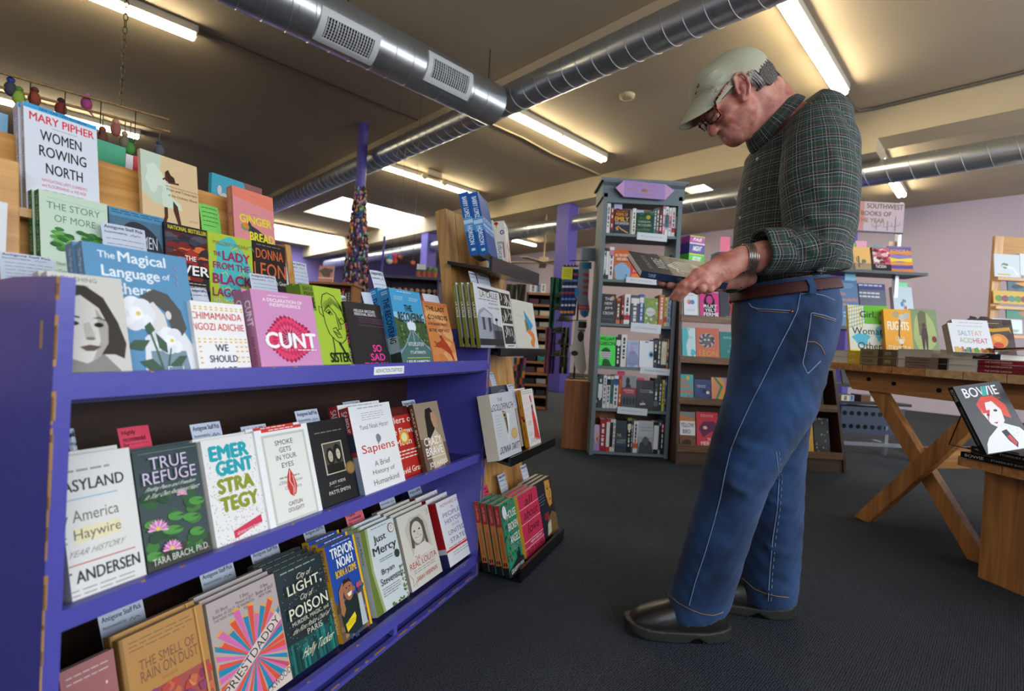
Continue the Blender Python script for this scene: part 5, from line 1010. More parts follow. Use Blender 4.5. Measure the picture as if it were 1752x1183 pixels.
# shelf labels on the grey bookcase and paper notes
def flatcard(pts, Y, color, label, name='shelf_card', txt=None, tcol='#a09a90', t=.001, tilt=0):
    (x0, z1), (x1, z0) = pxz(pts[0], pts[1], Y), pxz(pts[2], pts[3], Y)
    mb = MB(); mb.box(0, 0, 0, x1-x0, t, z1-z0, mat('card_'+color.lstrip('#'), color, .7))
    if txt: Cv(mb, (0, 0, 0), (1, 0, 0), (0, 0, 1), x1-x0, z1-z0).T(txt, .15, .38, .85, .62, tcol)
    q = mb.build(name, mw=Matrix.Translation((x0, Y, z0)) @ Matrix.Rotation(radians(tilt), 4, 'Y')); tag(q, label, 'card'); return q
for (a, b, c_, d_, oy, tx, lb) in ((465, 495, 680, 560, 280, 'Poetry', 'topmost'), (385, 818, 605, 872, 280, 'Essays', 'second'), (420, 1148, 635, 1226, 280, 'Criticism', 'third'), (487, 370, 700, 430, 540, 'Writing & Reference', 'fourth'), (323, 658, 537, 720, 540, 'Biography', 'lowest')):
    flatcard((980+a/4.227, oy+b/4.227, 980+c_/4.227, oy+d_/4.227), YF-.006, '#d3dae0', '%s white paper shelf label taped to the front of the grey bookcase' % lb, 'shelf_label', tx, '#b09080' if lb != 'fourth' else '#2a2c34', tilt=2)
flatcard((980+300/4.227, 280+292/4.227, 980+356/4.227, 280+345/4.227), YF+.045, '#b4b8d4', 'small lilac note above the navy and gold book', 'note_card')
flatcard((980+462/4.227, 280+336/4.227, 980+511/4.227, 280+380/4.227), YF+.045, '#b4b8d4', 'small lilac note above the dark green disc book', 'note_card')
flatcard((980+322/4.227, 540+402/4.227, 980+373/4.227, 540+470/4.227), YF+.05, '#d8487c', 'hot pink note above the grey book with an old portrait', 'note_card')
flatcard((980+464/4.227, 540+450/4.227, 980+514/4.227, 540+500/4.227), YF+.05, '#d8487c', 'hot pink note above the black book with a white bird', 'note_card')
flatcard((980+398/4.227, 540+740/4.227, 980+428/4.227, 540+790/4.227), YF+.06, '#8a8a2c', 'olive yellow note on the bottom grey bookcase shelf', 'note_card')

# ------------------------------------------------------------------ wide brown face-out case behind the man
YB = 3.69
walnut = wood('walnut_dark', '33200f', '5a3a22', 5, .5, 'X'); walnut_z = wood('walnut_dark_upright', '3a2415', '5f3d26', 5, .5, 'Z')
dc = empty('display_case', Matrix.Translation((0, YB, 0))); tag(dc, 'wide dark brown tapering display case of face-out books behind the man', 'bookcase')
for s, xb, xt in ((-1, 1.285, 1.275), (1, 2.585, 2.40)):
    mb = MB(); mb.prism([(0, 0), (0, .1), (.12, 1.5), (.35, 1.5), (.35, 0)], 0, .022, walnut_z, lambda y, z, d: Vector((xb+(xt-xb)*z/1.5+d-(.022 if s > 0 else 0), y, z))); mb.build('side_panel', dc)
for i, z in enumerate((.14, .495, .81, 1.126, 1.45)):
    yy = .0+.12*max(0, z-.1)/1.4; xr = 2.563-.185*z/1.5
    part('shelf', dc, 1.29, yy, z-.03, xr, .33, z, walnut); part('front_rail', dc, 1.29, yy-.008, z-.04, xr, yy, z+.012, wood('walnut_edge', '5b3d26', '82603e', 6, .5, 'X'))
part('kick_board', dc, 1.3, .01, 0, 2.56, .03, .11, wood('walnut_kick', '432c1e', '5c4031', 5, .6, 'X'))
part('back_panel', dc, 1.3, .335, .1, 2.5, .348, .8, brown_in)
def brow(i): z = (.14, .495, .81, 1.126, 1.45)[i]; return z, YB+.12*max(0, z-.1)/1.4+.005
def bface(i, a, b, top, key, cc, fn, label, oy=540, sc=None, spine=None, px=False, t=.02):
    z, y = brow(i)
    if not px: a = 980+a/4.227; b = 980+b/4.227; top = oy+top/4.227
    xa, _ = pxz(a, top, y+.03); xb, zt = pxz(b, top, y+.03); xa = max(xa, 1.304)
    face_book(xa, xb, zt, z+.001, y, key, cc, fn, label, lean=12, sc=sc, spine=spine, t=t)
def h_circ(c): c.E(.38, .4, .16, .1, '#d8604a'); c.E(.62, .4, .16, .1, '#4a8ac8'); c.E(.32, .38, .08, .06, '#e89a70'); c.W(.2, .7, .8, .8, 2, '#99a', th=.3); c.W(.2, .1, .8, .15, 1, '#99a', th=.4)
def h_pink(c): c.P([(.22, 1), (.2, .3), (.34, .06), (.62, .06), (.78, .3), (.8, 1)], '#1c1418'); c.E(.5, .3, .17, .17, '#c8408c'); c.E(.44, .28, .03, .015, '#2a101c'); c.E(.57, .28, .03, .015, '#2a101c'); c.L([(.46, .39), (.55, .39)], .012, '#701848'); c.T('RUIT', .2, .5, .9, .62, '#f0e8ec', .03); c.T('YELT', .24, .66, .86, .78, '#f0e8ec', .03); c.T('FERME', .2, .82, .96, .96, '#f0e8ec', .03)
def h_redfig(c): c.P([(.5, .2), (.66, .12), (.8, .2), (.86, .4), (.76, .5), (.82, .9), (.5, .9), (.6, .6), (.46, .4)], '#c23a2e'); c.W(.3, .93, .8, .96, 1, '#bbb', th=.4)
bface(3, 805, 904, 941, 'circ', '#d8dde4', h_circ, 'white book with red and blue circles, on the highest visible shelf of the brown case', 280)
bface(3, 922, 1058, 941, 'ruit', '#d0368a', h_pink, 'magenta book with a dark-haired face and white scrawl, in the brown case', 280, sc='#d8b03a')
bface(3, 1066, 1200, 930, 'fig', '#343842', h_redfig, 'charcoal book with a red figure, in the brown case', 280)
def h_map(c): c.P([(0, 0), (.4, 0), (.5, .3), (.3, .6), (.4, 1), (0, 1)], '#58b8c0'); c.B(.8, .85, .2, .12, '#58b8c0', 3, .3); c.W(.3, .3, .8, .4, 2, '#7a9a9c', th=.3); c.E(.5, .05, .04, .03, '#c04a5a')
def h_leon(c):
    for k in range(16): a = 2*pi*k/16; c.E(.46+.24*cos(a), .42+.17*sin(a), .1, .07, '#4a4650' if k % 2 else '#b0aab0')
    c.E(.46, .42, .22, .15, '#6a6468'); c.E(.38, .4, .05, .03, '#d8d0cc'); c.E(.54, .4, .05, .03, '#d8d0cc'); c.T('DONNA', .15, .64, .8, .73, '#d8883a', .01); c.T('LEON', .12, .76, .9, .94, '#e0a040', .01)
def h_teal(c): c.T('RIDLEY', .2, .18, .86, .26, '#9ac8c0'); c.T('THE', .5, .5, .9, .6, '#9ac8c0'); c.T('LOST', .4, .66, .95, .76, '#9ac8c0'); c.E(.8, .9, .2, .1, '#d8b0a0')
bface(2, 795, 892, 96, 'map', '#c4dadc', h_map, 'pale aqua map-patterned book, in the brown case'); bface(2, 896, 1064, 100, 'leon2', '#c86a50', h_leon, 'coral book with a grey rosette face, in the brown case'); bface(2, 1066, 1210, 128, 'teal', '#1c7a78', h_teal, 'teal book partly behind the man\'s thigh, in the brown case')
def h_mostly(c): c.T('ONLY', .05, .2, .6, .36, '#d8602c', .03); c.T('MOSTLY', .05, .42, .9, .58, '#d8602c', .03); c.T('DEVASTATED', .02, .66, .95, .82, '#d8602c', .03); c.E(.6, .14, .12, .09, '#d8b03a'); c.E(.6, .92, .08, .04, '#c83a4a')
def h_orb(c):
    for r in (.4, .3, .2): c.E(.6, .6, r, r*.75, '#7a8ac0'); c.E(.6, .6, r-.015, (r-.015)*.75, '#28386e')
    c.E(.8, .66, .1, .08, '#e8dcb8'); c.W(.15, .3, .7, .45, 2, '#d0d4e8', th=.3)
def h_wave(c):
    for k, col in enumerate(('#d8405a', '#e8b8a0', '#3a8a6a', '#e0a030', '#5ab0c8', '#d86a9c', '#f0d8c0', '#4a9a50')): x = -.3+.2*k; c.P([(x, 0), (x+.13, 0), (x+.5, .4), (x+.35, .7), (x+.2, 1), (x+.07, 1), (x+.22, .7), (x+.36, .42)][::-1], col) if 0 <= x and x+.5 <= 1.05 else c.R(max(0, x), 0, min(1, max(0.02, x+.12)), 1, col)
bface(1, 768, 874, 434, 'mostly', '#3aa0a0', h_mostly, 'teal book with stacked orange capitals, in the brown case'); bface(1, 878, 998, 472, 'orb', '#28386e', h_orb, 'navy book with orbit rings and a moon, in the brown case'); bface(1, 1004, 1140, 458, 'wave', '#e0905c', h_wave, 'book with flowing coloured bands, in the brown case')
def h_bird(c): c.P([(0, .0), (1, 0), (1, .2), (0, .28)], '#8a8684'); c.P([(0, .1), (1, .2), (1, .28), (0, .28)], '#c87a3a'); c.R(.02, .28, .98, .7, '#e2e2e0'); c.T('YELLOW', .08, .33, .92, .46, '#3a3a38', .01); c.T('BIRD', .2, .53, .7, .65, '#3a3a38', .01); c.R(0, .7, 1, 1, '#7a4a2c'); c.P([(.1, .9), (.4, .82), (.7, .86), (.7, 1), (.1, 1)], '#3a2418')
def h_merc(c): c.W(.2, .08, .8, .16, 2, '#e8b0a8', th=.35); c.P([(.1, .5), (.3, .28), (.8, .26), (1, .4), (.8, .55), (.6, .6), (.3, .75)], '#6a2a50'); c.T('THE', .5, .76, .8, .84, '#f0d8c0', .02); c.T('MERCIES', .2, .86, .98, .97, '#f0d8c0', .02); c.E(.4, .46, .1, .05, '#e0c0b0')
bface(0, 778, 892, 708, 'bird', '#6a5a50', h_bird, 'book with a white title band over desert colours, in the brown case'); bface(0, 900, 1056, 712, 'merc', '#cf2a3c', h_merc, 'red book with a purple bird shape, in the brown case')
def h_yel(c): c.P([(.3, .9), (.35, .3), (.5, .2), (.65, .3), (.7, .9)], '#8a8078'); c.E(.5, .26, .1, .08, '#5a4a40')
def h_flower(c):
    rr = random.Random(8)
    for i in range(18): c.E(rr.random(), rr.random(), .05, .03, rr.choice(['#c87a8c', '#6a8a5a', '#4a6a4a', '#b0a080']), n=8)
bface(0, 1364, 1392, 720, 'yel', '#dda81c', h_yel, 'yellow book low in the brown case, right of the man', px=True); bface(0, 1394, 1420, 718, 'flo', '#1c1c1c', h_flower, 'black floral book low in the brown case, right of the yellow one', px=True); bface(1, 1384, 1408, 648, 'flo2', '#1e2a24', h_flower, 'dark book with pink flowers, at the right of the man in the brown case', px=True)
# boxed calendars and notes on top of the case
bx_z = 1.451
def box_stack(x, z, w, h, d, cols, label, text, rz=20):
    mb = MB(); mb.box(0, 0, 0, w, d, h, mat('box_'+cols[0].lstrip('#'), cols[0], .4)); cv = Cv(mb, (0, 0, 0), (1, 0, 0), (0, 0, 1), w, h)
    if len(cols) > 1: cv.R(0, 0, 1, .12, cols[1])
    if text: cv.T(text, .25, .3, .78, .75, '#ececec', .03, .15)
    q = mb.build('game_box', mw=Matrix.Translation((x, YB+.2, z)) @ Matrix.Rotation(radians(rz), 4, 'Z')); tag(q, label, 'box')
bb = at(1178, 450, YB+.2); zz = bx_z
hs = (.05, .03, .06, .055, .045, .035)
for i, (h, cols, tx, lb) in enumerate(((.06, ('#2a7a3c',), 'CLASSICS', 'green box at the base of the stack of boxes on the brown case'), (.05, ('#a8388c', '#6ac83a'), '', 'magenta box second from the base of the stack on the brown case'), (.075, ('#4fbe38', '#d8e83a'), 'BEDTIME', 'lime box with white italic word in the stack on the brown case'), (.085, ('#3a2a86', '#d8d8e0'), 'NIGHT', 'purple box lettered in white italics in the stack on the brown case'), (.055, ('#a8388c', '#bede2c'), 'FAB', 'magenta box with lime lid topping the stack on the brown case'))):
    box_stack(bb.x, zz, .15, h, .11, cols, lb, tx); zz += h+.001
flatcard((1233, 405, 1248, 431), YB+.25, '#e87a94', 'pink paper slip standing behind the man\'s shirt front', 'note_card')
spine_book(at(1228, 440, YB+.2).x, at(1262, 440, YB+.2).x, at(1228, 431, YB+.2).z, 1.451, YB+.2, 'n', 'navy book on the brown case against the man\'s shirt front')
# ------------------------------------------------------------------ the man: distance fields meshed into continuous surfaces
f4 = np.float32
def P(px, py, Y): return np.array(at(px, py, Y), dtype=f4)
def seg_(p, a, b):
    ba = b-a; h = np.clip(((p-a)@ba)/max(float(ba@ba), 1e-9), 0, 1); q = p-a-h[..., None]*ba
    return h, q
def rc(p, a, b, ra, rb, sy=1.0, sb=None):
    sb = sy if sb is None else sb; h, q = seg_(p, a, b); s = sy+(sb-sy)*h
    return np.sqrt(q[..., 0]**2+(q[..., 1]/s)**2+q[..., 2]**2)-(ra+(rb-ra)*h)
def chain(p, pts):
    d = None
    for (a, ra, sa), (b, rb, sb) in zip(pts[:-1], pts[1:]):
        e = rc(p, a, b, ra, rb, sa, sb); d = e if d is None else np.minimum(d, e)
    return d
def ell(p, c, r, ang=0.0):
    q = p-c; ca, sa = cos(ang), sin(ang); x = q[..., 0]*ca+q[..., 2]*sa; z = -q[..., 0]*sa+q[..., 2]*ca; y = q[..., 1]
    k0 = np.sqrt((x/r[0])**2+(y/r[1])**2+(z/r[2])**2); k1 = np.sqrt((x/r[0]**2)**2+(y/r[1]**2)**2+(z/r[2]**2)**2)+1e-9
    return k0*(k0-1)/k1
def smin(a, b, k): h = np.clip(.5+.5*(b-a)/k, 0, 1); return b*(1-h)+a*h-k*h*(1-h)
def smax(a, b, k): return -smin(-a, -b, k)
def crease(p, a, b, w, amp):
    """amp>0 makes a fold stand out, amp<0 a groove"""
    h, q = seg_(p, a, b); t = np.sin(np.pi*np.clip(h, .02, .98))**.5
    return -amp*t*np.exp(-(q**2).sum(-1)/w**2)
def nets(f, lo, hi, s):
    lo = np.array(lo, f4); n = np.ceil((np.array(hi)-lo)/s).astype(int)+1
    ax = [lo[i]+s*np.arange(n[i], dtype=f4) for i in range(3)]; V = np.empty(n, f4)
    step = max(1, int(400000/(n[1]*n[2])))
    for i in range(0, n[0], step):
        g = np.stack(np.meshgrid(ax[0][i:i+step], ax[1], ax[2], indexing='ij'), -1); V[i:i+step] = f(g)
    ins = V < 0; c = tuple(k-1 for k in n); idx = -np.ones(c, int)
    cnt = np.zeros(c, f4); acc = np.zeros(c+(3,), f4)
    sl = lambda d, ax_, m: tuple(slice(d[k], c[k]+d[k]) for k in range(3))
    for a in range(3):
        o = [k for k in range(3) if k != a]
        for u in (0, 1):
            for v in (0, 1):
                d0 = [0, 0, 0]; d0[o[0]] = u; d0[o[1]] = v; d1 = list(d0); d1[a] = 1
                A = V[sl(d0, 0, 0)]; B = V[sl(d1, 0, 0)]; m = (A < 0) != (B < 0); t = np.where(m, A/(A-B+1e-12), 0)
                cnt += m
                for k in range(3): acc[..., k] += np.where(m, d0[k]+(t if k == a else 0), 0)
    act = cnt > 0; I = np.argwhere(act); idx[act] = np.arange(len(I)); vs = (I+acc[act]/cnt[act][:, None])*s+lo
    qs = []
    for a in range(3):
        o = [(a+1) % 3, (a+2) % 3]; S0 = [slice(1, c[k]) for k in range(3)]; S0[a] = slice(0, c[a])
        d1 = [slice(1, c[k]) for k in range(3)]; d1[a] = slice(1, c[a]+1)
        A = ins[tuple(S0)]; B = ins[tuple(d1)]; m = np.argwhere(A != B); base = m.copy()
        for k in range(3):
            if k != a: base[:, k] += 1
        def g(du, dv):
            b = base.copy(); b[:, o[0]] -= du; b[:, o[1]] -= dv; return idx[b[:, 0], b[:, 1], b[:, 2]]
        q = np.stack([g(0, 0), g(1, 0), g(1, 1), g(0, 1)], 1); inside = A[tuple(m.T)]
        q[~inside] = q[~inside][:, ::-1]; qs.append(q)
    q = np.concatenate(qs); q = q[(q >= 0).all(1)]
    return vs, q
def smooth_np(vs, q, it=1, lam=.5):
    e = np.concatenate([q[:, [0, 1]], q[:, [1, 2]], q[:, [2, 3]], q[:, [3, 0]]])
    for _ in range(it):
        a = np.zeros_like(vs); n = np.zeros(len(vs), f4)
        for k in range(3): a[:, k] = np.bincount(e[:, 0], vs[e[:, 1], k], len(vs))+np.bincount(e[:, 1], vs[e[:, 0], k], len(vs))
        n = np.bincount(e.ravel(), minlength=len(vs)); vs = vs+lam*(a/np.maximum(n, 1)[:, None]-vs)
    return vs
def np_obj(name, parts, parent, mats, uv=None):
    """parts: list of (verts, quads, material index)"""
    me = bpy.data.meshes.new(name); off = 0; V = []; Q = []; MI = []
    for vs, q, mi in parts: V.append(vs); Q.append(q+off); MI += [mi]*len(q); off += len(vs)
    V = np.concatenate(V).astype(f4); Q = np.concatenate(Q)
    me.vertices.add(len(V)); me.vertices.foreach_set('co', V.ravel()); me.loops.add(Q.size); me.loops.foreach_set('vertex_index', Q.ravel().astype(np.int32))
    me.polygons.add(len(Q)); me.polygons.foreach_set('loop_start', np.arange(0, Q.size, 4, dtype=np.int32)); me.update(calc_edges=True)
    me.polygons.foreach_set('material_index', np.array(MI, np.int32)); me.polygons.foreach_set('use_smooth', np.ones(len(Q), bool))
    for m in mats: me.materials.append(m)
    if uv is not None:
        l = me.uv_layers.new(name='cloth'); l.data.foreach_set('uv', uv(V)[Q.ravel()].astype(f4).ravel())
    me.validate(); o = bpy.data.objects.new(name, me); COL.objects.link(o); o.parent = parent; return o
def hit(f, px, py, t0=.9, t1=2.2):
    v = F_ + R_*((px-CX)/FPX) + U_*((CY-py)/FPX); v = np.array(v/v.y, f4); o = np.array(EYE, f4); t = np.linspace(t0, t1, 900, dtype=f4)
    p = o+t[:, None]*v; d = f(p); k = np.argmax(d < 0)
    if not (d < 0).any(): k = int(np.argmin(d))
    return Vector([float(x) for x in p[k]])
def bound(pts, m): a = np.array(pts); return a.min(0)-m, a.max(0)+m

YC = 1.56
man = empty('person', loc=(0, 0, 0)); tag(man, 'older man in a khaki cap, green plaid shirt and blue jeans reading a book', 'person')

# ---- jeans
LL = [(P(1339, 520, 1.50), .130, 1.0), (P(1334, 600, 1.49), .136, 1.0), (P(1318, 683, 1.48), .127, 1.0), (P(1285, 755, 1.48), .108, 1), (P(1259, 815, 1.485), .096, 1), (P(1240, 880, 1.49), .090, 1), (P(1222, 940, 1.495), .088, 1), (P(1204, 1000, 1.50), .088, 1), (P(1189, 1048, 1.50), .088, 1)]
RL = [(P(1336, 560, 1.62), .130, 1), (P(1338, 640, 1.64), .128, 1), (P(1326, 720, 1.65), .104, 1), (P(1322, 800, 1.65), .097, 1), (P(1322, 880, 1.65), .092, 1), (P(1316, 960, 1.65), .094, 1), (P(1311, 1036, 1.65), .090, 1)]
HC = P(1340, 540, YC)
JC = [(1225, 745, 1300, 770, .02, .006), (1215, 790, 1290, 800, .016, -.006), (1225, 820, 1285, 850, .016, .006), (1230, 855, 1275, 845, .014, -.004), (1262, 640, 1330, 690, .02, .004), (1258, 580, 1320, 600, .018, .004), (1190, 930, 1260, 945, .014, .005), (1178, 965, 1250, 985, .012, -.005), (1170, 995, 1240, 1015, .014, .007), (1175, 1020, 1235, 1040, .010, -.005), (1200, 880, 1262, 915, .014, .004), (1260, 560, 1340, 560, .02, -.003), (1300, 720, 1350, 700, .02, .004), (1345, 660, 1395, 640, .02, .004), (1256, 530, 1300, 550, .012, .004), (1215, 770, 1262, 775, .012, .005)]
RCz = [(1290, 850, 1360, 870, .016, .005), (1290, 930, 1358, 950, .016, .006), (1275, 975, 1350, 1000, .014, -.005), (1280, 1010, 1352, 1015, .012, .005), (1330, 790, 1366, 800, .016, .005)]
JCR = [(P(a, b, 1.39), P(c, d, 1.39), w, m) for a, b, c, d, w, m in JC]+[(P(a, b, 1.56), P(c, d, 1.56), w, m) for a, b, c, d, w, m in RCz]
hemL = (P(1190, 1044, 1.5), np.array([.30, 0, -1.0], f4)/1.044); hemR = (P(1311, 1022, 1.65), np.array([.1, 0, -1.0], f4))
def hip_core(p):
    return smin(smin(chain(p, LL[:3]), chain(p, RL[:3]), .02), ell(p, HC, (.142, .175, .19)), .05)
def jeans_f(p):
    l = chain(p, LL); r = chain(p, RL)
    l = np.maximum(l, (p-hemL[0])@hemL[1]); r = np.maximum(r, (p-hemR[0])@hemR[1])
    hip = ell(p, HC, (.142, .175, .19)); d = smin(smin(l, r, .02), hip, .05)
    d = np.maximum(d, (p-P(1345, 482, YC))@np.array([-.17, 0, .985], f4))
    for a, b, w, m in JCR: d = d+crease(p, a, b, w*.85, m*2.2)
    return d+.0012*np.sin(p[..., 2]*95+8*np.sin(p[..., 0]*23))*np.sin(p[..., 0]*40+p[..., 1]*31)
dm = bpy.data.materials.new('denim'); dm.use_nodes = True; nt = dm.node_tree; b_ = nt.nodes['Principled BSDF']; b_.inputs['Roughness'].default_value = .85; b_.inputs['Specular IOR Level'].default_value = .2; b_.inputs['Sheen Weight'].default_value = .15
tc = nt.nodes.new('ShaderNodeTexCoord'); n1 = nt.nodes.new('ShaderNodeTexNoise'); n1.inputs['Scale'].default_value = 5; n1.inputs['Detail'].default_value = 3
mp = nt.nodes.new('ShaderNodeMapping'); mp.inputs['Scale'].default_value = (900, 900, 160); n2 = nt.nodes.new('ShaderNodeTexNoise'); n2.inputs['Scale'].default_value = 1
nt.links.new(tc.outputs['Object'], n1.inputs['Vector']); nt.links.new(tc.outputs['Object'], mp.inputs['Vector']); nt.links.new(mp.outputs[0], n2.inputs['Vector'])
r1 = nt.nodes.new('ShaderNodeValToRGB'); r1.color_ramp.elements[0].position = .38; r1.color_ramp.elements[1].position = .66; r1.color_ramp.elements[0].color = lin('13213a'); r1.color_ramp.elements[1].color = lin('2b4a74')
nt.links.new(n1.outputs['Fac'], r1.inputs['Fac']); mx = nt.nodes.new('ShaderNodeMix'); mx.data_type = 'RGBA'; mx.blend_type = 'OVERLAY'; mx.inputs[0].default_value = .6
nt.links.new(r1.outputs['Color'], mx.inputs[6]); nt.links.new(n2.outputs['Color'], mx.inputs[7])
rv = nt.nodes.new('ShaderNodeRGBToBW'); nt.links.new(n2.outputs['Color'], rv.inputs[0]); nt.links.new(rv.outputs[0], mx.inputs[7]); nt.links.new(mx.outputs[2], b_.inputs['Base Color'])
bp = nt.nodes.new('ShaderNodeBump'); bp.inputs['Strength'].default_value = .25; bp.inputs['Distance'].default_value = .001; nt.links.new(n2.outputs['Fac'], bp.inputs['Height']); nt.links.new(bp.outputs['Normal'], b_.inputs['Normal'])
lo, hi = bound([x[0] for x in LL+RL], .21); hi[2] = 1.12; lo[2] = .02
v, q = nets(jeans_f, lo, hi, .0065); v = smooth_np(v, q, 2); jeans = np_obj('jeans', [(v, q, 0)], man, [dm])
thread = mat('thread_pale', '8496b2', .8); thread_o = mat('thread_ochre', 'a8763a', .8)
def stitch(mb, pts, m, r=.0012, f=jeans_f, out=.0018, sub=9, dash=False):
    P3 = []
    for (x0, y0), (x1, y1) in zip(pts[:-1], pts[1:]):
        for k in range(sub): P3.append(hit(f, x0+(x1-x0)*k/sub, y0+(y1-y0)*k/sub))
    P3.append(hit(f, *pts[-1])); P3 = [p+(EYE-p).normalized()*out for p in P3]
    P3 = [P3[0]]+[(a+b+c)/3 for a, b, c in zip(P3[:-2], P3[1:-1], P3[2:])]+[P3[-1]]
    if dash:
        for a, b in zip(P3[:-1:2], P3[1::2]): mb.tube([a, b], r, m, n=5)
    else: mb.tube(P3, r, m, n=5)
mb = MB()
sd = [(1369.5, 502), (1364, 532.5), (1350, 562), (1333, 594), (1308, 645), (1283, 694), (1262, 740), (1249.6, 772), (1240, 812), (1233, 850), (1220, 900), (1205, 951), (1190, 995), (1179, 1036)]
stitch(mb, sd, thread, .0012); mb.build('side_seam', jeans)
mb = MB(); ins = [(1328, 774), (1333, 817), (1330, 870), (1322, 923), (1317, 980), (1314, 1029)]
stitch(mb, ins, thread, .0014); stitch(mb, [(x+5, y) for x, y in ins], thread, .0012, dash=True); mb.build('inner_seam', jeans)
mb = MB(); bpk = [(1430, 547), (1410, 540), (1388, 535), (1385, 560), (1379, 595), (1373, 622), (1381.7, 640), (1392, 630), (1404, 618)]
stitch(mb, bpk, thread, .0013); stitch(mb, [(1430, 550), (1410, 544), (1391, 539)], thread_o, .001); stitch(mb, [(1381, 585), (1394, 585), (1405, 593), (1411, 607)], thread_o, .001); mb.build('back_pocket', jeans)
mb = MB(); stitch(mb, [(1281, 519), (1287, 526), (1300, 529), (1320, 530), (1352, 532)], thread, .0014); stitch(mb, [(1283, 523), (1300, 532.5), (1320, 533.5), (1350, 535.5)], thread_o, .0009); mb.build('front_pocket', jeans)
mb = MB(); c_ = hit(jeans_f, 1354.5, 533.5); mb.ball(c_, .0045, mat('copper_rivet', 'b8703c', .35, metal=1)); mb.build('rivet', jeans)
mb = MB(); stitch(mb, [(1146, 1020), (1160, 1032), (1180, 1043), (1200, 1051), (1220, 1054), (1238, 1048)], thread_o, .0011); stitch(mb, [(1270, 990), (1290, 1008), (1312, 1017), (1330, 1021), (1350, 1023)], thread_o, .0011)
stitch(mb, [(1371, 503), (1388, 502), (1410, 506), (1428, 514)], thread, .001); mb.build('hem_stitching', jeans)
# belt
leather = mat('belt_leather', '421c18', .6, spec=.25, vary=(30, .2)); metal = mat('silver', 'b9b6ae', .25, metal=1)
def ring(mb, c, rx, ry, h, t, tilt, m, n=64):
    vs = []; ct, st_ = cos(tilt), sin(tilt)
    for i in range(n):
        a = 2*pi*i/n
        for r_, z in ((0, -h/2), (t, -h/2), (t, h/2), (0, h/2)):
            x = cos(a)*(rx+r_); y = sin(a)*(ry+r_); vs.append((c[0]+x*ct-z*st_, c[1]+y, c[2]+x*st_+z*ct))
    mb.add(vs, [(4*i+k, 4*((i+1) % n)+k, 4*((i+1) % n)+(k+1) % 4, 4*i+(k+1) % 4) for i in range(n) for k in range(4)], m, False)
BCt = P(1345, 497, YC); TILT = radians(10)
BN = np.array([-.174, 0, .985], f4)
v, q = nets(lambda p: np.maximum(np.abs(hip_core(p)-.009)-.0035, np.abs((p-BCt)@BN)-.017), BCt-np.array([.21, .24, .08], f4), BCt+np.array([.21, .24, .08], f4), .0032); v = smooth_np(v, q, 1); belt = np_obj('belt', [(v, q, 0)], man, [leather])
bx = BCt+np.array([-.165*cos(TILT), -.0, -.165*sin(TILT)])
mb = MB(); mb.tube([(bx[0]-.003, bx[1]-.026, bx[2]-.024), (bx[0]-.003, bx[1]+.02, bx[2]-.024), (bx[0]-.006, bx[1]+.02, bx[2]+.024), (bx[0]-.006, bx[1]-.026, bx[2]+.024), (bx[0]-.003, bx[1]-.026, bx[2]-.024)], .003, metal); mb.build('buckle', belt)
def belt_f(p): return np.maximum(hip_core(p)-.016, np.abs((p-BCt)@BN)-.05)
mb = MB(); lp = [hit(belt_f, 1385, 478), hit(belt_f, 1388, 484), hit(belt_f, 1391, 490), hit(belt_f, 1390, 503)]
for a, b in zip(lp[:-1], lp[1:]): mb.beam(a, b+(b-a)*.05, .018, .003, dm, up=(0, -1, .2))
mb.build('belt_loop', jeans)

# ---- shirt
def plaid():
    m = bpy.data.materials.new('green_plaid_cotton'); m.use_nodes = True; nt = m.node_tree; b = nt.nodes['Principled BSDF']; b.inputs['Roughness'].default_value = .8; b.inputs['Specular IOR Level'].default_value = .25
    uv = nt.nodes.new('ShaderNodeUVMap'); uv.uv_map = 'cloth'; sp = nt.nodes.new('ShaderNodeSeparateXYZ'); nt.links.new(uv.outputs[0], sp.inputs[0]); col = None
    c0 = lin('27382f')
    for ax in (0, 1):
        for per, off, w, c, al in ((.036, .0, .22, '161c2c', .75), (.036, .5, .2, '33463a', .6), (.018, .25, .055, 'a0a6ae', .62), (.036, .12, .05, '7a4038', .8), (.036, .9, .05, 'b9bdb9', .6)):
            a = nt.nodes.new('ShaderNodeMath'); a.operation = 'MULTIPLY_ADD'; a.inputs[1].default_value = 1/per; a.inputs[2].default_value = off; nt.links.new(sp.outputs[ax], a.inputs[0])
            f = nt.nodes.new('ShaderNodeMath'); f.operation = 'FRACT'; nt.links.new(a.outputs[0], f.inputs[0])
            g = nt.nodes.new('ShaderNodeMath'); g.operation = 'LESS_THAN'; g.inputs[1].default_value = w; nt.links.new(f.outputs[0], g.inputs[0])
            k = nt.nodes.new('ShaderNodeMath'); k.operation = 'MULTIPLY'; k.inputs[1].default_value = al*.8; nt.links.new(g.outputs[0], k.inputs[0])
            x = nt.nodes.new('ShaderNodeMix'); x.data_type = 'RGBA'; x.inputs[7].default_value = lin(c); nt.links.new(k.outputs[0], x.inputs[0])
            if col is None: x.inputs[6].default_value = c0
            else: nt.links.new(col, x.inputs[6])
            col = x.outputs[2]
    nt.links.new(col, b.inputs['Base Color']); return m
plaid_m = plaid()
TS = [(P(1345, 505, YC), .146, 1.18), (P(1345, 482, YC), .150, 1.16), (P(1347, 440, YC), .158, 1.16), (P(1355, 390, YC), .165, 1.16), (P(1361, 330, YC), .163, 1.16), (P(1366, 275, YC), .150, 1.25), (P(1372, 230, YC), .112, 1.55)]
SLV = [(P(1394, 228, 1.40), .080, .9), (P(1398, 262, 1.37), .092, .85), (P(1400, 310, 1.35), .100, .8), (P(1402, 365, 1.34), .096, .8), (P(1392, 412, 1.33), .078, .9), (P(1352, 430, 1.33), .060, 1), (P(1310, 432, 1.325), .054, 1)]
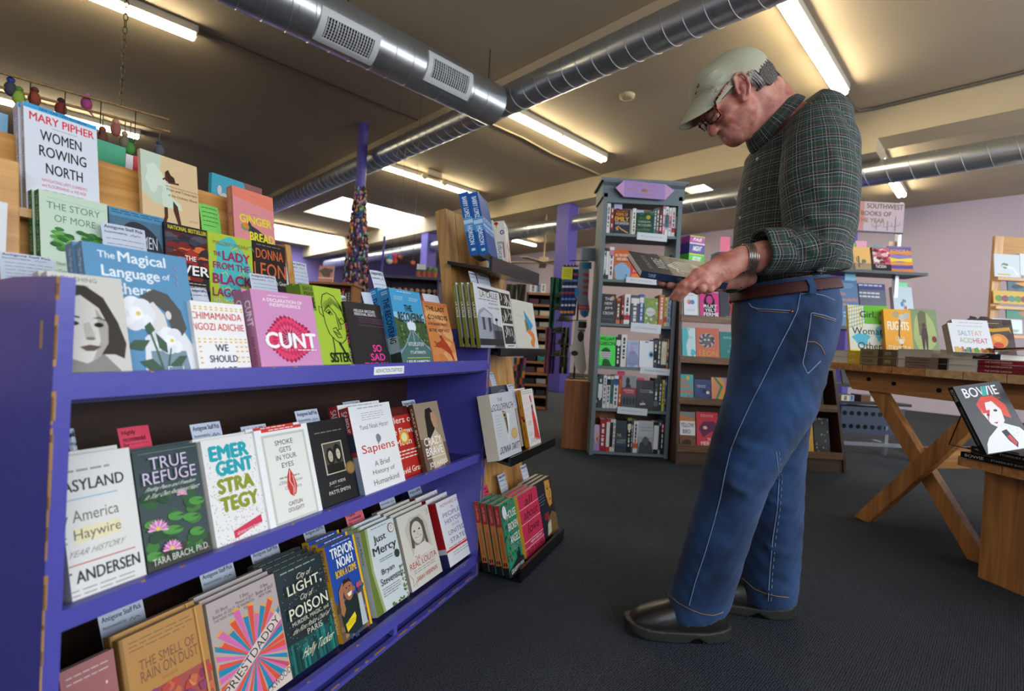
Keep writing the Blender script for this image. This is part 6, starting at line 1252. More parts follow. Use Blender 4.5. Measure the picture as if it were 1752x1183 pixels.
SRV = [(P(1388, 225, 1.72), .085, .9), (P(1390, 330, 1.78), .085, .9), (P(1370, 430, 1.76), .070, 1), (P(1310, 460, 1.60), .054, 1), (P(1248, 476, 1.465), .046, 1)]
SCR = [(1276, 300, 1330, 380, .02, .005), (1270, 340, 1330, 430, .018, -.005), (1290, 250, 1345, 330, .018, .005), (1262, 420, 1330, 470, .016, .006), (1270, 455, 1340, 485, .014, -.006), (1345, 455, 1420, 470, .012, .008), (1350, 470, 1425, 478, .010, -.006), (1255, 440, 1300, 480, .012, .006), (1310, 230, 1350, 290, .016, -.004), (1330, 440, 1345, 482, .010, .007), (1380, 455, 1386, 480, .008, -.006), (1400, 452, 1408, 478, .008, .007), (1300, 380, 1340, 410, .016, .005)]
SCR = [(P(a, b, 1.37), P(c, d, 1.37), w, m) for a, b, c, d, w, m in SCR]
ACR = [(1365, 190, 1345, 280, .014, .012), (1382, 180, 1368, 250, .012, -.010), (1400, 200, 1385, 300, .014, .006), (1350, 300, 1420, 330, .016, .008), (1348, 330, 1425, 362, .014, -.010), (1352, 360, 1440, 385, .016, .011), (1350, 388, 1430, 408, .012, -.010), (1345, 400, 1400, 435, .012, .009), (1420, 220, 1440, 330, .02, .006), (1440, 360, 1400, 420, .014, .008), (1345, 350, 1352, 398, .010, .010), (1320, 405, 1345, 420, .008, .006), (1380, 340, 1350, 372, .01, -.006)]
ACR = [(P(a, b, 1.27), P(c, d, 1.27), w, m) for a, b, c, d, w, m in ACR]
ncut = (P(1306, 208, YC), np.array([-.62, 0, .784], f4))
def torso_f(p):
    d = chain(p, TS); sh = rc(p, P(1388, 222, 1.44), P(1388, 218, 1.70), .074, .074); d = smin(d, sh, .05)
    bu = ell(p, P(1340, 454, YC), (.172, .19, .05)); d = smin(d, bu, .03)
    d = np.maximum(d, (P(1345, 479, YC)-p)@np.array([-.2, 0, .98], f4))
    for a, b, w, m in SCR: d = d+crease(p, a, b, w*.8, m*1.6)
    d = np.maximum(d, (p-P(1340, 214, YC-.03))@np.array([-.75, 0, .66], f4)); neck = rc(p, P(1290, 140, YC), P(1345, 235, YC), .062, .070); return smax(d, -neck, .008)
def sleeve_f(pts, cr, th=.007):
    def f(p):
        d = chain(p, pts)
        for a, b, w, m in cr: d = d+crease(p, a, b, w*.8, m*1.35)
        e = pts[-1][0]; n_ = e-pts[-2][0]; n_ = n_/np.linalg.norm(n_); d = np.maximum(d, (p-e)@n_-.004)
        h, qq = seg_(p, e-n_*.10, e+n_*.05); inner = np.sqrt((qq**2).sum(-1))-(pts[-1][1]-th); return np.maximum(d, -inner)
    return f
def uv_axis(a, b, r):
    a = np.array(a); b = np.array(b); ax = (b-a)/np.linalg.norm(b-a); e1 = np.cross(ax, [0, 1, 0]); e1 /= np.linalg.norm(e1); e2 = np.cross(ax, e1)
    def f(V): q = V-a; return np.stack([np.arctan2(q@e2, q@e1)*r+.5, q@ax+.02*np.sin(q@e1*20)*.2], 1)
    return f
lo, hi = bound([x[0] for x in TS], .26); v, q = nets(torso_f, lo, hi, .0065); v = smooth_np(v, q, 1)
shirt = np_obj('shirt', [(v, q, 0)], man, [plaid_m], uv_axis(P(1348, 480, YC), P(1372, 200, YC), .19))
fl = sleeve_f(SLV, ACR); lo, hi = bound([x[0] for x in SLV], .13); v, q = nets(fl, lo, hi, .006); v = smooth_np(v, q, 1)
def uv_arm(V):
    a = uv_axis(SLV[0][0], SLV[3][0], .1)(V); b = uv_axis(SLV[4][0], SLV[6][0], .06)(V)
    t = np.clip((P(1390, 400, 1.33)[2]-V[:, 2])/.04+ (P(1375, 400, 1.33)[0]-V[:, 0])/.06, 0, 1)[:, None] > .5
    return np.where(t, b, a)
np_obj('sleeve', [(v, q, 0)], man, [plaid_m], uv_arm)
fr_ = sleeve_f(SRV, [], .014); lo, hi = bound([x[0] for x in SRV], .12); v, q = nets(fr_, lo, hi, .006); np_obj('sleeve', [(v, q, 0)], man, [plaid_m], uv_axis(SRV[0][0], SRV[2][0], .09))
# rolled cuff
e = SLV[-1][0]; n_ = e-SLV[-2][0]; n_ /= np.linalg.norm(n_)
def cuff_f(p):
    h, qq = seg_(p, e-n_*.040, e+n_*.022); r = np.sqrt((qq**2).sum(-1)); a = (p-e)@n_
    d = np.maximum(np.abs(r-(.0575+.004*np.sin(p[..., 2]*90)+.02*np.clip(-a, 0, .1)))-.0045, np.maximum(a-.018, -a-.045)); return d-.001
lo, hi = bound([e], .1); v, q = nets(cuff_f, lo, hi, .004); v = smooth_np(v, q, 1); np_obj('cuff', [(v, q, 0)], man, [plaid_m], lambda V: uv_axis(e, e+n_, .06)(V)+np.array([.3, .11]))
# collar: band round the neck with two points
nk0 = P(1306, 178, YC); nk1 = P(1326, 218, YC)
def collar():
    mb = MB(); n = 40; ax = Vector((.77, 0, -.64)); cen = Vector([float(x) for x in P(1326, 192, YC-.04)]); cen.y = YC; e1 = Vector((-.64, 0, -.77)); e2 = Vector((0, -1, 0)); vs = []; L = 9
    for i in range(n+1):
        a = -pi*.97+2*pi*.97*i/n
        front = max(0, cos(a)); w = .036+.020*max(0, 1-abs(abs(a)-.5)/.6)
        for k in range(L+1):
            t = k/L
            r = .071+.008*sin(pi*min(1, t*1.6)*.5)+.010*t; h = w*t
            vs.append(cen+e1*(cos(a)*(r+.020))+e2*(sin(a)*r*.98)+ax*h)
    m = len(vs); vs2 = []
    fs = [(i*(L+1)+k, (i+1)*(L+1)+k, (i+1)*(L+1)+k+1, i*(L+1)+k+1) for i in range(n) for k in range(L)]
    mb.add(vs, fs, plaid_m, True); o = mb.build('collar', man)
    me = o.data; l = me.uv_layers.new(name='cloth')
    for lp_ in me.loops: i, k = divmod(lp_.vertex_index, L+1); l.data[lp_.index].uv = (i*.0105, k*.0085)
    s = o.modifiers.new('thickness', 'SOLIDIFY'); s.thickness = .003; s.offset = 0
    return o
collar()
btn = mat('button_white', 'd9d5c8', .3)
for x, y in ((1314.5, 241), (1296, 272), (1283, 323), (1267, 373), (1252, 423)):
    p = hit(torso_f, x, y); mb = MB(); d = (EYE-p).normalized(); mb.tube([p, p+d*.003], .0048 if y != 241 else .004, btn, n=14); mb.tube([p+d*.003, p+d*.0034], .0015, mat('button_dark', '6a675e', .5), n=8); mb.build('button', shirt)

# ---- shoes
clog = mat('clog_leather', '17120f', .4, coat=.1, bump=(90, .05)); sole_m = mat('clog_sole', '23221f', .6)
def shoe(toe, heel, Yt, Yh, name='shoe', near=True):
    a = Vector(onz(*toe, 0)); b = Vector(onz(*heel, 0)); a.y = Yt; b.y = Yh; a.z = b.z = 0
    d = (a-b); L = d.length; d.normalize(); s = Vector((-d.y, d.x, 0)); A = np.array(a, f4); B_ = np.array(b, f4); D = np.array(d, f4); S_ = np.array(s, f4)
    def loc(p): q = p-B_; return q@D/L, q@S_, p[..., 2]
    def up(p):
        t, y, z = loc(p)
        w = .040+.010*np.sin(np.clip(t, 0, 1)*pi*.9+.3)+.010*np.clip((t-.55)*2, 0, 1)
        top = .114-.02*np.clip(t*3, 0, 1)*0+np.where(t < .3, .0, -(t-.3)*.075)-.03*np.clip((t-.88)*8, 0, 1)**2
        x_ = (t-.5)*L; k = np.sqrt(np.clip(np.abs(x_)/(L/2), 0, 2)**3.2+(np.abs(y)/w)**2.6+(np.clip(z-.028, -.05, 1)/(top-.02))**2.2)
        return (k-1)*.035
    def sole(p):
        t, y, z = loc(p); w = .046+.011*np.sin(np.clip(t, 0, 1)*pi)+.006*np.clip((t-.5)*2, 0, 1); x_ = (t-.5)*L
        k = np.sqrt(np.clip(np.abs(x_)/(L/2+.006), 0, 2)**4+(np.abs(y)/w)**3.2)
        d2 = (k-1)*.045; lip_ = .034+.016*np.clip(.25-t, 0, 1)*2+.012*np.clip((t-.8)*4, 0, 1); toe_up = .018*np.clip((t-.8)*5, 0, 1)**1.5; arch = .016*np.exp(-((t-.36)/.07)**2)
        return np.maximum(d2, np.maximum(z-lip_, toe_up+arch-z))
    lo, hi = bound([A, B_], .09); lo[2] = -.005; hi[2] = .14
    v, q = nets(lambda p: np.maximum(up(p), .014-p[..., 2]), lo, hi, .004); v = smooth_np(v, q, 2)
    o = np_obj(name, [(v, q, 0)], man, [clog]); v, q = nets(sole, lo, hi, .004); v = smooth_np(v, q, 1); v[:, 2] = np.maximum(v[:, 2], .0005); np_obj('sole', [(v, q, 0)], o, [sole_m]); return o
shoe((1074, 1086), (1246, 1092), 1.50, 1.495); shoe((1206, 1062), (1364, 1066), 1.70, 1.63)
# ---- head, neck, hands: one skin mesh
def C(x, y, dy=0.0): return P(1150+x/5.917, 70+y/5.917, YC+dy)
K = .0003154
def skinm():
    m = bpy.data.materials.new('skin'); m.use_nodes = True; nt = m.node_tree; b = nt.nodes['Principled BSDF']; b.inputs['Roughness'].default_value = .5
    b.inputs['Subsurface Weight'].default_value = .12; b.inputs['Subsurface Radius'].default_value = (.012, .004, .002); b.inputs['Subsurface Scale'].default_value = .6
    tc = nt.nodes.new('ShaderNodeTexCoord'); n = nt.nodes.new('ShaderNodeTexNoise'); n.inputs['Scale'].default_value = 26; n.inputs['Detail'].default_value = 6; nt.links.new(tc.outputs['Object'], n.inputs['Vector'])
    r = nt.nodes.new('ShaderNodeValToRGB'); r.color_ramp.elements[0].position = .3; r.color_ramp.elements[1].position = .72; r.color_ramp.elements[0].color = lin('a8584a'); r.color_ramp.elements[1].color = lin('d59a84')
    nt.links.new(n.outputs['Fac'], r.inputs['Fac']); nt.links.new(r.outputs['Color'], b.inputs['Base Color'])
    n2 = nt.nodes.new('ShaderNodeTexNoise'); n2.inputs['Scale'].default_value = 140; n2.inputs['Detail'].default_value = 5; nt.links.new(tc.outputs['Object'], n2.inputs['Vector'])
    bp = nt.nodes.new('ShaderNodeBump'); bp.inputs['Strength'].default_value = .35; bp.inputs['Distance'].default_value = .002; nt.links.new(n2.outputs['Fac'], bp.inputs['Height']); nt.links.new(bp.outputs['Normal'], b.inputs['Normal']); return m
skin = skinm()
AF = atan2(-.643, -.766)   # face forward direction in the x-z plane
def head_f(p):
    q = p.copy(); q[..., 1] = YC-np.abs(p[..., 1]-YC)      # mirror: near side geometry
    d = ell(q, C(700, 470), (.100, .077, .086), AF)
    d = smin(d, rc(q, C(420, 640), C(380, 740), 105*K, 60*K, 1.7, 2.0), .02)
    d = smin(d, ell(q, C(560, 700), (.062, .062, .060), AF), .02)
    d = smin(d, rc(q, C(590, 700, -.042), C(560, 770, -.040), .022, .018), .015)      # cheekbone
    d = smin(d, rc(q, C(740, 700, -.045), C(655, 940, -.012), .030, .030), .025)      # jaw
    d = smin(d, rc(q, C(560, 850, -.012), C(590, 900, -.010), .026, .024), .02)       # mouth mass
    d = smin(d, ell(q, C(655, 985), (.024, .022, .022), AF), .014)                     # chin
    d = smin(d, rc(q, C(780, 800), C(880, 900), .040, .045, 1.0), .03)                 # throat
    neck = rc(q, C(850, 560), C(1090, 880), .060, .070, 1.0); d = smin(d, neck, .025)
    n_ = smin(rc(q, C(374, 800), C(408, 905), 26*K, 42*K), ell(q, C(412, 925), (.0135, .013, .0135), AF), .006)
    n_ = smin(n_, rc(q, C(470, 880, -.012), C(440, 905, -.010), .0075, .0085), .006); d = smin(d, n_, .008)
    d = smax(d, -ell(q, C(452, 922, -.0075), (.004, .003, .005), AF), .003)
    d = smax(d, -ell(q, C(430, 770, -.033), (.016, .017, .014), AF), .012)            # eye socket
    d = smin(d, ell(q, C(448, 775, -.031), (.0135, .015, .012), AF), .005)             # lids
    d = smin(d, rc(q, C(395, 690, -.012), C(425, 665, -.045), .011, .009), .012)      # brow ridge
    d = smin(d, rc(q, C(512, 928), C(548, 925, -.016), .0095, .0070), .004); d = smin(d, rc(q, C(566, 985), C(592, 962, -.016), .0110, .0080), .004)
    d = smax(d, -rc(q, C(530, 960), C(592, 925, -.024), .0036, .0045), .003)
    for a, b, w, m in ((C(520, 770, -.06), C(690, 880, -.045), .005, -.0035), (C(470, 850, -.03), C(560, 900, -.03), .005, -.003), (C(745, 620, -.06), C(770, 880, -.05), .006, -.003), (C(800, 600, -.058), C(830, 880, -.05), .006, .004), (C(720, 880, -.05), C(715, 1000, -.02), .006, -.0035), (C(700, 890, -.05), C(650, 880, -.05), .006, .002), (C(470, 740, -.05), C(560, 760, -.06), .003, -.001), (C(480, 760, -.05), C(570, 800, -.06), .003, -.0012)): d = d+crease(q, a, b, w, m)
    d = np.maximum(d, (q-C(1080, 860))@np.array([.62, 0, -.78], f4))
    # ear
    e = None; pts = [(640, 440), (622, 380), (650, 335), (705, 325), (755, 370), (782, 450), (775, 530), (745, 590)]; oy = [-.080, -.083, -.087, -.092, -.096, -.096, -.091, -.083]
    for (a, oa), (b, ob) in zip(list(zip(pts, oy))[:-1], list(zip(pts, oy))[1:]):
        g = rc(q, C(*a, oa), C(*b, ob), .0045, .0045); e = g if e is None else smin(e, g, .002)
    bowl = ell(q, C(705, 460, -.084), (.034, .005, .020), AF+1.35); e = smin(e, bowl, .003)
    e = smin(e, ell(q, C(725, 585, -.082), (.008, .006, .010), 0), .005); e = smin(e, rc(q, C(650, 480, -.080), C(668, 530, -.080), .006, .005), .004)
    e = smax(e, -ell(q, C(690, 430, -.094), (.017, .010, .011), AF+1.35), .003); e = smin(e, rc(q, C(745, 400, -.090), C(735, 530, -.088), .0032, .003), .003)
    e = smax(e, -rc(q, C(695, 520, -.088), C(690, 480, -.088), .006, .007), .003)
    d = smin(d, smin(e, rc(q, C(700, 470, -.066), C(705, 470, -.080), .018, .012), .004), .006)
    return d
lo, hi = bound([C(300, 200), C(1120, 1050), C(300, 1050)], .03); lo[1] = YC-.115; hi[1] = YC+.115
hv, hq = nets(head_f, lo, hi, .0024); hv = smooth_np(hv, hq, 1)
# hands; crop coordinates of the photograph's hand region
def D(x, y, Y): return P(1080+x/7.3, 400+y/7.3, Y)
HY = 1.325
def hand_l(p):
    d = rc(p, D(1800, 290, 1.33), D(1640, 290, 1.33), .038, .038); d = smin(d, rc(p, D(1640, 290, 1.33), D(1380, 315, 1.325), .040, .030, 1.0, .8), .02)
    d = smin(d, rc(p, D(1380, 315, 1.325), D(1180, 400, 1.32), .029, .032, .8, .62), .02)
    d = smin(d, rc(p, D(1180, 420, 1.32), D(960, 520, 1.318), .034, .033, .6, .5), .02)
    for k, (a, b, c_, t_, y0, r) in enumerate((((830, 500), (660, 640), (585, 720), (520, 800), 1.312, .0120), ((880, 560), (745, 650), (660, 730), (600, 815), 1.308, .0118), ((960, 610), (880, 685), (830, 715), (770, 700), 1.316, .0112), ((1050, 620), (985, 690), (930, 715), (870, 700), 1.322, .0100))):
        A_, B_, C_, T_ = D(*a, y0), D(*b, y0-.004), D(*c_, y0+.004), D(*t_, y0+(.016 if k < 2 else .026))
        f = smin(rc(p, A_, B_, r*1.08, r), smin(rc(p, B_, C_, r, r*.93), rc(p, C_, T_, r*.93, r*.76), .002), .002)
        f = smin(f, ell(p, B_, (r*1.12,)*3), .004); d = smin(d, f, .006)
        d = smin(d, ell(p, A_, (r*1.2, r*1.15, r*1.2)), .010)
        d = d+crease(p, A_-np.array([0, .012, 0], f4), D(1180, 420, 1.30), .004, .0012)
    th = smin(rc(p, D(1080, 450, 1.335), D(930, 455, 1.356), .015, .0115), rc(p, D(930, 455, 1.356), D(830, 465, 1.378), .0115, .0085), .004); d = smin(d, th, .012)
    for a, b, w, m in (((940, 480), (1130, 560), .004, -.0016), ((1000, 450), (1170, 520), .003, .0016), ((1080, 400), (1200, 500), .003, -.0016), ((820, 520), (1000, 640), .004, .0014), ((1130, 420), (1180, 560), .003, .0016), ((700, 600), (740, 640), .002, -.001)): d = d+crease(p, D(*a, 1.298), D(*b, 1.298), w, m)
    return d
lo, hi = bound([D(500, 820, 1.33), D(2000, 300, 1.33)], .055); lo[1] = 1.265; hi[1] = 1.40
lv, lq = nets(hand_l, lo, hi, .0017); lv = smooth_np(lv, lq, 1)
def hand_r(p):
    d = rc(p, D(1440, 555, 1.475), D(1330, 560, 1.46), .029, .028); d = smin(d, rc(p, D(1330, 560, 1.46), D(1050, 600, 1.43), .028, .030, 1, .9), .02)
    d = smin(d, ell(p, D(860, 620, 1.42), (.045, .034, .014), .15), .02)
    for k, (x0, x1, y1, r) in enumerate(((790, 600, 648, .0105), (700, 485, 645, .011), (620, 385, 622, .0108), (600, 350, 600, .0095))):
        dy = -.024+.020*k; a = D(880, 625, 1.42+dy*.9); b = D(x0-20, 640+10*(k < 2), 1.41+dy); c_ = D(x1, y1, 1.372+dy*.55)
        f = smin(rc(p, a, b, r*1.1, r), rc(p, b, c_, r, r*.85), .003); d = smin(d, f, .004)
    d = smin(d, smin(rc(p, D(900, 600, 1.46), D(820, 520, 1.49), .016, .012), rc(p, D(820, 520, 1.49), D(740, 470, 1.485), .012, .009), .003), .01)
    return d
lo, hi = bound([D(330, 620, 1.4), D(1650, 540, 1.44)], .05); lo[1] = 1.325; hi[1] = 1.55
rv_, rq = nets(hand_r, lo, hi, .0022); rv_ = smooth_np(rv_, rq, 1)
# body under the clothes, coarse
def body_f(p):
    d = chain(p, [(a, r-(.095 if i < 3 else .055), s) for i, (a, r, s) in enumerate(TS)]); d = smin(d, rc(p, P(1395, 208, 1.43), P(1395, 208, 1.70), .05, .05), .05)
    d = smin(d, rc(p, P(1310, 160, YC), P(1372, 240, YC), .058, .065), .03)
    for L_ in (LL, RL): d = smin(d, chain(p, [(a, r*.72, s) for a, r, s in L_]), .03)
    for L_ in (SLV, SRV): d = smin(d, chain(p, [(a, r*.55, 1) for a, r, s in L_]), .02)
    return np.maximum(smin(d, ell(p, HC, (.10, .12, .15)), .04), .06-p[..., 2])
bv, bq = nets(body_f, (.28, 1.22, .07), (1.3, 1.92, 1.75), .011)
np_obj('body', [(bv, bq, 0), (hv, hq, 0), (lv, lq, 0), (rv_, rq, 0)], man, [skin])
# nails
nail = mat('nail', 'd3a596', .3)
# eyes
mb = MB(); mb.ball([float(x) for x in C(446, 783, -.0285)], .0108, mat('eye_white', 'd8d2cc', .2)); mb.build('eye', man)
mb = MB(); mb.ball([float(C(446, 783, -.0285)[0]), YC+.0285, float(C(446, 783, -.0285)[2])], .0108, mat('eye_white', 'd8d2cc', .2)); mb.build('eye', man)
# cap
khaki = mat('cap_khaki_cotton', 'a8a68e', .85, bump=(160, .15), vary=(12, .06))
def cap_o(p):
    d = ell(p, C(630, 408), (.110, .087, .090), AF-.12); d = smin(d, ell(p, C(345, 515), (.045, .068, .052), AF), .05); return d
def cap_f(p):
    o = cap_o(p); d = np.maximum(o, -(o+.005))
    d = d+crease(p, C(610, 110, -.06), C(720, 350, -.095), .002, -.001)+crease(p, C(290, 480, -.05), C(520, 380, -.085), .006, .002)+crease(p, C(340, 380, -.06), C(470, 250, -.08), .008, .003)+crease(p, C(400, 440, -.07), C(600, 300, -.09), .006, .0025)
    n1 = np.array([.31, 0, .95], f4); n2_ = np.array([-.61, 0, .79], f4); cp = C(415, 450, -.078); cp[1] = YC; d = np.maximum(d, np.minimum((cp-p)@n1, (cp-p)@n2_))
    n2 = np.array([-.94, 0, -.05], f4)/.94
    hole = ell(p, C(935, 215), (.026, .034, .028), -.5); return smax(d, -hole, .003)
lo, hi = bound([C(250, 90), C(1010, 620)], .03); lo[1] = YC-.11; hi[1] = YC+.11
v, q = nets(cap_f, lo, hi, .0026); v = smooth_np(v, q, 1); cap = np_obj('cap', [(v, q, 0)], man, [khaki])
def brim():
    mb = MB(); nu, nt_ = 28, 14; vs = []
    r0 = Vector([float(x) for x in C(225, 598)]); tip = Vector([float(x) for x in C(70, 864)]); side = Vector([float(x) for x in C(408, 462, -.076)]); dirv = tip-r0; down = Vector([float(x) for x in (C(200, 930, .055)-C(70, 864))])*1.25
    for side_ in (0, 1):
        for i in range(nu+1):
            s = -1+2*i/nu
            root = r0.lerp(side, abs(s)**1.8); out = root+dirv*((1-abs(s)**3.2)**.5 if abs(s) < 1 else 0)*1.0
            for j in range(nt_+1):
                t = j/nt_; p = root.lerp(out, t)+down*(s*s*1.0*t)*(1-.2*abs(s))
                vs.append(Vector((p.x, YC+s*.078+(.0 if abs(s) < 1 else 0), p.z)) + (Vector((.0022, 0, -.0022)) if side_ else Vector((0, 0, 0))))
    n = (nu+1)*(nt_+1); fs = []
    for i in range(nu):
        for j in range(nt_):
            a = i*(nt_+1)+j; fs.append((a, a+1, a+nt_+2, a+nt_+1)); fs.append((n+a, n+a+nt_+1, n+a+nt_+2, n+a+1))
    for i in range(nu): a = i*(nt_+1)+nt_; fs.append((a, a+n, a+nt_+1+n, a+nt_+1))
    mb.add(vs, fs, khaki, True); return mb.build('brim', cap)
brim()
mb = MB(); mb.tube([C(955, 235, s) for s in (-.045, -.02, .02, .045)], .004, khaki); mb.build('strap', cap)
mb = MB(); e_m = mat('embroidery_rust', '8a4a30', .8)
for x, y in ((258, 440), (262, 455), (248, 470), (238, 520), (228, 535)):
    p = hit(cap_o, 1150+x/5.917+1.5, 70+y/5.917, 1.3, 1.7); mb.ball(p, .003, e_m, sc=(1, 1, 1))
mb.build('embroidery', cap)
# hair: lock strands combed back from temple, round the nape, tuft over the strap
hair_m = mat('hair_grey_brown', '4a3e36', .55, vary=(90, .45)); hair_w = mat('hair_silver', 'a39c98', .5, vary=(90, .3)); rr = random.Random(12)
def hcap(p): return smax(ell(p, C(800, 410), (.088, .082, .066), AF-.05), (p-C(700, 640))@np.array([.4, 0, -.9], f4)-.02, .01)
mb = MB()
for i in range(950):
    u = rr.random(); s = rr.choice((-1, 1)) if rr.random() < .35 else -1; g = rr.random()
    if u < .62:
        x0 = 735+250*rr.random(); y0 = 300+90*rr.random()-.28*(x0-735)+35*(x0 > 900); a = s*(.083-.052*max(0, (x0-780)/260)); L_ = 80+70*rr.random()
        pts = [(x0+t*L_*(.75+.4*g), y0+t*t*L_*(.95)-t*20) for t in (0, .35, .7, 1)]; ys = [a, a*1.03, a*1.0, a*.9]
    elif u < .85:
        x0 = 890+130*rr.random(); y0 = 300+80*rr.random(); a = s*.06*rr.random(); pts = [(x0+t*45*g, y0+t*110) for t in (0, .35, .7, 1)]; ys = [a]*4
    elif u < .93:
        x0 = 900+40*rr.random(); y0 = 250-40*rr.random(); a = (rr.random()-.5)*.05; pts = [(x0+t*(20+25*g), y0-t*50+t*t*45*g) for t in (0, .35, .7, 1)]; ys = [a]*4
    else:
        x0 = 470+130*rr.random(); y0 = 460-.5*(x0-470); a = s*.076; pts = [(x0-t*30, y0+t*60) for t in (0, .35, .7, 1)]; ys = [a]*4
    w = hair_w if (u > .93 or (pts[0][0] < 830 and rr.random() < .6) or rr.random() < .2) else hair_m
    mb.tube([C(x, y, yy) for (x, y), yy in zip(pts, ys)], [.0012, .0014, .0011, .0003], w, n=4, cap=False)
def hair_f(p):
    lump = .0016*np.sin(p[..., 0]*300+p[..., 2]*420+np.sin(p[..., 1]*90)*2)+.0012*np.sin(p[..., 0]*610-p[..., 2]*350+p[..., 1]*200); u = (p[..., 0]-C(890, 0)[0])/.05
    d = np.maximum(head_f(p)-.0055-lump, C(890, 545)[2]-.5*(p[..., 0]-C(890, 545)[0])*-1-p[..., 2]-.004*np.sin(u*9)+.002*u); d = np.maximum(d, C(760, 400)[0]-p[..., 0])
    return np.maximum(d, (p-C(850, 262))@np.array([.3, 0, .954], f4))
lo, hi = bound([C(740, 240), C(1110, 620)], .01); lo[1] = YC-.1; hi[1] = YC+.1
v, q = nets(hair_f, lo, hi, .0028)
hair = np_obj('hair', [(v, q, 0)], man, [hair_m]); mb.build('hair_strands', hair)
# glasses
tort = bpy.data.materials.new('tortoiseshell'); tort.use_nodes = True; nt = tort.node_tree; b_ = nt.nodes['Principled BSDF']; b_.inputs['Roughness'].default_value = .12
tc = nt.nodes.new('ShaderNodeTexCoord'); n1 = nt.nodes.new('ShaderNodeTexNoise'); n1.inputs['Scale'].default_value = 130; nt.links.new(tc.outputs['Object'], n1.inputs['Vector'])
r1 = nt.nodes.new('ShaderNodeValToRGB'); r1.color_ramp.elements[0].position = .5; r1.color_ramp.elements[1].position = .6; r1.color_ramp.elements[0].color = lin('2a0f0a'); r1.color_ramp.elements[1].color = lin('c8551c'); nt.links.new(n1.outputs['Fac'], r1.inputs['Fac']); nt.links.new(r1.outputs['Color'], b_.inputs['Base Color'])
glass = bpy.data.materials.new('lens'); glass.use_nodes = True; b_ = glass.node_tree.nodes['Principled BSDF']; b_.inputs['Transmission Weight'].default_value = 1; b_.inputs['Roughness'].default_value = 0; b_.inputs['IOR'].default_value = 1.15; b_.inputs['Base Color'].default_value = (.9, .92, .95, 1)
gl = empty('glasses', loc=(0, 0, 0)); gl.parent = man
vdir = Vector([float(x) for x in (C(440, 850)-C(330, 752))]).normalized(); top = Vector([float(x) for x in C(335, 742, -.036)])
fwd = Vector((-.766, 0, -.643))
for s in (-1, 1):
    mb = MB(); pts = []; lens = []
    for i in range(25):
        a = 2*pi*i/24; sx = .5*(abs(cos(a))**.6)*(1 if cos(a) > 0 else -1); sz = .5*(abs(sin(a))**.6)*(1 if sin(a) > 0 else -1)
        lat = s*(.036+sx*.054); p = top+vdir*(.019+sz*.036)-fwd*(abs(lat)*.28); p.y = YC+lat; pts.append(p)
    mb.tube(pts, .0026, tort, n=8, cap=False); mb.build('lens_rim', gl)
    mb = MB(); c_ = sum(pts[:-1], Vector())/24; mb.add([c_]+pts[:-1], [(0, 1+i, 1+(i+1) % 24) for i in range(24)], glass); lo_ = mb.build('lens', gl); sm_ = lo_.modifiers.new('s', 'SOLIDIFY'); sm_.thickness = .0015
    mb = MB(); p0 = top+vdir*.008-fwd*.018; p0.y = YC+s*.066; p1 = Vector([float(x) for x in C(555, 440, s*.083)]); pm = Vector([float(x) for x in C(430, 610, s*.079)]); p00 = top+vdir*.010-fwd*.016; p00.y = YC+s*.064
    mb.tube([p00, p0, pm, p1, Vector([float(x) for x in C(590, 400, s*.083)])], [.0034, .004, .0035, .003, .002], tort, n=8); mb.build('temple_arm', gl)
mb = MB(); a_ = top+vdir*.012; mb.tube([Vector((a_.x+.002, YC-.010, a_.z)), Vector((a_.x-.001, YC, a_.z+.001)), Vector((a_.x+.002, YC+.010, a_.z))], .0026, tort, n=8); mb.build('bridge', gl)
# bracelets
mb_ = None
br = empty('bracelet', loc=(0, 0, 0)); br.parent = man
for k in range(6):
    mb = MB(); c_ = D(1400+22*k, 300+2*k, 1.327); ax = D(1600, 300, 1.33)-D(1380, 312, 1.325); ax /= np.linalg.norm(ax); ax = Vector([float(x) for x in ax]); tl = Vector((.22, 0, -.1)); ax = (ax+tl*.6).normalized(); e1 = ax.cross(Vector((0, 1, 0))).normalized(); e2 = ax.cross(e1); c_ = Vector([float(x) for x in c_])
    mb.tube([c_+e1*(cos(2*pi*i/28)*(.0365+.0004*k))+e2*(sin(2*pi*i/28)*.0325) for i in range(29)], .0017, metal, n=6, cap=False); mb.build('bangle', br)

# ---- the held book, top-level
A_ = Vector([float(x) for x in D(108, 548, 1.355)]); B_ = Vector([float(x) for x in D(1178, 702, 1.385)]); xd = (B_-A_).normalized(); Lb = (B_-A_).length
depth = Vector((0, 1, 0)); depth = (depth-xd*depth.dot(xd)).normalized(); upv = xd.cross(depth); th = radians(30)
dv = (depth*cos(th)+upv*sin(th)).normalized()           # from spine to fore edge
nrm = xd.cross(dv).normalized()
if nrm.z < 0: nrm = -nrm
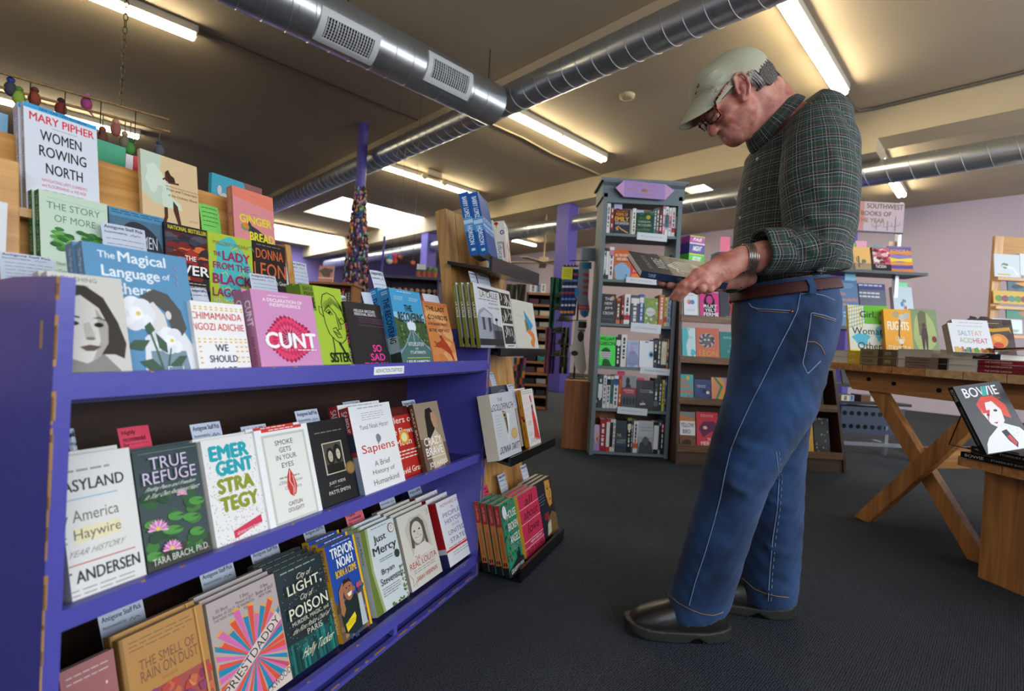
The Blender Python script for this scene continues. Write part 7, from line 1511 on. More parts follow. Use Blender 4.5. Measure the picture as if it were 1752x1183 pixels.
# book local: x = spine->fore edge (width), z = along its height, -y = cover normal
def f_inv(c):
    c.R(0, 0, 1, 1, '#33343c'); c.R(0, .36, 1, 1, '#6e6a62'); c.B(.45, .55, .34, .13, '#c9c6be', 5, .2); rr = random.Random(4)
    for k in range(9):
        x = .3+.04*k; c.L([(x-.12, .46), (x, .42+.02*k), (x+.2, .5+.012*k), (x+.12, .6)], .006, '#1c1b1c')
    c.L([(.2, .5), (.14, .56), (.2, .62), (.3, .62)], .01, '#d8d6d0')
    c.T('THE BEST SHORT', .32, .05, .4, .0, '#a8a8b0') if False else None
def inv_cover():
    mb = MB(); w, t, h = .155, .020, Lb; cc = cover_mat('#2a2b32', .6); sc = cover_mat('#26344e', .35)
    mb.box(0, 0, 0, w, .0015, h, cc); mb.box(0, t-.0015, 0, w, t, h, cc); mb.box(-.0003, 0, 0, .0012, t, h, sc)
    # cover printed along the book's length: canvas x = along spine, y = towards fore edge
    c = Cv(mb, (0, 0, h), (0, 0, -1), (1, 0, 0), h, w); c.R(.37, 0, 1, 1, '#6e6a62'); c.B(.62, .5, .2, .3, '#c4c1b8', 5, .2); rr = random.Random(4)
    for k in range(8): y = .2+.08*k; c.L([(.46, y), (.52, y-.12), (.62, y-.08), (.72, y+.06), (.66, y+.12)], .02, '#1c1b1c')
    c.L([(.42, .62), (.48, .58), (.46, .8), (.52, .84)], .04, '#dddad2')
    c.T('INVISIBLE', .25, .04, .34, .93, '#d4d2cc', .005, rot=1) if False else c.TT('INVISIBLE', .145, .38, .445, .58, '#d4d2cc', 90, .0)
    c.TT('THE LONG HISTORY OF', -.06, .46, .34, .54, '#8c8c94', 90)
    c2 = Cv(mb, (-.0003, 0, h), (0, 0, -1), (0, -1, 0), h, t)
    c2 = Cv(mb, (-.0003, t, h), (0, 0, -1), (0, -1, 0), h, t); c2.T('TURNER', .08, .25, .17, .75, '#a8b0c0'); c2.T('STEPHENS', .42, .25, .54, .75, '#a8b0c0'); c2.T('INVISIBLE', .6, .2, .9, .8, '#a8b0c0')
    return mb
# axes: z_local along A_<-B_ so that canvas x runs from the left end: z from right end to left end
mwb = frame(B_+nrm*.020*0, dv, -nrm, -xd)
det = mwb.to_3x3().determinant()
hb = empty('book', mwb @ Matrix.Translation((0, -.020, 0))); tag(hb, 'dark paperback held open in the man\'s hands, spine toward the viewer', 'book')
inv_cover().build('cover', hb)
mb = MB(); mb.box(.0012, .0015, .002, .153, .0185, Lb-.002, paper); mb.build('page_block', hb)
# ------------------------------------------------------------------ trestle table at the right
AT = radians(-13); TF = Vector((sin(AT), cos(AT), 0)); TN = Vector((cos(AT), -sin(AT), 0))
pine = wood('pine_orange', '9a6230', 'c88d4e', 4, .5, 'Y', .1, True); pine_x = wood('pine_orange_x', '9a6230', 'c88d4e', 4, .5, 'X', .1, True); pine_z = wood('pine_orange_z', '8f5a2c', 'bf8446', 4, .5, 'Z', .1, True); pine_l = wood('pine_lit', 'b98f60', 'd8b486', 4, .5, 'X', .05, True)
TC = Vector((2.035, 2.39, 0)); TMx = frame(TC, TN, TF, ZZ)        # x into the table, y away from the camera
tb = empty('trestle_table', TMx); tag(tb, 'sturdy pine trestle table with crossed legs at the right, covered with books', 'table')
ys = [.56, .41, .26, .10, -.06, -.22, -.38, -.55]
for i in range(7):
    mb = MB(); mb.box(-.095, ys[i+1]+.0015, .808, 1.5, ys[i]-.0015, .845, pine_x if i < 4 else pine_l); mb.build('top_plank', tb, bevel=.002)  # nearer planks paler: light from the side is put into their colour
mb = MB(); mb.prism([(.46, .808), (.40, .70), (-.42, .70), (-.50, .808)], .0, .04, pine, lambda y, z, d: Vector((d, y, z))); mb.build('cross_beam', tb, bevel=.003)
bolt = mat('bolt_dark', '1a1512', .4, metal=.8)
mb = MB()
for y, z in ((.30, .765), (.16, .755), (-.06, .745), (-.17, .765), (-.29, .725)):
    mb.tube([(-.004, y, z), (.006, y, z)], .011, bolt, n=12); mb.build('bolt', tb); mb = MB()
def leg(y0, y1, x0, nm='leg'):
    mb = MB(); L_ = Vector((0, y1-y0, .70)); wv = .075
    # plank in the end plane: foot from y0, top at y1
    mb.prism([(y0-wv*.6, 0), (y0+wv*.6, 0), (y1+wv*.6, .70), (y1-wv*.6, .70)], x0, x0+.045, pine_z, lambda y, z, d: Vector((d, y, z))); return mb.build(nm, tb, bevel=.003)
leg(.27, -.27, -.03); leg(-.255, .27, .017)
# far pair of legs
for a, b, x in ((.27, -.27, 1.3), (-.255, .27, 1.347)): leg(a, b, x)
mb = MB(); mb.box(.06, -.03, .36, 1.3, .06, .45, pine_x); mb.build('stretcher', tb)

def tbl(px, py, z): v = onz(px, py, z); return v
def stack_book(s, x, z, w, d, t, cc, label, edge='spine', front=None, txt=None, tcol='#e0dccc', rot=0, grp=None, tail=None):
    """book lying flat, long edge along the table end; s = position along the end, x = depth in"""
    mb = MB(); c = cover_mat(cc, .35); mb.box(0, 0, 0, d, w, .0015, c); mb.box(0, 0, t-.0015, d, w, t, c); mb.box(.003, .002, .0015, d-.003, w-.002, t-.0015, paper)
    if edge == 'spine': mb.box(0, 0, 0, .002, w, t, c)
    cv = Cv(mb, (-.0002, w, 0), (0, -1, 0), (0, 0, 1), w, t)
    if edge == 'spine':
        if txt: cv.T(txt, .12, .3, .6, .7, tcol)
        if tail: cv.R(.8, 0, 1, 1, tail)
    mw = TMx @ Matrix.Translation((x, s, z)) @ Matrix.Rotation(radians(rot), 4, 'Z'); o = mb.build('book', mw=mw); tag(o, label, 'book', grp); return o
Z0 = .8455
def sof(px): return (onplane(px, 625, TC-TN*.09, TN)-TC).dot(TF)
def lab2(base, k): return base+(', lower copy' if k == 0 else ', upper copy')
for k in range(2):
    z = Z0+k*.036
    a, b = sof(1448), sof(1419); mb = None
    stack_book(a, -.085, z, b-a, .16, .035, '#c9b48e', 'tan-edged paperback lying at the far left corner of the table'+(', lower copy' if k == 0 else ', upper copy'), edge='none')
    a2, b2 = sof(1470), sof(1448.5); stack_book(a2, -.088, z, b2-a2, .15, .035, '#e2bd1a', 'yellow spine end of a book on the table\'s far left corner'+(', lower copy' if k == 0 else ', upper copy'), txt='GIRL, WOMAN')
for k in range(2):
    z = Z0+k*.042+.001
    a, b = sof(1509), sof(1470.5); stack_book(a, -.09, z, b-a, .15, .041, '#8a7a58', 'leaf-patterned spine in the pile left of the pale page block'+(', lower copy' if k == 0 else ', upper copy'), txt='FLORA', tcol='#3a3024', tail='#4a3a2a')
    a, b = sof(1533), sof(1509.5); stack_book(a, -.09, z, b-a, .15, .041, '#6a5a44', 'brown and tan spine second in the leaf-patterned pile'+(', lower copy' if k == 0 else ', upper copy'), txt='OVERSTORY', tcol='#d8c8a0')
stack_book(sof(1592), -.088, Z0+.042, sof(1533.5)-sof(1592), .15, .048, '#d8d6d2', 'white page block of a book lying in the middle of the table end', edge='none')
stack_book(sof(1548), -.086, Z0, sof(1533.5)-sof(1548), .15, .041, '#cfc6bc', 'short pale book end under the white page block', edge='none')
for k in range(2):
    z = Z0+k*.027; a, b = sof(1621), sof(1548.5); stack_book(a, -.092, z, b-a, .15, .026, '#8a7268', 'grey-pink spine with black ends, '+('lower' if k == 0 else 'upper')+' of two on the table', txt='THE GOOD IMMIGRANT', tcol='#3a302c', tail='#161514')
for k in range(2):
    z = Z0+k*.028; stack_book(sof(1672), -.09, z, sof(1621.5)-sof(1672), .15, .027, '#d2d0cc', 'white page block right of the grey-pink spines, '+('lower' if k == 0 else 'upper'), edge='none')
stack_book(sof(1657), -.07, Z0+.057, sof(1600)-sof(1657), .15, .036, '#dcdad6', 'thick white page block under a curling dark cover', edge='none')
stack_book(sof(1705), -.072, Z0+.057, sof(1658)-sof(1705), .15, .024, '#1c2636', 'navy book with an orange dot, under the curling dark cover', txt='O', tcol='#d0802c')
for k, cc in enumerate(('#8a1c28', '#8a1c28', '#a32034')):
    stack_book(sof(1775), -.088, Z0+k*.0185, sof(1673)-sof(1775), .15, .0175, cc, ('lowest', 'middle', 'topmost')[k]+' crimson book in the pile at the right end of the table', txt='THE WATER DANCER')
# curling open cover on top
mb = MB(); n = 14; vs = []
for i in range(n+1):
    t = i/n; y = sof(1657)+(sof(1790)-sof(1657))*t
    for x in (-.08, .07): vs.append((x, y, Z0+.096+.018*t*t+.006*sin(3*t)))
mb.add(vs, [(2*i, 2*i+1, 2*i+3, 2*i+2) for i in range(n)], mat('cover_bronze', '4a4030', .3, coat=.3), True); q = mb.build('book_cover', mw=TMx); s_ = q.modifiers.new('t', 'SOLIDIFY'); s_.thickness = .002; tag(q, 'dark bronze paperback lying open with a curling cover on the table', 'book')

# standing books on the table: leaning back, facing -x side of the table (towards the camera's left)
def stand(px0, px1, pyt, pyb, Y, key, cc, front, label, az=97, lean=14, t=.025, sc=None, spine=None, copies=1, zb=None):
    """front plane runs through depth Y; az is the heading of the book's width"""
    a = radians(az-0); x = Vector((sin(a), cos(a), 0)); nn = Vector((cos(a), -sin(a), 0)); l = radians(lean)
    o = at(px0, pyb, Y)
    if zb is not None: o.z = zb
    up = ZZ*cos(l)-nn*sin(l); nl = nn*cos(l)+ZZ*sin(l)
    p1 = onplane(px1, pyb, o, nl); w = (p1-o).dot(x); pt = onplane(px0, pyt, o, nl); h = (pt-o).dot(up)
    fr = lambda k: frame(o-nn*(k*(t+.001)/cos(l)), x, -nl, up)
    r = book(fr(0), key, w, h, t, cc, sc, front, spine, label, None)
    for k in range(1, copies): dup(r, fr(k), ORD[k]+' copy standing behind the '+short_of(label), 'copies of the '+short_of(label))
    return r
def t_girl(c):
    c.R(0, 0, 1, .8, '#dfe8d8'); c.R(.4, 0, 1, .33, '#6cc030')
    for k in range(6): c.L([(.0, .06+.07*k), (.42, .0+.06*k)], .012, '#3aa8c8'); c.L([(.05+.06*k, 0), (.0+.07*k, .4)], .012, '#e0c030')
    c.B(.3, .6, .2, .1, '#5ac0d8', 2); c.B(.75, .5, .1, .12, '#6ac4d8', 3); c.R(0, .8, 1, .93, '#f0d020'); c.R(0, .93, 1, 1, '#d8308a'); c.W(.06, .84, .9, .88, 1, '#e04a8a', th=.6)
    c.T('Girl,', .3, .1, .7, .24, '#1c2430'); c.T('Woman,', .08, .4, .92, .54, '#1c2430'); c.T('Other', .2, .66, .8, .78, '#1c2430'); c.E(.86, .22, .08, .07, '#d8c8dc')
def t_fli(c): c.T('FLIGHTS', .12, .24, .9, .4, '#f4ecd8', .03); c.E(.45, .1, .12, .07, '#b8a880'); c.E(.66, .16, .11, .07, '#c8c8c4'); c.E(.84, .12, .1, .065, '#b8bcc0'); c.L([(.58, .2), (.52, .5), (.6, .62), (.58, .8)], .02, '#26241f'); c.E(.58, .62, .1, .05, '#e8e6e0'); c.T('OLGA', .38, .52, .72, .61, '#f4e0b0', .02); c.T('TOKARCZUK', .08, .7, .92, .8, '#f4e0b0', .02); c.P([(.35, 1), (.5, .82), (.65, .82), (.8, 1), (.68, 1), (.58, .9), (.46, 1)], '#6a6460')
def t_blood(c): c.B(.5, .45, .42, .4, '#a8b878', 3, .1); c.P([(.28, .1), (.4, .02), (.6, .06), (.6, .5), (.3, .5)], '#6c6a50'); c.P([(.4, .78), (.36, .5), (.42, .36), (.58, .36), (.62, .5), (.58, .78), (.53, .78), (.5, .56), (.46, .78)], '#4a3a36'); c.E(.49, .31, .06, .05, '#4a3a36'); c.R(0, .82, 1, 1, '#c0344c'); c.T('BLOOD OF EDEN', .12, .86, .92, .94, '#f0c8cc', .01); c.E(.84, .56, .09, .06, '#7a3038')
stand(1456, 1525, 522, 618, 2.92, 'girl', '#e4ebda', t_girl, 'lime, yellow and blue book at the left of those standing on the table', az=100, sc='#d8b82a')
stand(1518, 1565, 529, 618, 2.85, 'flights', '#eda820', t_fli, 'bright orange-yellow book with round seals, standing on the table', az=100, sc='#c88a18')
stand(1564, 1610, 529, 620, 2.86, 'blood', '#7c9468', t_blood, 'green book with a walking silhouette and red foot band, standing on the table', az=100, sc='#4a5a3c')
def t_salt(c):
    c.W(.2, .08, .9, .11, 1, '#aaa', th=.5); c.T('SALT', .22, .25, .54, .42, '#7ab0b8', -.005); c.T('FAT', .56, .25, .82, .42, '#d8a88c', -.005); c.T('ACID', .22, .5, .54, .67, '#a8b870', -.005); c.T('HEAT', .56, .5, .92, .67, '#c85060', -.005); rr = random.Random(3)
    for i in range(16): x = .05+.9*i/15; c.R(x, .8+.1*rr.random(), x+.05, .99, rr.choice(['#c8702c', '#6a9a3c', '#c83a2c', '#4a6a8a', '#e0b040']))
stand(1640, 1702, 547, 605, 2.18, 'salt2', '#dfe0e4', t_salt, 'white cookery book standing behind its twin on the table', az=98, lean=20, t=.03, sc='#b8aa98', zb=None)
stand(1631, 1700, 553, 602, 2.10, 'salt', '#e4e4e8', t_salt, 'white cookery book with thin pastel letters, standing on the table', az=98, lean=20, t=.035, sc='#a89a88')
def t_van(c): rr = random.Random(3); [c.B(rr.random(), rr.random(), .1, .08, rr.choice(['#3c2418', '#2a1810', '#4a2c1c']), i) for i in range(20)]; c.P([(.15, .22), (.5, .28), (.92, .22), (.94, .42), (.9, .32), (.5, .38), (.16, .3)], '#c89428'); c.E(.62, .62, .22, .2, '#d8883a'); c.E(.6, .56, .1, .08, '#e8a04a'); c.E(.6, .74, .12, .08, '#c03a24'); c.W(.4, .12, .7, .15, 1, '#c8a050', th=.6)
stand(1668, 1740, 545, 605, 2.35, 'nutmeg', '#3a2418', t_van, 'dark brown book with gold banner and glowing figure, standing on the table', az=99, lean=16)

# ------------------------------------------------------------------ pine cabinet with the big black books
CAo = Vector((1.975, 2.01, 0)); CM = frame(CAo, TN, TF, ZZ)
cb = empty('pine_cabinet', CM); tag(cb, 'low pine plank cabinet at the right border carrying large black books', 'cabinet')
yy = [0, -.155, -.31, -.5, -.7, -.9]
for i in range(5):
    mb = MB(); mb.box(0, yy[i+1]+.002, 0, .024, yy[i], .46, pine_z); mb.build('side_plank', cb, bevel=.002)
mb = MB(); mb.box(.024, -.022, 0, .9, 0, .46, pine_z); mb.build('back_plank', cb)
for i, (a, b) in enumerate(((.02, -.13), (-.132, -.3), (-.302, -.48), (-.482, -.7), (-.702, -.92))):
    mb = MB(); mb.box(-.12, b, .462, .9, a, .5, pine_x); mb.build('top_plank', cb, bevel=.002)
def f_bow(c):
    c.T('BOWIE', .14, .05, .86, .19, '#e4e4e6', .02); c.P([(.56, .05), (.66, .05), (.6, .19), (.5, .19)], '#2aa09a')
    c.P([(.28, .3), (.44, .2), (.7, .2), (.86, .36), (.84, .56), (.7, .5), (.6, .34), (.4, .32), (.36, .5), (.3, .44)], '#d8452c'); c.P([(.36, .3), (.62, .28), (.72, .42), (.68, .58), (.52, .68), (.38, .6), (.32, .44)], '#e8e2e0'); c.P([(.36, .26), (.48, .26), (.42, .4), (.5, .4), (.36, .56), (.4, .44), (.33, .44)], '#d8342c'); c.E(.6, .42, .04, .018, '#242428'); c.E(.41, .47, .03, .016, '#242428'); c.P([(.44, .585), (.54, .58), (.5, .61)], '#c02c30')
    c.P([(.2, .78), (.46, .66), (.6, .6), (.9, .7), (1, .82), (1, .99), (.02, .99), (.1, .86)], '#e4e4e6'); c.P([(.5, .72), (.62, .7), (.72, .9), (.66, .97), (.56, .86)], '#1c1c20'); c.P([(.56, .8), (.64, .78), (.7, .9), (.64, .94)], '#c8302c')
    rr = random.Random(2)
    for i in range(30): c.E(.56+.3*rr.random(), .62+.2*rr.random(), .006, .003, '#444', n=6); c.k -= 1
    c.W(.72, .24, .84, .26, 1, '#c05040', th=.6)
def s_bow(c): c.T('BOWIE', .25, .04, .75, .22, '#c8c8cc', .01, rot=1); c.T('STARDUST RAYGUNS & MOONAGE', .35, .3, .65, .86, '#98989c', rot=1)
def big(o, x, y, z, w, h, t, label, flat=True): pass
bw, bh, bt = .205, .30, .022
base = Vector([float(v) for v in at(1690, 769, 1.80)]); base.z = .548
a_ = radians(84); xx = Vector((sin(a_), cos(a_), 0)); nn = Vector((cos(a_), -sin(a_), 0)); l_ = radians(24); up_ = ZZ*cos(l_)-nn*sin(l_); nl_ = nn*cos(l_)+ZZ*sin(l_)
def rollm(v, ang): return v*cos(ang)
bkm = frame(base, xx, -nl_, up_)
book(bkm @ Matrix.Translation((0, 0, bt*sin(l_)*0)) @ Matrix.Rotation(radians(-9), 4, 'Y'), 'bigblack', .22, .265, bt, '#17171a', '#101012', f_bow, s_bow, 'large black hardback with a red-haired painted face, propped on a wire easel', None, True)
for k in range(2):
    mb = MB(); c = cover_mat('#141416', .25); T_ = CM @ Matrix.Translation((-.115, -.60, .501+.023*k)) @ Matrix.Rotation(radians((2, -3)[k]), 4, 'Z')
    mb.box(0, 0, 0, .22, .60, .003, c); mb.box(0, 0, .019, .22, .60, .022, c); mb.box(0, .30, 0, .003, .60, .022, c); mb.box(0.003, .002, .003, .216, .598, .019, paper) if False else mb.box(.004, .004, .003, .216, .596, .019, paper)
    cv = Cv(mb, (-.0003, .60, 0), (0, -1, 0), (0, 0, 1), .30, .022); cv.T('BOWIE', .05, .25, .26, .75, '#c8c8cc', .01); cv.T('STARDUST RAYGUNS', .34, .35, .8, .65, '#a0a0a4')
    q = mb.build('book', mw=T_); tag(q, 'large black hardback lying flat on the pine cabinet, %s of two' % ('lower' if k == 0 else 'upper'), 'book')
wire = mat('wire_black', '0c0c0d', .3, metal=.6)
eo = base-nn*.09; eo.z = .548; mb = MB()
for s in (.03, .17):
    b0 = base+xx*s; b0.z = .549; f0 = b0+nn*.02; mb.tube([b0-nn*.03, b0-nn*.17, b0-nn*.115+ZZ*.17], .0025, wire, n=6)
mb.tube([base+xx*.03-nn*.10+ZZ*.003, base+xx*.17-nn*.10+ZZ*.003], .0025, wire, n=6); q = mb.build('wire_easel'); tag(q, 'black wire easel behind the large black hardback', 'easel')

# ------------------------------------------------------------------ black display rack with the pink sign, behind the table
YR = 4.45
rk = empty('display_rack', Matrix.Translation((0, YR, 0))); tag(rk, 'silver and black display rack behind the table, topped by a pink painted sign', 'rack')
silver = mat('rack_silver', 'a9adb2', .35, metal=.8); blk = mat('rack_black', '1c2026', .4)
xr, zt = pxz(1548, 347, YR); xl, _ = pxz(1405, 347, YR)
for x in (xl, xr-.01):
    mb = MB(); mb.box(x-.03, 0, 0, x, .04, zt, silver); mb.build('post', rk)
for (px, py, wpx) in ((1572, 470, 0), (1560, 566, 0), (1545, 662, 0), (1545, 690, 0)):
    x1, z = pxz(px, py, YR); x0 = xl-.05; mb = MB(); mb.box(x0, -.10, z-.025, x1, .16, z, blk); mb.build('shelf', rk)
mb = MB(); mb.box(xl-.1, -.12, .10, xr+.1, -.10, .13, silver); mb.box(xl-.1, -.2, .05, xl-.06, .3, .09, silver); mb.box(xr+.06, -.2, .05, xr+.1, .3, .09, silver); mb.build('base_frame', rk)
for x in (xl-.08, xr+.08):
    mb = MB(); mb.tube([(x, -.16, .025), (x+.02, -.16, .025)], .025, mat('caster', '101112', .5), n=14); mb.build('caster', rk)
mb = MB(); x0, z1 = pxz(1440, 695, YR-.14); x1, z0 = pxz(1546, 746, YR-.14); pm_ = mat('perforated_slate', '38435a', .45)
# perforated panel with real round holes: ring of quads about each hole
nx, nz = 9, 2; gw = (x1-x0)/nx; gh = (z1-z0)/nz
for i in range(nx):
    for j in range(nz):
        cx_ = x0+gw*(i+.5); cz_ = z0+gh*(j+.5); n_ = 16; vs = []; r = min(gw, gh)*.33
        for d_ in (0, .003):
            for k in range(n_):
                a = 2*pi*k/n_; m_ = max(abs(cos(a)), abs(sin(a))); vs += [(cx_+cos(a)*r, -.14+d_, cz_+sin(a)*r), (cx_+cos(a)/m_*gw/2, -.14+d_, cz_+sin(a)/m_*gh/2)]
        fs = []
        for k in range(n_):
            k2 = (k+1) % n_; fs += [(2*k, 2*k+1, 2*k2+1, 2*k2), (2*n_+2*k, 2*n_+2*k2, 2*n_+2*k2+1, 2*n_+2*k+1), (2*k, 2*k2, 2*n_+2*k2, 2*n_+2*k)]
        mb.add(vs, fs, pm_)
mb.box(x0, .02, z0, x1, .023, z1, blk); mb.build('perforated_panel', rk)
def psign(c):
    c.R(.5, 0, 1, 1, '#b8a4ac'); c.B(.2, .5, .3, .5, '#c07a78', 3, .1); c.P([(0, 0), (.12, 0), (.3, .2), (.1, .3), (0, .2)], '#5a8a4a'); c.P([(.1, .1), (.2, -.0), (.34, .08), (.2, .2)], '#c85a3c'); c.P([(0, .12), (.1, .05), (.14, .2), (0, .3)], '#d8703c')
    c.T('SOUTHWEST', .53, .06, .985, .22, '#5c5438', .02); c.T('BOOKS OF', .46, .32, .84, .47, '#6a5c3c', .02); c.T('THE YEAR', .42, .56, .76, .7, '#8a7048', .02)
    for x, h_ in ((.66, .3), (.8, .34), (.9, .5)): c.L([(x, .96), (x, .96-h_)], .03, '#8a8488'); c.L([(x-.05, .8-h_*.2), (x-.05, .9-h_*.2), (x, .92-h_*.2)], .02, '#8a8488'); c.L([(x+.05, .76-h_*.2), (x+.05, .86-h_*.2), (x, .88-h_*.2)], .02, '#8a8488')
sx0, sz1 = pxz(1412, 341, YR-.02); sx1, sz0 = pxz(1545, 393, YR-.02); sz0 -= .03
mb = MB(); mb.box(sx0, -.02, sz0, sx1, -.012, sz1, mat('sign_pink_board', 'b4807c', .7)); mb.box(sx0, -.024, sz0-.012, sx1, -.01, sz0, blk); cv = Cv(mb, (sx0, -.02, sz0), (1, 0, 0), (0, 0, 1), sx1-sx0, sz1-sz0, 1.5e-4); psign(cv)
q = mb.build('sign_board', mw=Matrix.Translation((0, YR, 0))); tag(q, 'pink and grey painted sign with cactus drawings on the display rack', 'sign')
def zsh(px, py): return pxz(px, py, YR)[1]
def rface(px0, px1, pyt, zs, key, cc, fn, label, sc=None, t=.02, dy=-.06, lean=12):
    x0_, _ = pxz(px0, pyt, YR+dy); x1_, z1_ = pxz(px1, pyt, YR+dy); face_book(x0_, x1_, z1_, zs+.001, YR+dy, key, cc, fn, label, lean=lean, sc=sc, t=t)
zs1 = zsh(1572, 470)
def k_cac(c): c.R(0, .7, 1, 1, '#9a8468'); c.L([(.3, .9), (.3, .4)], .07, '#5a5e50'); c.L([(.18, .45), (.18, .62), (.3, .66)], .04, '#5a5e50'); c.L([(.5, .6), (.5, .75), (.3, .78)], .04, '#5a5e50'); c.E(.6, .62, .14, .08, '#6a6a58')
def k_pink(c): rr = random.Random(2); [c.B(rr.random(), .05+.6*rr.random(), .16, .07, rr.choice(['#c84a6a', '#d8b0b0', '#a83048', '#e0d0c8', '#5a3038']), i) for i in range(22)]; c.R(0, .74, 1, 1, '#1c181c'); c.T('TUCSON', .1, .78, .7, .9, '#d8d4d0', .02)
def k_sun(c):
    for k, col in enumerate(('#6a5a9a', '#d88a3a', '#8a7ab0', '#e8c840', '#d8903c', '#5a4a88', '#c87a3a')): c.P([(0, .04+.14*k), (.4, .08+.14*k), (1, .02+.14*k), (1, .2+.14*k), (.5, .16+.14*k), (0, .2+.14*k)], col)
    c.T('SONORA', .1, .12, .9, .24, '#d8a860', .02)
rface(1448, 1466, 425, zs1, 'ivory', '#c8c0a8', lambda c: c.R(0, .7, 1, 1, '#6a6454'), 'ivory book partly behind the man\'s back on the black rack shelf'); rface(1464, 1494, 423, zs1, 'cac', '#d8ac68', k_cac, 'sandy book with a cactus silhouette on the black rack shelf'); rface(1498, 1528, 424, zs1, 'kpink', '#b06a78', k_pink, 'crimson patterned book with black foot on the black rack shelf', sc='#26262a', t=.04); rface(1526, 1566, 422, zs1, 'ksun', '#7a6aa0', k_sun, 'violet and orange sunset-striped book on the black rack shelf')
zs2 = zsh(1560, 566)
def k_adv(c): c.T('this', .1, .26, .4, .34, '#d88a5a', .01); c.T('wonderful', .08, .38, .95, .47, '#d88a5a', .01); c.T('thing', .08, .5, .5, .58, '#d88a5a', .01); c.W(.1, .08, .8, .2, 3, '#a8bcd0', th=.3); c.W(.1, .7, .9, .85, 2, '#a8bcd0', th=.3)
def k_gr(c): c.R(0, 0, 1, .14, '#4a4a78'); c.W(.0, .02, .95, .1, 1, '#b8bcd8', th=.5); c.W(0, .2, .8, .36, 2, '#c8ccd4', th=.5); c.P([(.2, 1), (.5, .6), (.9, .55), (1, 1)], '#7a8ca0'); c.R(0, .66, .4, 1, '#8a9098')
def k_plant(c): c.L([(.5, .85), (.52, .4)], .012, '#5a6a8a'); c.E(.42, .42, .07, .06, '#4a8ac0'); c.E(.6, .5, .06, .05, '#c05a5a'); c.E(.5, .34, .05, .05, '#5aa070'); c.E(.6, .34, .04, .04, '#8a70b0'); c.R(.34, .84, .66, .9, '#5aa860')
rface(1442, 1478, 479, zs2, 'adv', '#55789e', k_adv, 'steel blue book with orange words on the rack below the black shelf'); rface(1480, 1526, 486, zs2, 'kgr', '#5a6270', k_gr, 'grey photo book with violet top strip on the rack'); rface(1538, 1572, 492, zs2, 'kpl', '#c4d2da', k_plant, 'pale blue book with a small flower drawing on the rack', sc='#8a7e86', t=.04)
zs3 = zsh(1545, 662)+.0
def k_moon(c): c.E(.62, .42, .3, .3, '#d8d4c4'); c.E(.62, .42, .22, .22, '#e0dcc4'); rr = random.Random(3); [c.E(rr.random(), rr.random(), .04, .03, '#6a4a50', n=8) for _ in range(14)]
rface(1444, 1494, 638, zs3, 'moon', '#2a282e', k_moon, 'charcoal book with a large cream disc, seen under the table', dy=-.12, lean=20)
for k, (px, w_, cd, lb) in enumerate(((1440, 14, 'e', 'peach book end under the table, left of the violet one'), (1454, 8, 'l', 'violet book end under the table'), (1474, 50, 'b', 'brown book under the table by the trestle leg'))):
    x0_, z1_ = pxz(px, 676, YR-.1); x1_, _ = pxz(px+w_, 676, YR-.1); spine_book(x0_, x1_, z1_, zsh(1545, 690)+.001, YR-.1, cd, lb)
for (a, b, c_, d_, col, lb) in ((1464, 412, 1482, 424, '#e0a0b8', 'pink note on the black rack shelf'), (1454, 416, 1464, 424, '#8ac03a', 'lime note at left on the black rack shelf'), (1494, 420, 1508, 428, '#3aa8b0', 'turquoise note on the black rack shelf'), (1521, 413, 1538, 424, '#e0c09a', 'peach note above the sunset-striped book'), (1446, 468, 1463, 480, '#8ac0dc', 'pale blue note above the steel blue book'), (1532, 483, 1552, 492, '#8ae0a8', 'mint note above the pale blue flower book')):
    flatcard((a, b, c_, d_+8), YR+.03, col, lb, 'note_card')

# wooden magazine rack at the right border against the lavender wall
YW = 5.2
wr = empty('magazine_rack', Matrix.Translation((0, YW, 0))); tag(wr, 'oak magazine rack at the right border in front of the lavender wall', 'rack')
mx0, mz1 = pxz(1703, 404, YW); mx1 = mx0+1.2
mb = MB(); mb.box(mx0, 0, 0, mx0+.09, .03, mz1, oak_z); mb.build('upright', wr); mb = MB(); mb.box(mx1-.09, 0, 0, mx1, .03, mz1, oak_z); mb.build('upright', wr)
mb = MB(); mb.box(mx0+.09, .005, mz1-.24, mx1-.09, .025, mz1, wood('oak_rail', 'a87530', 'c08c44', 4, .5, 'X')); mb.build('header_board', wr)
for py in (476, 525, 573, 610):
    z = pxz(1710, py, YW)[1]; mb = MB(); mb.box(mx0, -.06, z-.03, mx1, .0, z, oak); mb.build('ledge', wr)
def w_face(px0, px1, pyt, pyb, key, cc, fn, label):
    x0_, z1_ = pxz(px0, pyt, YW-.04); x1_, z0_ = pxz(px1, pyb, YW-.04); face_book(x0_, x1_, z1_, pxz(1710, pyb, YW)[1]+.001 if False else z0_, YW-.05, key, cc, fn, label, lean=6, t=.01)
w_face(1703, 1745, 434, 476, 'w1', '#c4ccd2', lambda c: (c.B(.4, .5, .12, .12, '#6a8a6a', 2), c.L([(.3, .5), (.7, .6), (.9, .9)], .05, '#e4e8ec'), c.R(.1, .86, .6, .92, '#c8b040')), 'shiny plastic-wrapped white print on the magazine rack')
w_face(1747, 1790, 434, 474, 'w2', '#ccd4dc', lambda c: c.B(.5, .5, .2, .2, '#9aa', 2), 'white print cut by the right border on the magazine rack')
w_face(1724, 1775, 480, 500, 'w3', '#4a6470', lambda c: (c.B(.6, .3, .3, .2, '#d89a3c', 2), c.B(.3, .6, .2, .2, '#3a4a50', 3)), 'teal card with orange shape high on the magazine rack')
w_face(1700, 1790, 497, 524, 'w4', '#c8a43c', lambda c: [c.E(.1+.12*i, .6, .07, .25, ('#6a8a4a', '#8a4a5a', '#5a8a7a')[i % 3]) for i in range(8)], 'yellow panorama card with cactus flowers on the magazine rack')
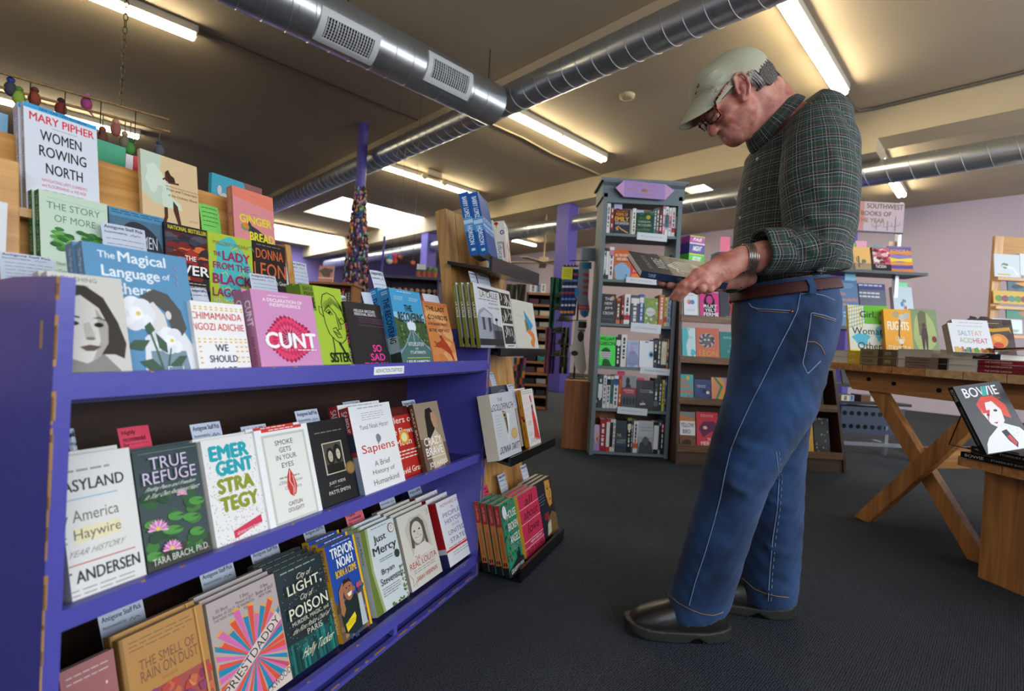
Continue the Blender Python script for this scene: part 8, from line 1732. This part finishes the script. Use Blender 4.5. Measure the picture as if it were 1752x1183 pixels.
w_face(1722, 1775, 527, 548, 'w5', '#3a8068', lambda c: c.B(.6, .5, .2, .3, '#b07a5a', 2), 'green card with brown figure on the magazine rack')
w_face(1698, 1748, 545, 572, 'w6', '#d0dade', lambda c: c.B(.7, .8, .2, .1, '#a8b09a', 2), 'pale grey card low on the magazine rack')
# ------------------------------------------------------------------ sock display on its box, left of the grey bookcase
c0 = onz(960, 767, 0); YP = c0.y
pz = at(960, 650, YP).z
wb = wood('box_veneer', '7a4a2a', '9c6238', 4, .45, 'Z'); a = radians(-12)
mb = MB(); T_ = Matrix.Translation(c0) @ Matrix.Rotation(a, 4, 'Z'); mb.box(0, 0, 0, .42, .45, pz, wb); q = mb.build('pedestal', mw=T_, bevel=.004); tag(q, 'plain brown wooden box pedestal left of the grey bookcase', 'pedestal')
sk = empty('sock_rack', Matrix.Translation((0, YP+.1, 0))); tag(sk, 'black wire sock rack standing on the wooden box pedestal', 'rack')
def Q(px, py, dy=0): return at(px, py, YP+.1+dy)-Vector((0, YP+.1, 0))
mb = MB(); x_, z_ = Q(996, 446).x, Q(996, 446).z
mb.tube([(x_, .1, pz+.003), (x_, .1, z_)], .008, wire, n=8); mb.build('pole', sk)
for pts in ([Q(975, 446), Q(1008, 447)], [Q(965, 548), Q(1004, 549)], [Q(996, 447), Q(996, 447, .1)], [Q(996, 549), Q(996, 549, .1)]): mb = MB(); mb.tube(pts, .004, wire, n=6); mb.build('arm', sk)
mb = MB(); mb.tube([Q(975, 648)+Vector((0, y, 0)) for y in (0, .2)]+[Q(1004, 649)+Vector((0, .2, 0)), Q(1004, 649), Q(975, 648)], .005, wire, n=6); mb.build('base', sk)
def sock(poly, dy, cc, bands, label, bow=None):
    mb = MB(); P2 = [Q(x, y, dy) for x, y in poly]; x0 = min(p.x for p in P2); x1 = max(p.x for p in P2); z0 = min(p.z for p in P2); z1 = max(p.z for p in P2); Y0 = P2[0].y
    mb.prism([(p.x, p.z) for p in P2], Y0, Y0+.018, mat('knit_'+cc.lstrip('#'), cc, .9, bump=(200, .3)), lambda x, z, d: Vector((x, d, z)))
    cv = Cv(mb, (x0, Y0, z0), (1, 0, 0), (0, 0, 1), x1-x0, z1-z0, 2e-4)
    for f in bands: f(cv)
    q = mb.build('sock', mw=Matrix.Translation((0, YP+.1, 0)), bevel=0); tag(q, label, 'sock'); return q
sock([(992, 449), (1008, 449), (1008, 475), (1006, 510), (1009, 530), (1006, 541), (1000, 544), (993, 538), (989, 515), (984, 508), (983, 500), (988, 492)], -.03, '#8c929c', [lambda c: c.R(.38, .0, .96, .12, '#1f6f8a'), lambda c: [c.R(.5, .2+.11*k, .84, .26+.11*k, '#b04048') for k in range(4)], lambda c: c.E(.13, .55, .14, .08, '#1f7fa8'), lambda c: c.R(.3, .77, .95, .8, '#c8303a'), lambda c: c.R(.32, .83, .98, .86, '#c8303a'), lambda c: c.E(.7, .93, .22, .06, '#1f7fa8')], 'grey sock with teal heel and toe and red stripes, on the rack')
for k in range(4):
    x = 981-6*k; sock([(x+2, 453), (x+9, 453), (x+8, 500), (x+3, 540), (x-4, 541), (x-5, 530), (x-2, 505)], -.015+.012*k, '#26345c', [lambda c: [c.R(.15, .05+.12*j, .95 if j < 5 else .7, .09+.12*j, ('#d8dce4', '#a82a34', '#5a8ac8')[j % 3]) for j in range(7)], lambda c: c.R(.05, .9, .5, .95, '#d8902c'), lambda c: c.R(.5, 0, .95, .03, '#d8902c')], ('rightmost', 'second from right', 'third from right', 'leftmost')[k]+' of the navy socks with white and red patterns')
sock([(984, 549), (1001, 549), (999, 585), (1002, 615), (1004, 632), (999, 640), (992, 640), (984, 628), (981, 608), (975, 602), (975, 594), (981, 584)], -.03, '#cfcabb', [lambda c: c.R(.4, .02, .85, .14, '#22262a'), lambda c: c.E(.56, .3, .17, .1, '#26241f'), lambda c: c.E(.28, .62, .2, .05, '#24221f'), lambda c: c.R(.4, .17, .8, .2, '#6a675e')], 'cream sock with a black face print, hanging low on the rack')
mb = MB(); o = Q(962, 457, -.02); e = Q(979, 479, -.02); mb.box(o.x, o.y, e.z, e.x, o.y+.002, o.z, mat('card_yellow', 'd9cf1e', .7)); Cv(mb, (o.x, o.y, e.z), (1, 0, 0), (0, 0, 1), e.x-o.x, o.z-e.z).W(.15, .2, .85, .85, 4, '#5a5a1c', th=.2); q = mb.build('note_card', mw=Matrix.Translation((0, YP+.1, 0))); tag(q, 'bright yellow paper card hanging beside the navy socks', 'card')
mb = MB(); o = Q(1000, 424, .0); e = Q(1014, 447, .0); mb.box(o.x-.02, o.y, e.z, e.x+.02, o.y+.02, o.z, cover_mat('#7c8894')); q = mb.build('packet', mw=Matrix.Translation((0, YP+.1, 0))); tag(q, 'grey sealed packet clipped above the grey sock', 'packet')
# scarves, hats and hanging cloths further back
def drape(px0, px1, py0, py1, Y, cols, label, name='scarf', cat='scarf', seed=1):
    x0 = at(px0, py0, Y); x1 = at(px1, py0, Y); zb = at(px0, py1, Y).z; mb = MB(); n, m = 16, 14; rr = random.Random(seed); vs = []
    for j in range(m+1):
        for i in range(n+1):
            t = i/n; s = j/m; vs.append(Vector((x0.x+(x1.x-x0.x)*(t+.06*sin(s*5+seed)*(t-.5)), Y+.02*sin(t*11+s*2+seed), x0.z+(zb-x0.z)*s)))
    for j in range(m):
        for i in range(n): k = j*(n+1)+i; mb.add([vs[k], vs[k+n+1], vs[k+n+2], vs[k+1]], [(0, 1, 2, 3)], mat('cloth_'+cols[(i//4+j//3*(len(cols) > 2)) % len(cols)].lstrip('#'), cols[(i//4+j//3*(len(cols) > 2)) % len(cols)], .9))
    o = mb.build(name); s_ = o.modifiers.new('t', 'SOLIDIFY'); s_.thickness = .008; tag(o, label, cat); return o
drape(943, 953, 474, 562, 4.9, ('#1f5a4a', '#2c6e5c'), 'deep green scarf hanging left of the yellow card'); drape(953, 966, 476, 520, 4.9, ('#2a6a4a', '#1c4a4a', '#3a7a5a'), 'green and teal patterned scarf beside the deep green one', seed=3)
drape(934, 941, 560, 640, 4.9, ('#a8687a', '#8c5668'), 'dusty pink cloth hanging to the pedestal', seed=2); drape(943, 951, 560, 640, 4.95, ('#7a5a9c', '#5a4a8c'), 'violet cloth hanging beside the dusty pink one', seed=4); drape(962, 974, 560, 640, 4.8, ('#5a5a5c', '#2c2c30', '#8a8478'), 'grey chequered cloth behind the cream sock', seed=5)
for k, (x, y) in enumerate(((963, 505), (959, 525), (966, 545), (958, 565), (964, 585), (957, 605))):
    mb = MB(); c_ = at(x, y, 4.85); mb.ball(c_, .055, mat('felt_olive', '4c5240', .95), sc=(1.1, .9, .6)); mb.tube([c_-ZZ*.02, c_-ZZ*.03], .085, mat('felt_olive', '4c5240', .95), n=16); q = mb.build('hat'); tag(q, ('topmost', 'second', 'third', 'fourth', 'fifth', 'lowest')[k]+' olive felt hat in the hanging column', 'hat', 'olive hats')
# wooden cubby rack
YK = 6.2; x0, zt = pxz(904, 500, YK); x1, _ = pxz(944, 500, YK); zb = pxz(904, 662, YK)[1]
ck = empty('cubby_rack', Matrix.Translation((0, YK, 0))); tag(ck, 'wooden cubby rack of folded goods between the oak stand and the scarves', 'rack')
mb = MB(); mb.box(x0-.02, 0, 0, x0, .3, zt, walnut_z); mb.build('side_panel', ck); mb = MB(); mb.box(x1, 0, 0, x1+.02, .3, zt, walnut_z); mb.build('side_panel', ck); mb = MB(); mb.box(x0, .29, 0, x1, .3, zt, mat('rack_back', '2a1c14', .8)); mb.build('back_panel', ck)
nn_ = 10; dz = (zt-zb+.25)/nn_; rr = random.Random(4)
tan_w = wood('cubby_wood', '8a5c36', 'a87448', 4, .5, 'X')
for i in range(nn_+1): mb = MB(); mb.box(x0, -.01, zt-dz*i-.03, x1, .29, zt-dz*i, tan_w); mb.build('shelf', ck)
cl = ['#3a8a80', '#8a8478', '#a8a49a', '#5a3a4a', '#2c2a30', '#b07a4a', '#c8c0b0', '#4a5a7a']
for i in range(1, nn_):
    for j in range(2):
        w = (x1-x0)/2; xx_ = x0+w*j+.01; c = cl[rr.randrange(8)]; mb = MB(); mb.box(xx_, .01, zt-dz*i+.001, xx_+w-.02, .2, zt-dz*i+dz*.45, mat('fold_'+c.lstrip('#'), c, .9)); q = mb.build('folded_cloth', mw=Matrix.Translation((0, YK, 0)), bevel=.01); tag(q, '%s folded cloth on cubby level %s from the top, %s half' % ({'#3a8a80': 'teal', '#8a8478': 'taupe', '#a8a49a': 'pale grey', '#5a3a4a': 'plum', '#2c2a30': 'black', '#b07a4a': 'tan', '#c8c0b0': 'cream', '#4a5a7a': 'dusty blue'}[c], ('one', 'two', 'three', 'four', 'five', 'six', 'seven', 'eight', 'nine')[i-1], ('left', 'right')[j]), 'cloth', 'folded cloths in the cubby rack')
for k, (a_, b_, cd) in enumerate(((907, 918, 'w'), (918, 926, 'l'), (926, 934, 'w'))): spine_book(pxz(a_, 488, YK)[0], pxz(b_, 488, YK)[0], pxz(a_, 486, YK)[1], zt+.001, YK, cd, ('left', 'middle', 'right')[k]+' pale booklet on top of the wooden cubby rack')
drape(868, 884, 486, 530, 5.4, ('#5c5a4c', '#4a483e'), 'left olive-grey garment hanging right of the pencil book', name='garment', cat='garment', seed=6); drape(886, 900, 486, 530, 5.4, ('#55523f', '#3c3a30'), 'right olive-grey garment hanging behind the black shelf end', name='garment', cat='garment', seed=7)
drape(880, 900, 612, 665, 5.4, ('#2c5a4a', '#c86a30', '#2a2c3c', '#8a3a5c'), 'multicoloured cloth hanging below the second black shelf', seed=8)

# ------------------------------------------------------------------ background seen over the blue shelf
YL = 6.0
def unit(name, px0, px1, pyt, Y, m, label, levels, dep=.35, zlow=None):
    x0, zt = pxz(px0, pyt, Y); x1, _ = pxz(px1, pyt, Y); u = empty(name, Matrix.Translation((0, Y, 0))); tag(u, label, 'bookcase')
    for x in (x0, x1-.02): mb = MB(); mb.box(x, 0, 0, x+.02, dep, zt-.025, m); mb.build('side_panel', u)
    mb = MB(); mb.box(x0, dep-.01, 0, x1, dep, zt-.025, m); mb.build('back_panel', u); mb = MB(); mb.box(x0-.02, -.02, zt-.025, x1+.02, dep, zt, m); mb.build('top_board', u); zs = []
    for k in range(1, levels+1): z = zt-.30*k; zs.append(z); mb = MB(); mb.box(x0+.02, 0, z-.02, x1-.02, dep-.01, z, m); mb.build('shelf', u)
    return x0, x1, zt, zs
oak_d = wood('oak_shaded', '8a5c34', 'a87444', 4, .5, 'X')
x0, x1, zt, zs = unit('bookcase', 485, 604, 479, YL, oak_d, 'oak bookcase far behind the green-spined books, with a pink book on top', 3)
rr = random.Random(5)
def rowbooks(x0, x1, z, Y, n, where):
    w = (x1-x0)/n; ks = list('knrsbdutoReGwl')
    for i in range(n): cd = ks[rr.randrange(14)]; spine_book(x0+w*i, x0+w*(i+1)*1.0-.002, z+.17+.07*rr.random(), z+.001, Y+.02, cd, '%s book spine, %s from left on the %s' % (CNAME[cd], ORDN[i], where), dep=.15, seed=i)
rowbooks(x0+.03, x1-.03, zs[0], YL, 22, 'upper shelf of the far oak bookcase')
def pk(c): c.B(.5, .4, .4, .3, '#6a5a50', 2, .3); c.R(0, .7, 1, .8, '#e8c0b8')
a_, z_ = pxz(547, 455, YL+.05); b_, _ = pxz(572, 455, YL+.05); face_book(a_, b_, z_, zt+.001, YL+.02, 'pinktop', '#c88a84', pk, 'pink picture book standing on top of the far oak bookcase', lean=8)
x0, x1, zt, zs = unit('gift_shelf', 655, 752, 471, 5.4, mat('paint_slate', '4a4656', .6), 'dark slate gift shelf behind the road book, with dolls and cactus pots', 3)
DC = ['#a83a5a', '#d8d4cc', '#5a8a4a', '#7a4a8a', '#c8a03a', '#2a2a30', '#c85a3a', '#8ab0c8', '#d87a9a']
for k in range(9):
    x = x0+.05+(x1-x0-.1)*k/8; mb = MB(); col = mat('doll_'+DC[k].lstrip('#'), DC[k], .8); z = zs[0]+.001
    mb.tube([(x, .06, z), (x, .06, z+.10), (x, .06, z+.13)], [.035, .028, .012], col, n=10); mb.ball((x, .06, z+.155), .028, mat('doll_face', 'b98a6a', .7)); mb.ball((x, .066, z+.165), .03, mat('doll_hair', '1c1614', .9), sc=(1, .9, .8)); q = mb.build('doll', mw=Matrix.Translation((0, 5.4, 0))); tag(q, '%s cloth doll on the slate gift shelf, %s from left' % (('crimson', 'white', 'green', 'purple', 'mustard', 'black', 'rust', 'light blue', 'pink')[k], ORDN[k]), 'doll', 'cloth dolls on the gift shelf')
terra = mat('terracotta', 'a85c38', .8); cact = mat('cactus_green', '5a7a4a', .8)
for k, px in enumerate((716, 725, 734, 743)):
    p = at(px, 474, 5.45); z = zt+.001; t = empty('potted_cactus', loc=(p.x, 5.45, z)); tag(t, ('leftmost', 'second', 'third', 'rightmost')[k]+' small cactus in a terracotta pot on the slate shelf', 'plant', 'potted cacti')
    mb = MB(); mb.tube([(0, 0, 0), (0, 0, .055), (0, 0, .065)], [.022, .032, .032], terra, n=12); mb.build('pot', t); mb = MB(); mb.ball((0, 0, .09), .03, cact, sc=(1, 1, 1.3)); mb.build('cactus', t)
mb = MB(); p = at(713, 461, 5.4); mb.box(0, 0, 0, .10, .002, .06, mat('card_white', 'd8d8dc', .7)); mb.tube([(.05, .004, -.04), (.05, .004, .2)], .001, wire, n=4); q = mb.build('price_card', mw=Matrix.Translation(p)); tag(q, 'small white card hanging over the potted cacti', 'card')
def hang(px, py, Y, parts, label, name, cat, ztop=None):
    """ornament on a string from the ceiling or a pole"""
    p = at(px, py, Y); r = empty(name, loc=p); tag(r, label, cat); zt_ = (ztop if ztop is not None else H)-p.z
    mb = MB(); mb.tube([(0, 0, 0), (0, 0, zt_)], .002, mat('string', '6a5a50', .9), n=4); mb.build('string', r)
    for nm, f in parts: mb = MB(); f(mb); mb.build(nm, r)
def pin(mb): [mb.ball((.03*cos(2.1*k), .03*sin(2.1*k), .03*sin(3.3*k)), .035, mat('paper_'+c, c, .8)) for k, c in enumerate(('c83a3a', 'd8b82c', '3a8ab0', 'c85a2c', '4a9a4a', 'e0d0c0', 'd83a6a'))]
hang(670, 444, 5.2, [('paper_body', pin)], 'round multicoloured paper ornament hanging above the slate shelf', 'ornament', 'ornament')
for x, y, lb in ((684, 440, 'left'), (706, 451, 'right')): hang(x, y, 5.2, [('bauble', lambda mb: (mb.ball((0, 0, 0), .03, mat('paper_a83a30', 'a83a30', .5)), mb.ball((0, -.025, 0), .014, mat('doll_face', 'b98a6a', .7))))], lb+' red bauble hanging above the slate shelf', 'ornament', 'ornament')
mb = MB(); a_ = at(658, 405, 5.3); b_ = at(653, 466, 5.3); mb.tube([b_, a_], .012, purple_m, n=10); q = mb.build('violet_rod'); tag(q, 'thin violet rod standing at the left end of the slate shelf', 'rod')
# violet pipe column covered with small dolls
pc = onz(622, 213, H); mb = MB(); mb.tube([(pc.x, pc.y, 0), (pc.x, pc.y, H)], .064, purple_m, n=24); struct(mb.build('trim_7'))
rr = random.Random(9); mb = MB(); ztop = pc.z-.0; zt_ = at(622, 322, pc.y).z; zb_ = .9
CC = ['#6a2a34', '#a8a098', '#1c1c22', '#1c1c22', '#2a241f', '#3c3430', '#1a1a1e', '#2a6a4a', '#c86a8a', '#6a4a8a', '#b98a6a', '#3a5a8a', '#c8a040', '#4a2c1c', '#8ab0c0', '#d87a5a']
for i in range(1300):
    z = zb_+(zt_-zb_)*(rr.random()**.85); f = (zt_-z)/(zt_-zb_); a = rr.random()*6.28; r = .066+.10*min(1, f*1.6)*rr.random()**.5; s = .010+.012*rr.random(); c = rr.choice(CC)
    mb.ball((pc.x+cos(a)*r, pc.y+sin(a)*r, z), s, mat('trinket_'+c.lstrip('#'), c, .6), n=5, sc=(.8, .8, 1.5))
q = mb.build('doll_garland'); tag(q, 'thick garland of tiny dolls and trinkets wrapped round the violet pipe', 'garland', kind='stuff')

# ------------------------------------------------------------------ hanging bamboo rack with ornaments, chain
bam = wood('bamboo', '7a5a34', 'a07c4c', 10, .5, 'X'); e1_ = at(289, 205, 2.3); l1_ = onz(-60, 107, e1_.z); e2_ = onz(291, 226, e1_.z-.001)
e2_ = at(291, 226, 2.32); l2_ = onz(-60, 133, e2_.z); hr = empty('hanging_rack', loc=(0, 0, 0)); tag(hr, 'bamboo pole rack hanging from a chain at upper left', 'rack')
for a_, b_ in ((l1_, e1_), (l2_, e2_)): mb = MB(); mb.tube([a_, b_], .006, bam, n=8); mb.build('pole', hr)
def onpole(px, a_, b_): n = Vector((0, 0, 1)); n = (b_-a_).cross(Vector((0, 0, 1))).normalized(); return onplane(px, 200, a_, n)
for px in (50, 110, 172, 232): 
    x = onpole(px, l1_, e1_); mb = MB(); mb.tube([(x.x, x.y, e1_.z), (x.x, x.y, e2_.z-.10)], .0018, wire, n=4); mb.build('wire', hr)
cx_ = onpole(206, l1_, e1_); mb = MB(); z = e1_.z; k = 0
while z < H:
    ax = Vector((1, .3, 0)) if k % 2 else Vector((-.3, 1, 0)); ax.normalize(); mb.tube([Vector((cx_.x+.012*(z-e1_.z), cx_.y, z+.016))+ax*cos(t)*.008+ZZ*sin(t)*.018 for t in [2*pi*i/10 for i in range(11)]], .0022, mat('chain_brass', '6a5a40', .5, metal=.7), n=5, cap=False); z += .029; k += 1
q = mb.build('chain'); tag(q, 'rusty link chain from the ceiling to the bamboo rack', 'chain')
def bird(c1, c2):
    return lambda mb: (mb.ball((0, 0, 0), .02, mat('orn_'+c1, c1, .8), sc=(1, 1, 1.5)), mb.ball((0, 0, .035), .013, mat('orn_'+c2, c2, .8)), mb.tube([(0, .01, -.02), (.02, .02, -.05)], [.006, .001], mat('orn_'+c2, c2, .8), n=5))
for px, py, c1, c2, lb in ((18, 152, '3a3a44', '2a3a8a', 'grey-blue feathered ornament at far left of the bamboo rack'), (59, 169, '8a3a24', '5a2a1c', 'rust red ornament hanging from the bamboo rack'), (32, 168, '8aa83a', '5a7a2c', 'lime green bird ornament left of the rust one'), (104, 187, '7a2420', '2a1a18', 'small dark red ornament in the middle of the bamboo rack'), (148, 178, '9a3a6a', 'b05a8a', 'magenta beaded string ornament on the bamboo rack'), (175, 235, '6a3a28', '8a4a34', 'brown ornament beside the tiny people book'), (213, 243, '7a6a58', 'a88a6a', 'tan owl ornament hanging before the bright tube'), (198, 222, '9a5a4a', 'c08a7a', 'pinkish beaded cord below the chain'), (222, 254, '4a8a3a', '2c5a2c', 'green leafy ornament below the owl'), (272, 258, '54545c', '3c3c44', 'dark grey feather tuft at the right end of the bamboo rack')):
    p = onpole(px, l2_, e2_); Y = p.y; q_ = at(px, py, Y); hang(px, py, Y, [('body', bird(c1, c2))], lb, 'ornament', 'ornament', ztop=e2_.z)

# ------------------------------------------------------------------ fittings on the ceiling
o = onz(742, 293, H); r = empty('emergency_light', frame(Vector((o.x, o.y, H-.001)), dA, dB, ZZ)); tag(r, 'cream twin-head emergency lamp on the ceiling', 'emergency light'); mb = MB(); mb.box(-.14, -.05, -.10, .14, .05, 0, beam_m); mb.build('housing', r, bevel=.01)
for s in (-1, 1): mb = MB(); mb.tube([(s*.2, 0, -.13), (s*.2, -.06, -.15)], [.04, .055], beam_m, n=14); mb.tube([(s*.13, 0, -.06), (s*.2, 0, -.12)], .012, beam_m, n=8); mb.build('lamp_head', r)
o = onz(1073, 163, H); mb = MB(); mb.tube([(o.x, o.y, H-.001), (o.x, o.y, H-.025), (o.x, o.y, H-.034)], [.085, .08, .05], beam_m, n=28); q = mb.build('smoke_detector'); tag(q, 'round cream disc on the ceiling left of the man\'s cap', 'smoke detector')
cond = mat('conduit_grey', '6c6458', .5, metal=.3); mb = MB(); mb.tube([ab(6.42, -3.4, H-.02), ab(6.42, 1.15, H-.02), ab(6.38, 1.29, H-.02), ab(6.25, 1.32, H-.02), ab(5.75, 1.32, H-.02)], .016, cond, n=8); q = mb.build('conduit'); tag(q, 'grey conduit along the second beam turning to the light behind the man', 'conduit')
mb = MB(); mb.tube([ab(1.02, 5.42, H-.008), ab(3.41, 5.42, H-.008)], .007, mat('crack_dark', '4c4034', .7), n=6); q = mb.build('cable'); tag(q, 'thin dark crack line across the ceiling from the upper left light to the beam', 'cable')  # raised dark tube standing in for a crack in the ceiling
mb = MB(); mb.tube([ab(3.74, 4.75, H-.012), ab(4.6, 4.72, H-.012), ab(5.3, 4.78, H-.012), ab(6.44, 4.75, H-.012)], .010, beam_m, n=6); q = mb.build('cable'); tag(q, 'cream painted cable across the ceiling left of the light under the duct', 'cable')
for (a_, b_) in ((3.0, b1_), (1.6, b1_)): mb = MB(); mb.tube([ab(a_, b_-.0, zc+r1_), ab(a_, b_, H)], .004, wire, n=5); q = mb.build('hanger_rod'); tag(q, 'short hanger rod holding the front duct, '+('right' if a_ > 2 else 'left')+' one', 'hanger rod')
fo = at(930, 452, 9.5); fn = empty('ceiling_fan', loc=fo); tag(fn, 'small cream ceiling fan far behind the violet column', 'fan'); mb = MB(); mb.tube([(0, 0, 0), (0, 0, .12)], .09, beam_m, n=14); mb.tube([(0, 0, .12), (0, 0, H-fo.z)], .015, beam_m, n=8); mb.build('motor', fn)
for k in range(5): a = 2*pi*k/5+.3; mb = MB(); mb.box(.09, -.07, .02, .68, .07, .032, beam_m, T=Matrix.Rotation(a, 4, 'Z')); mb.build('blade', fn)
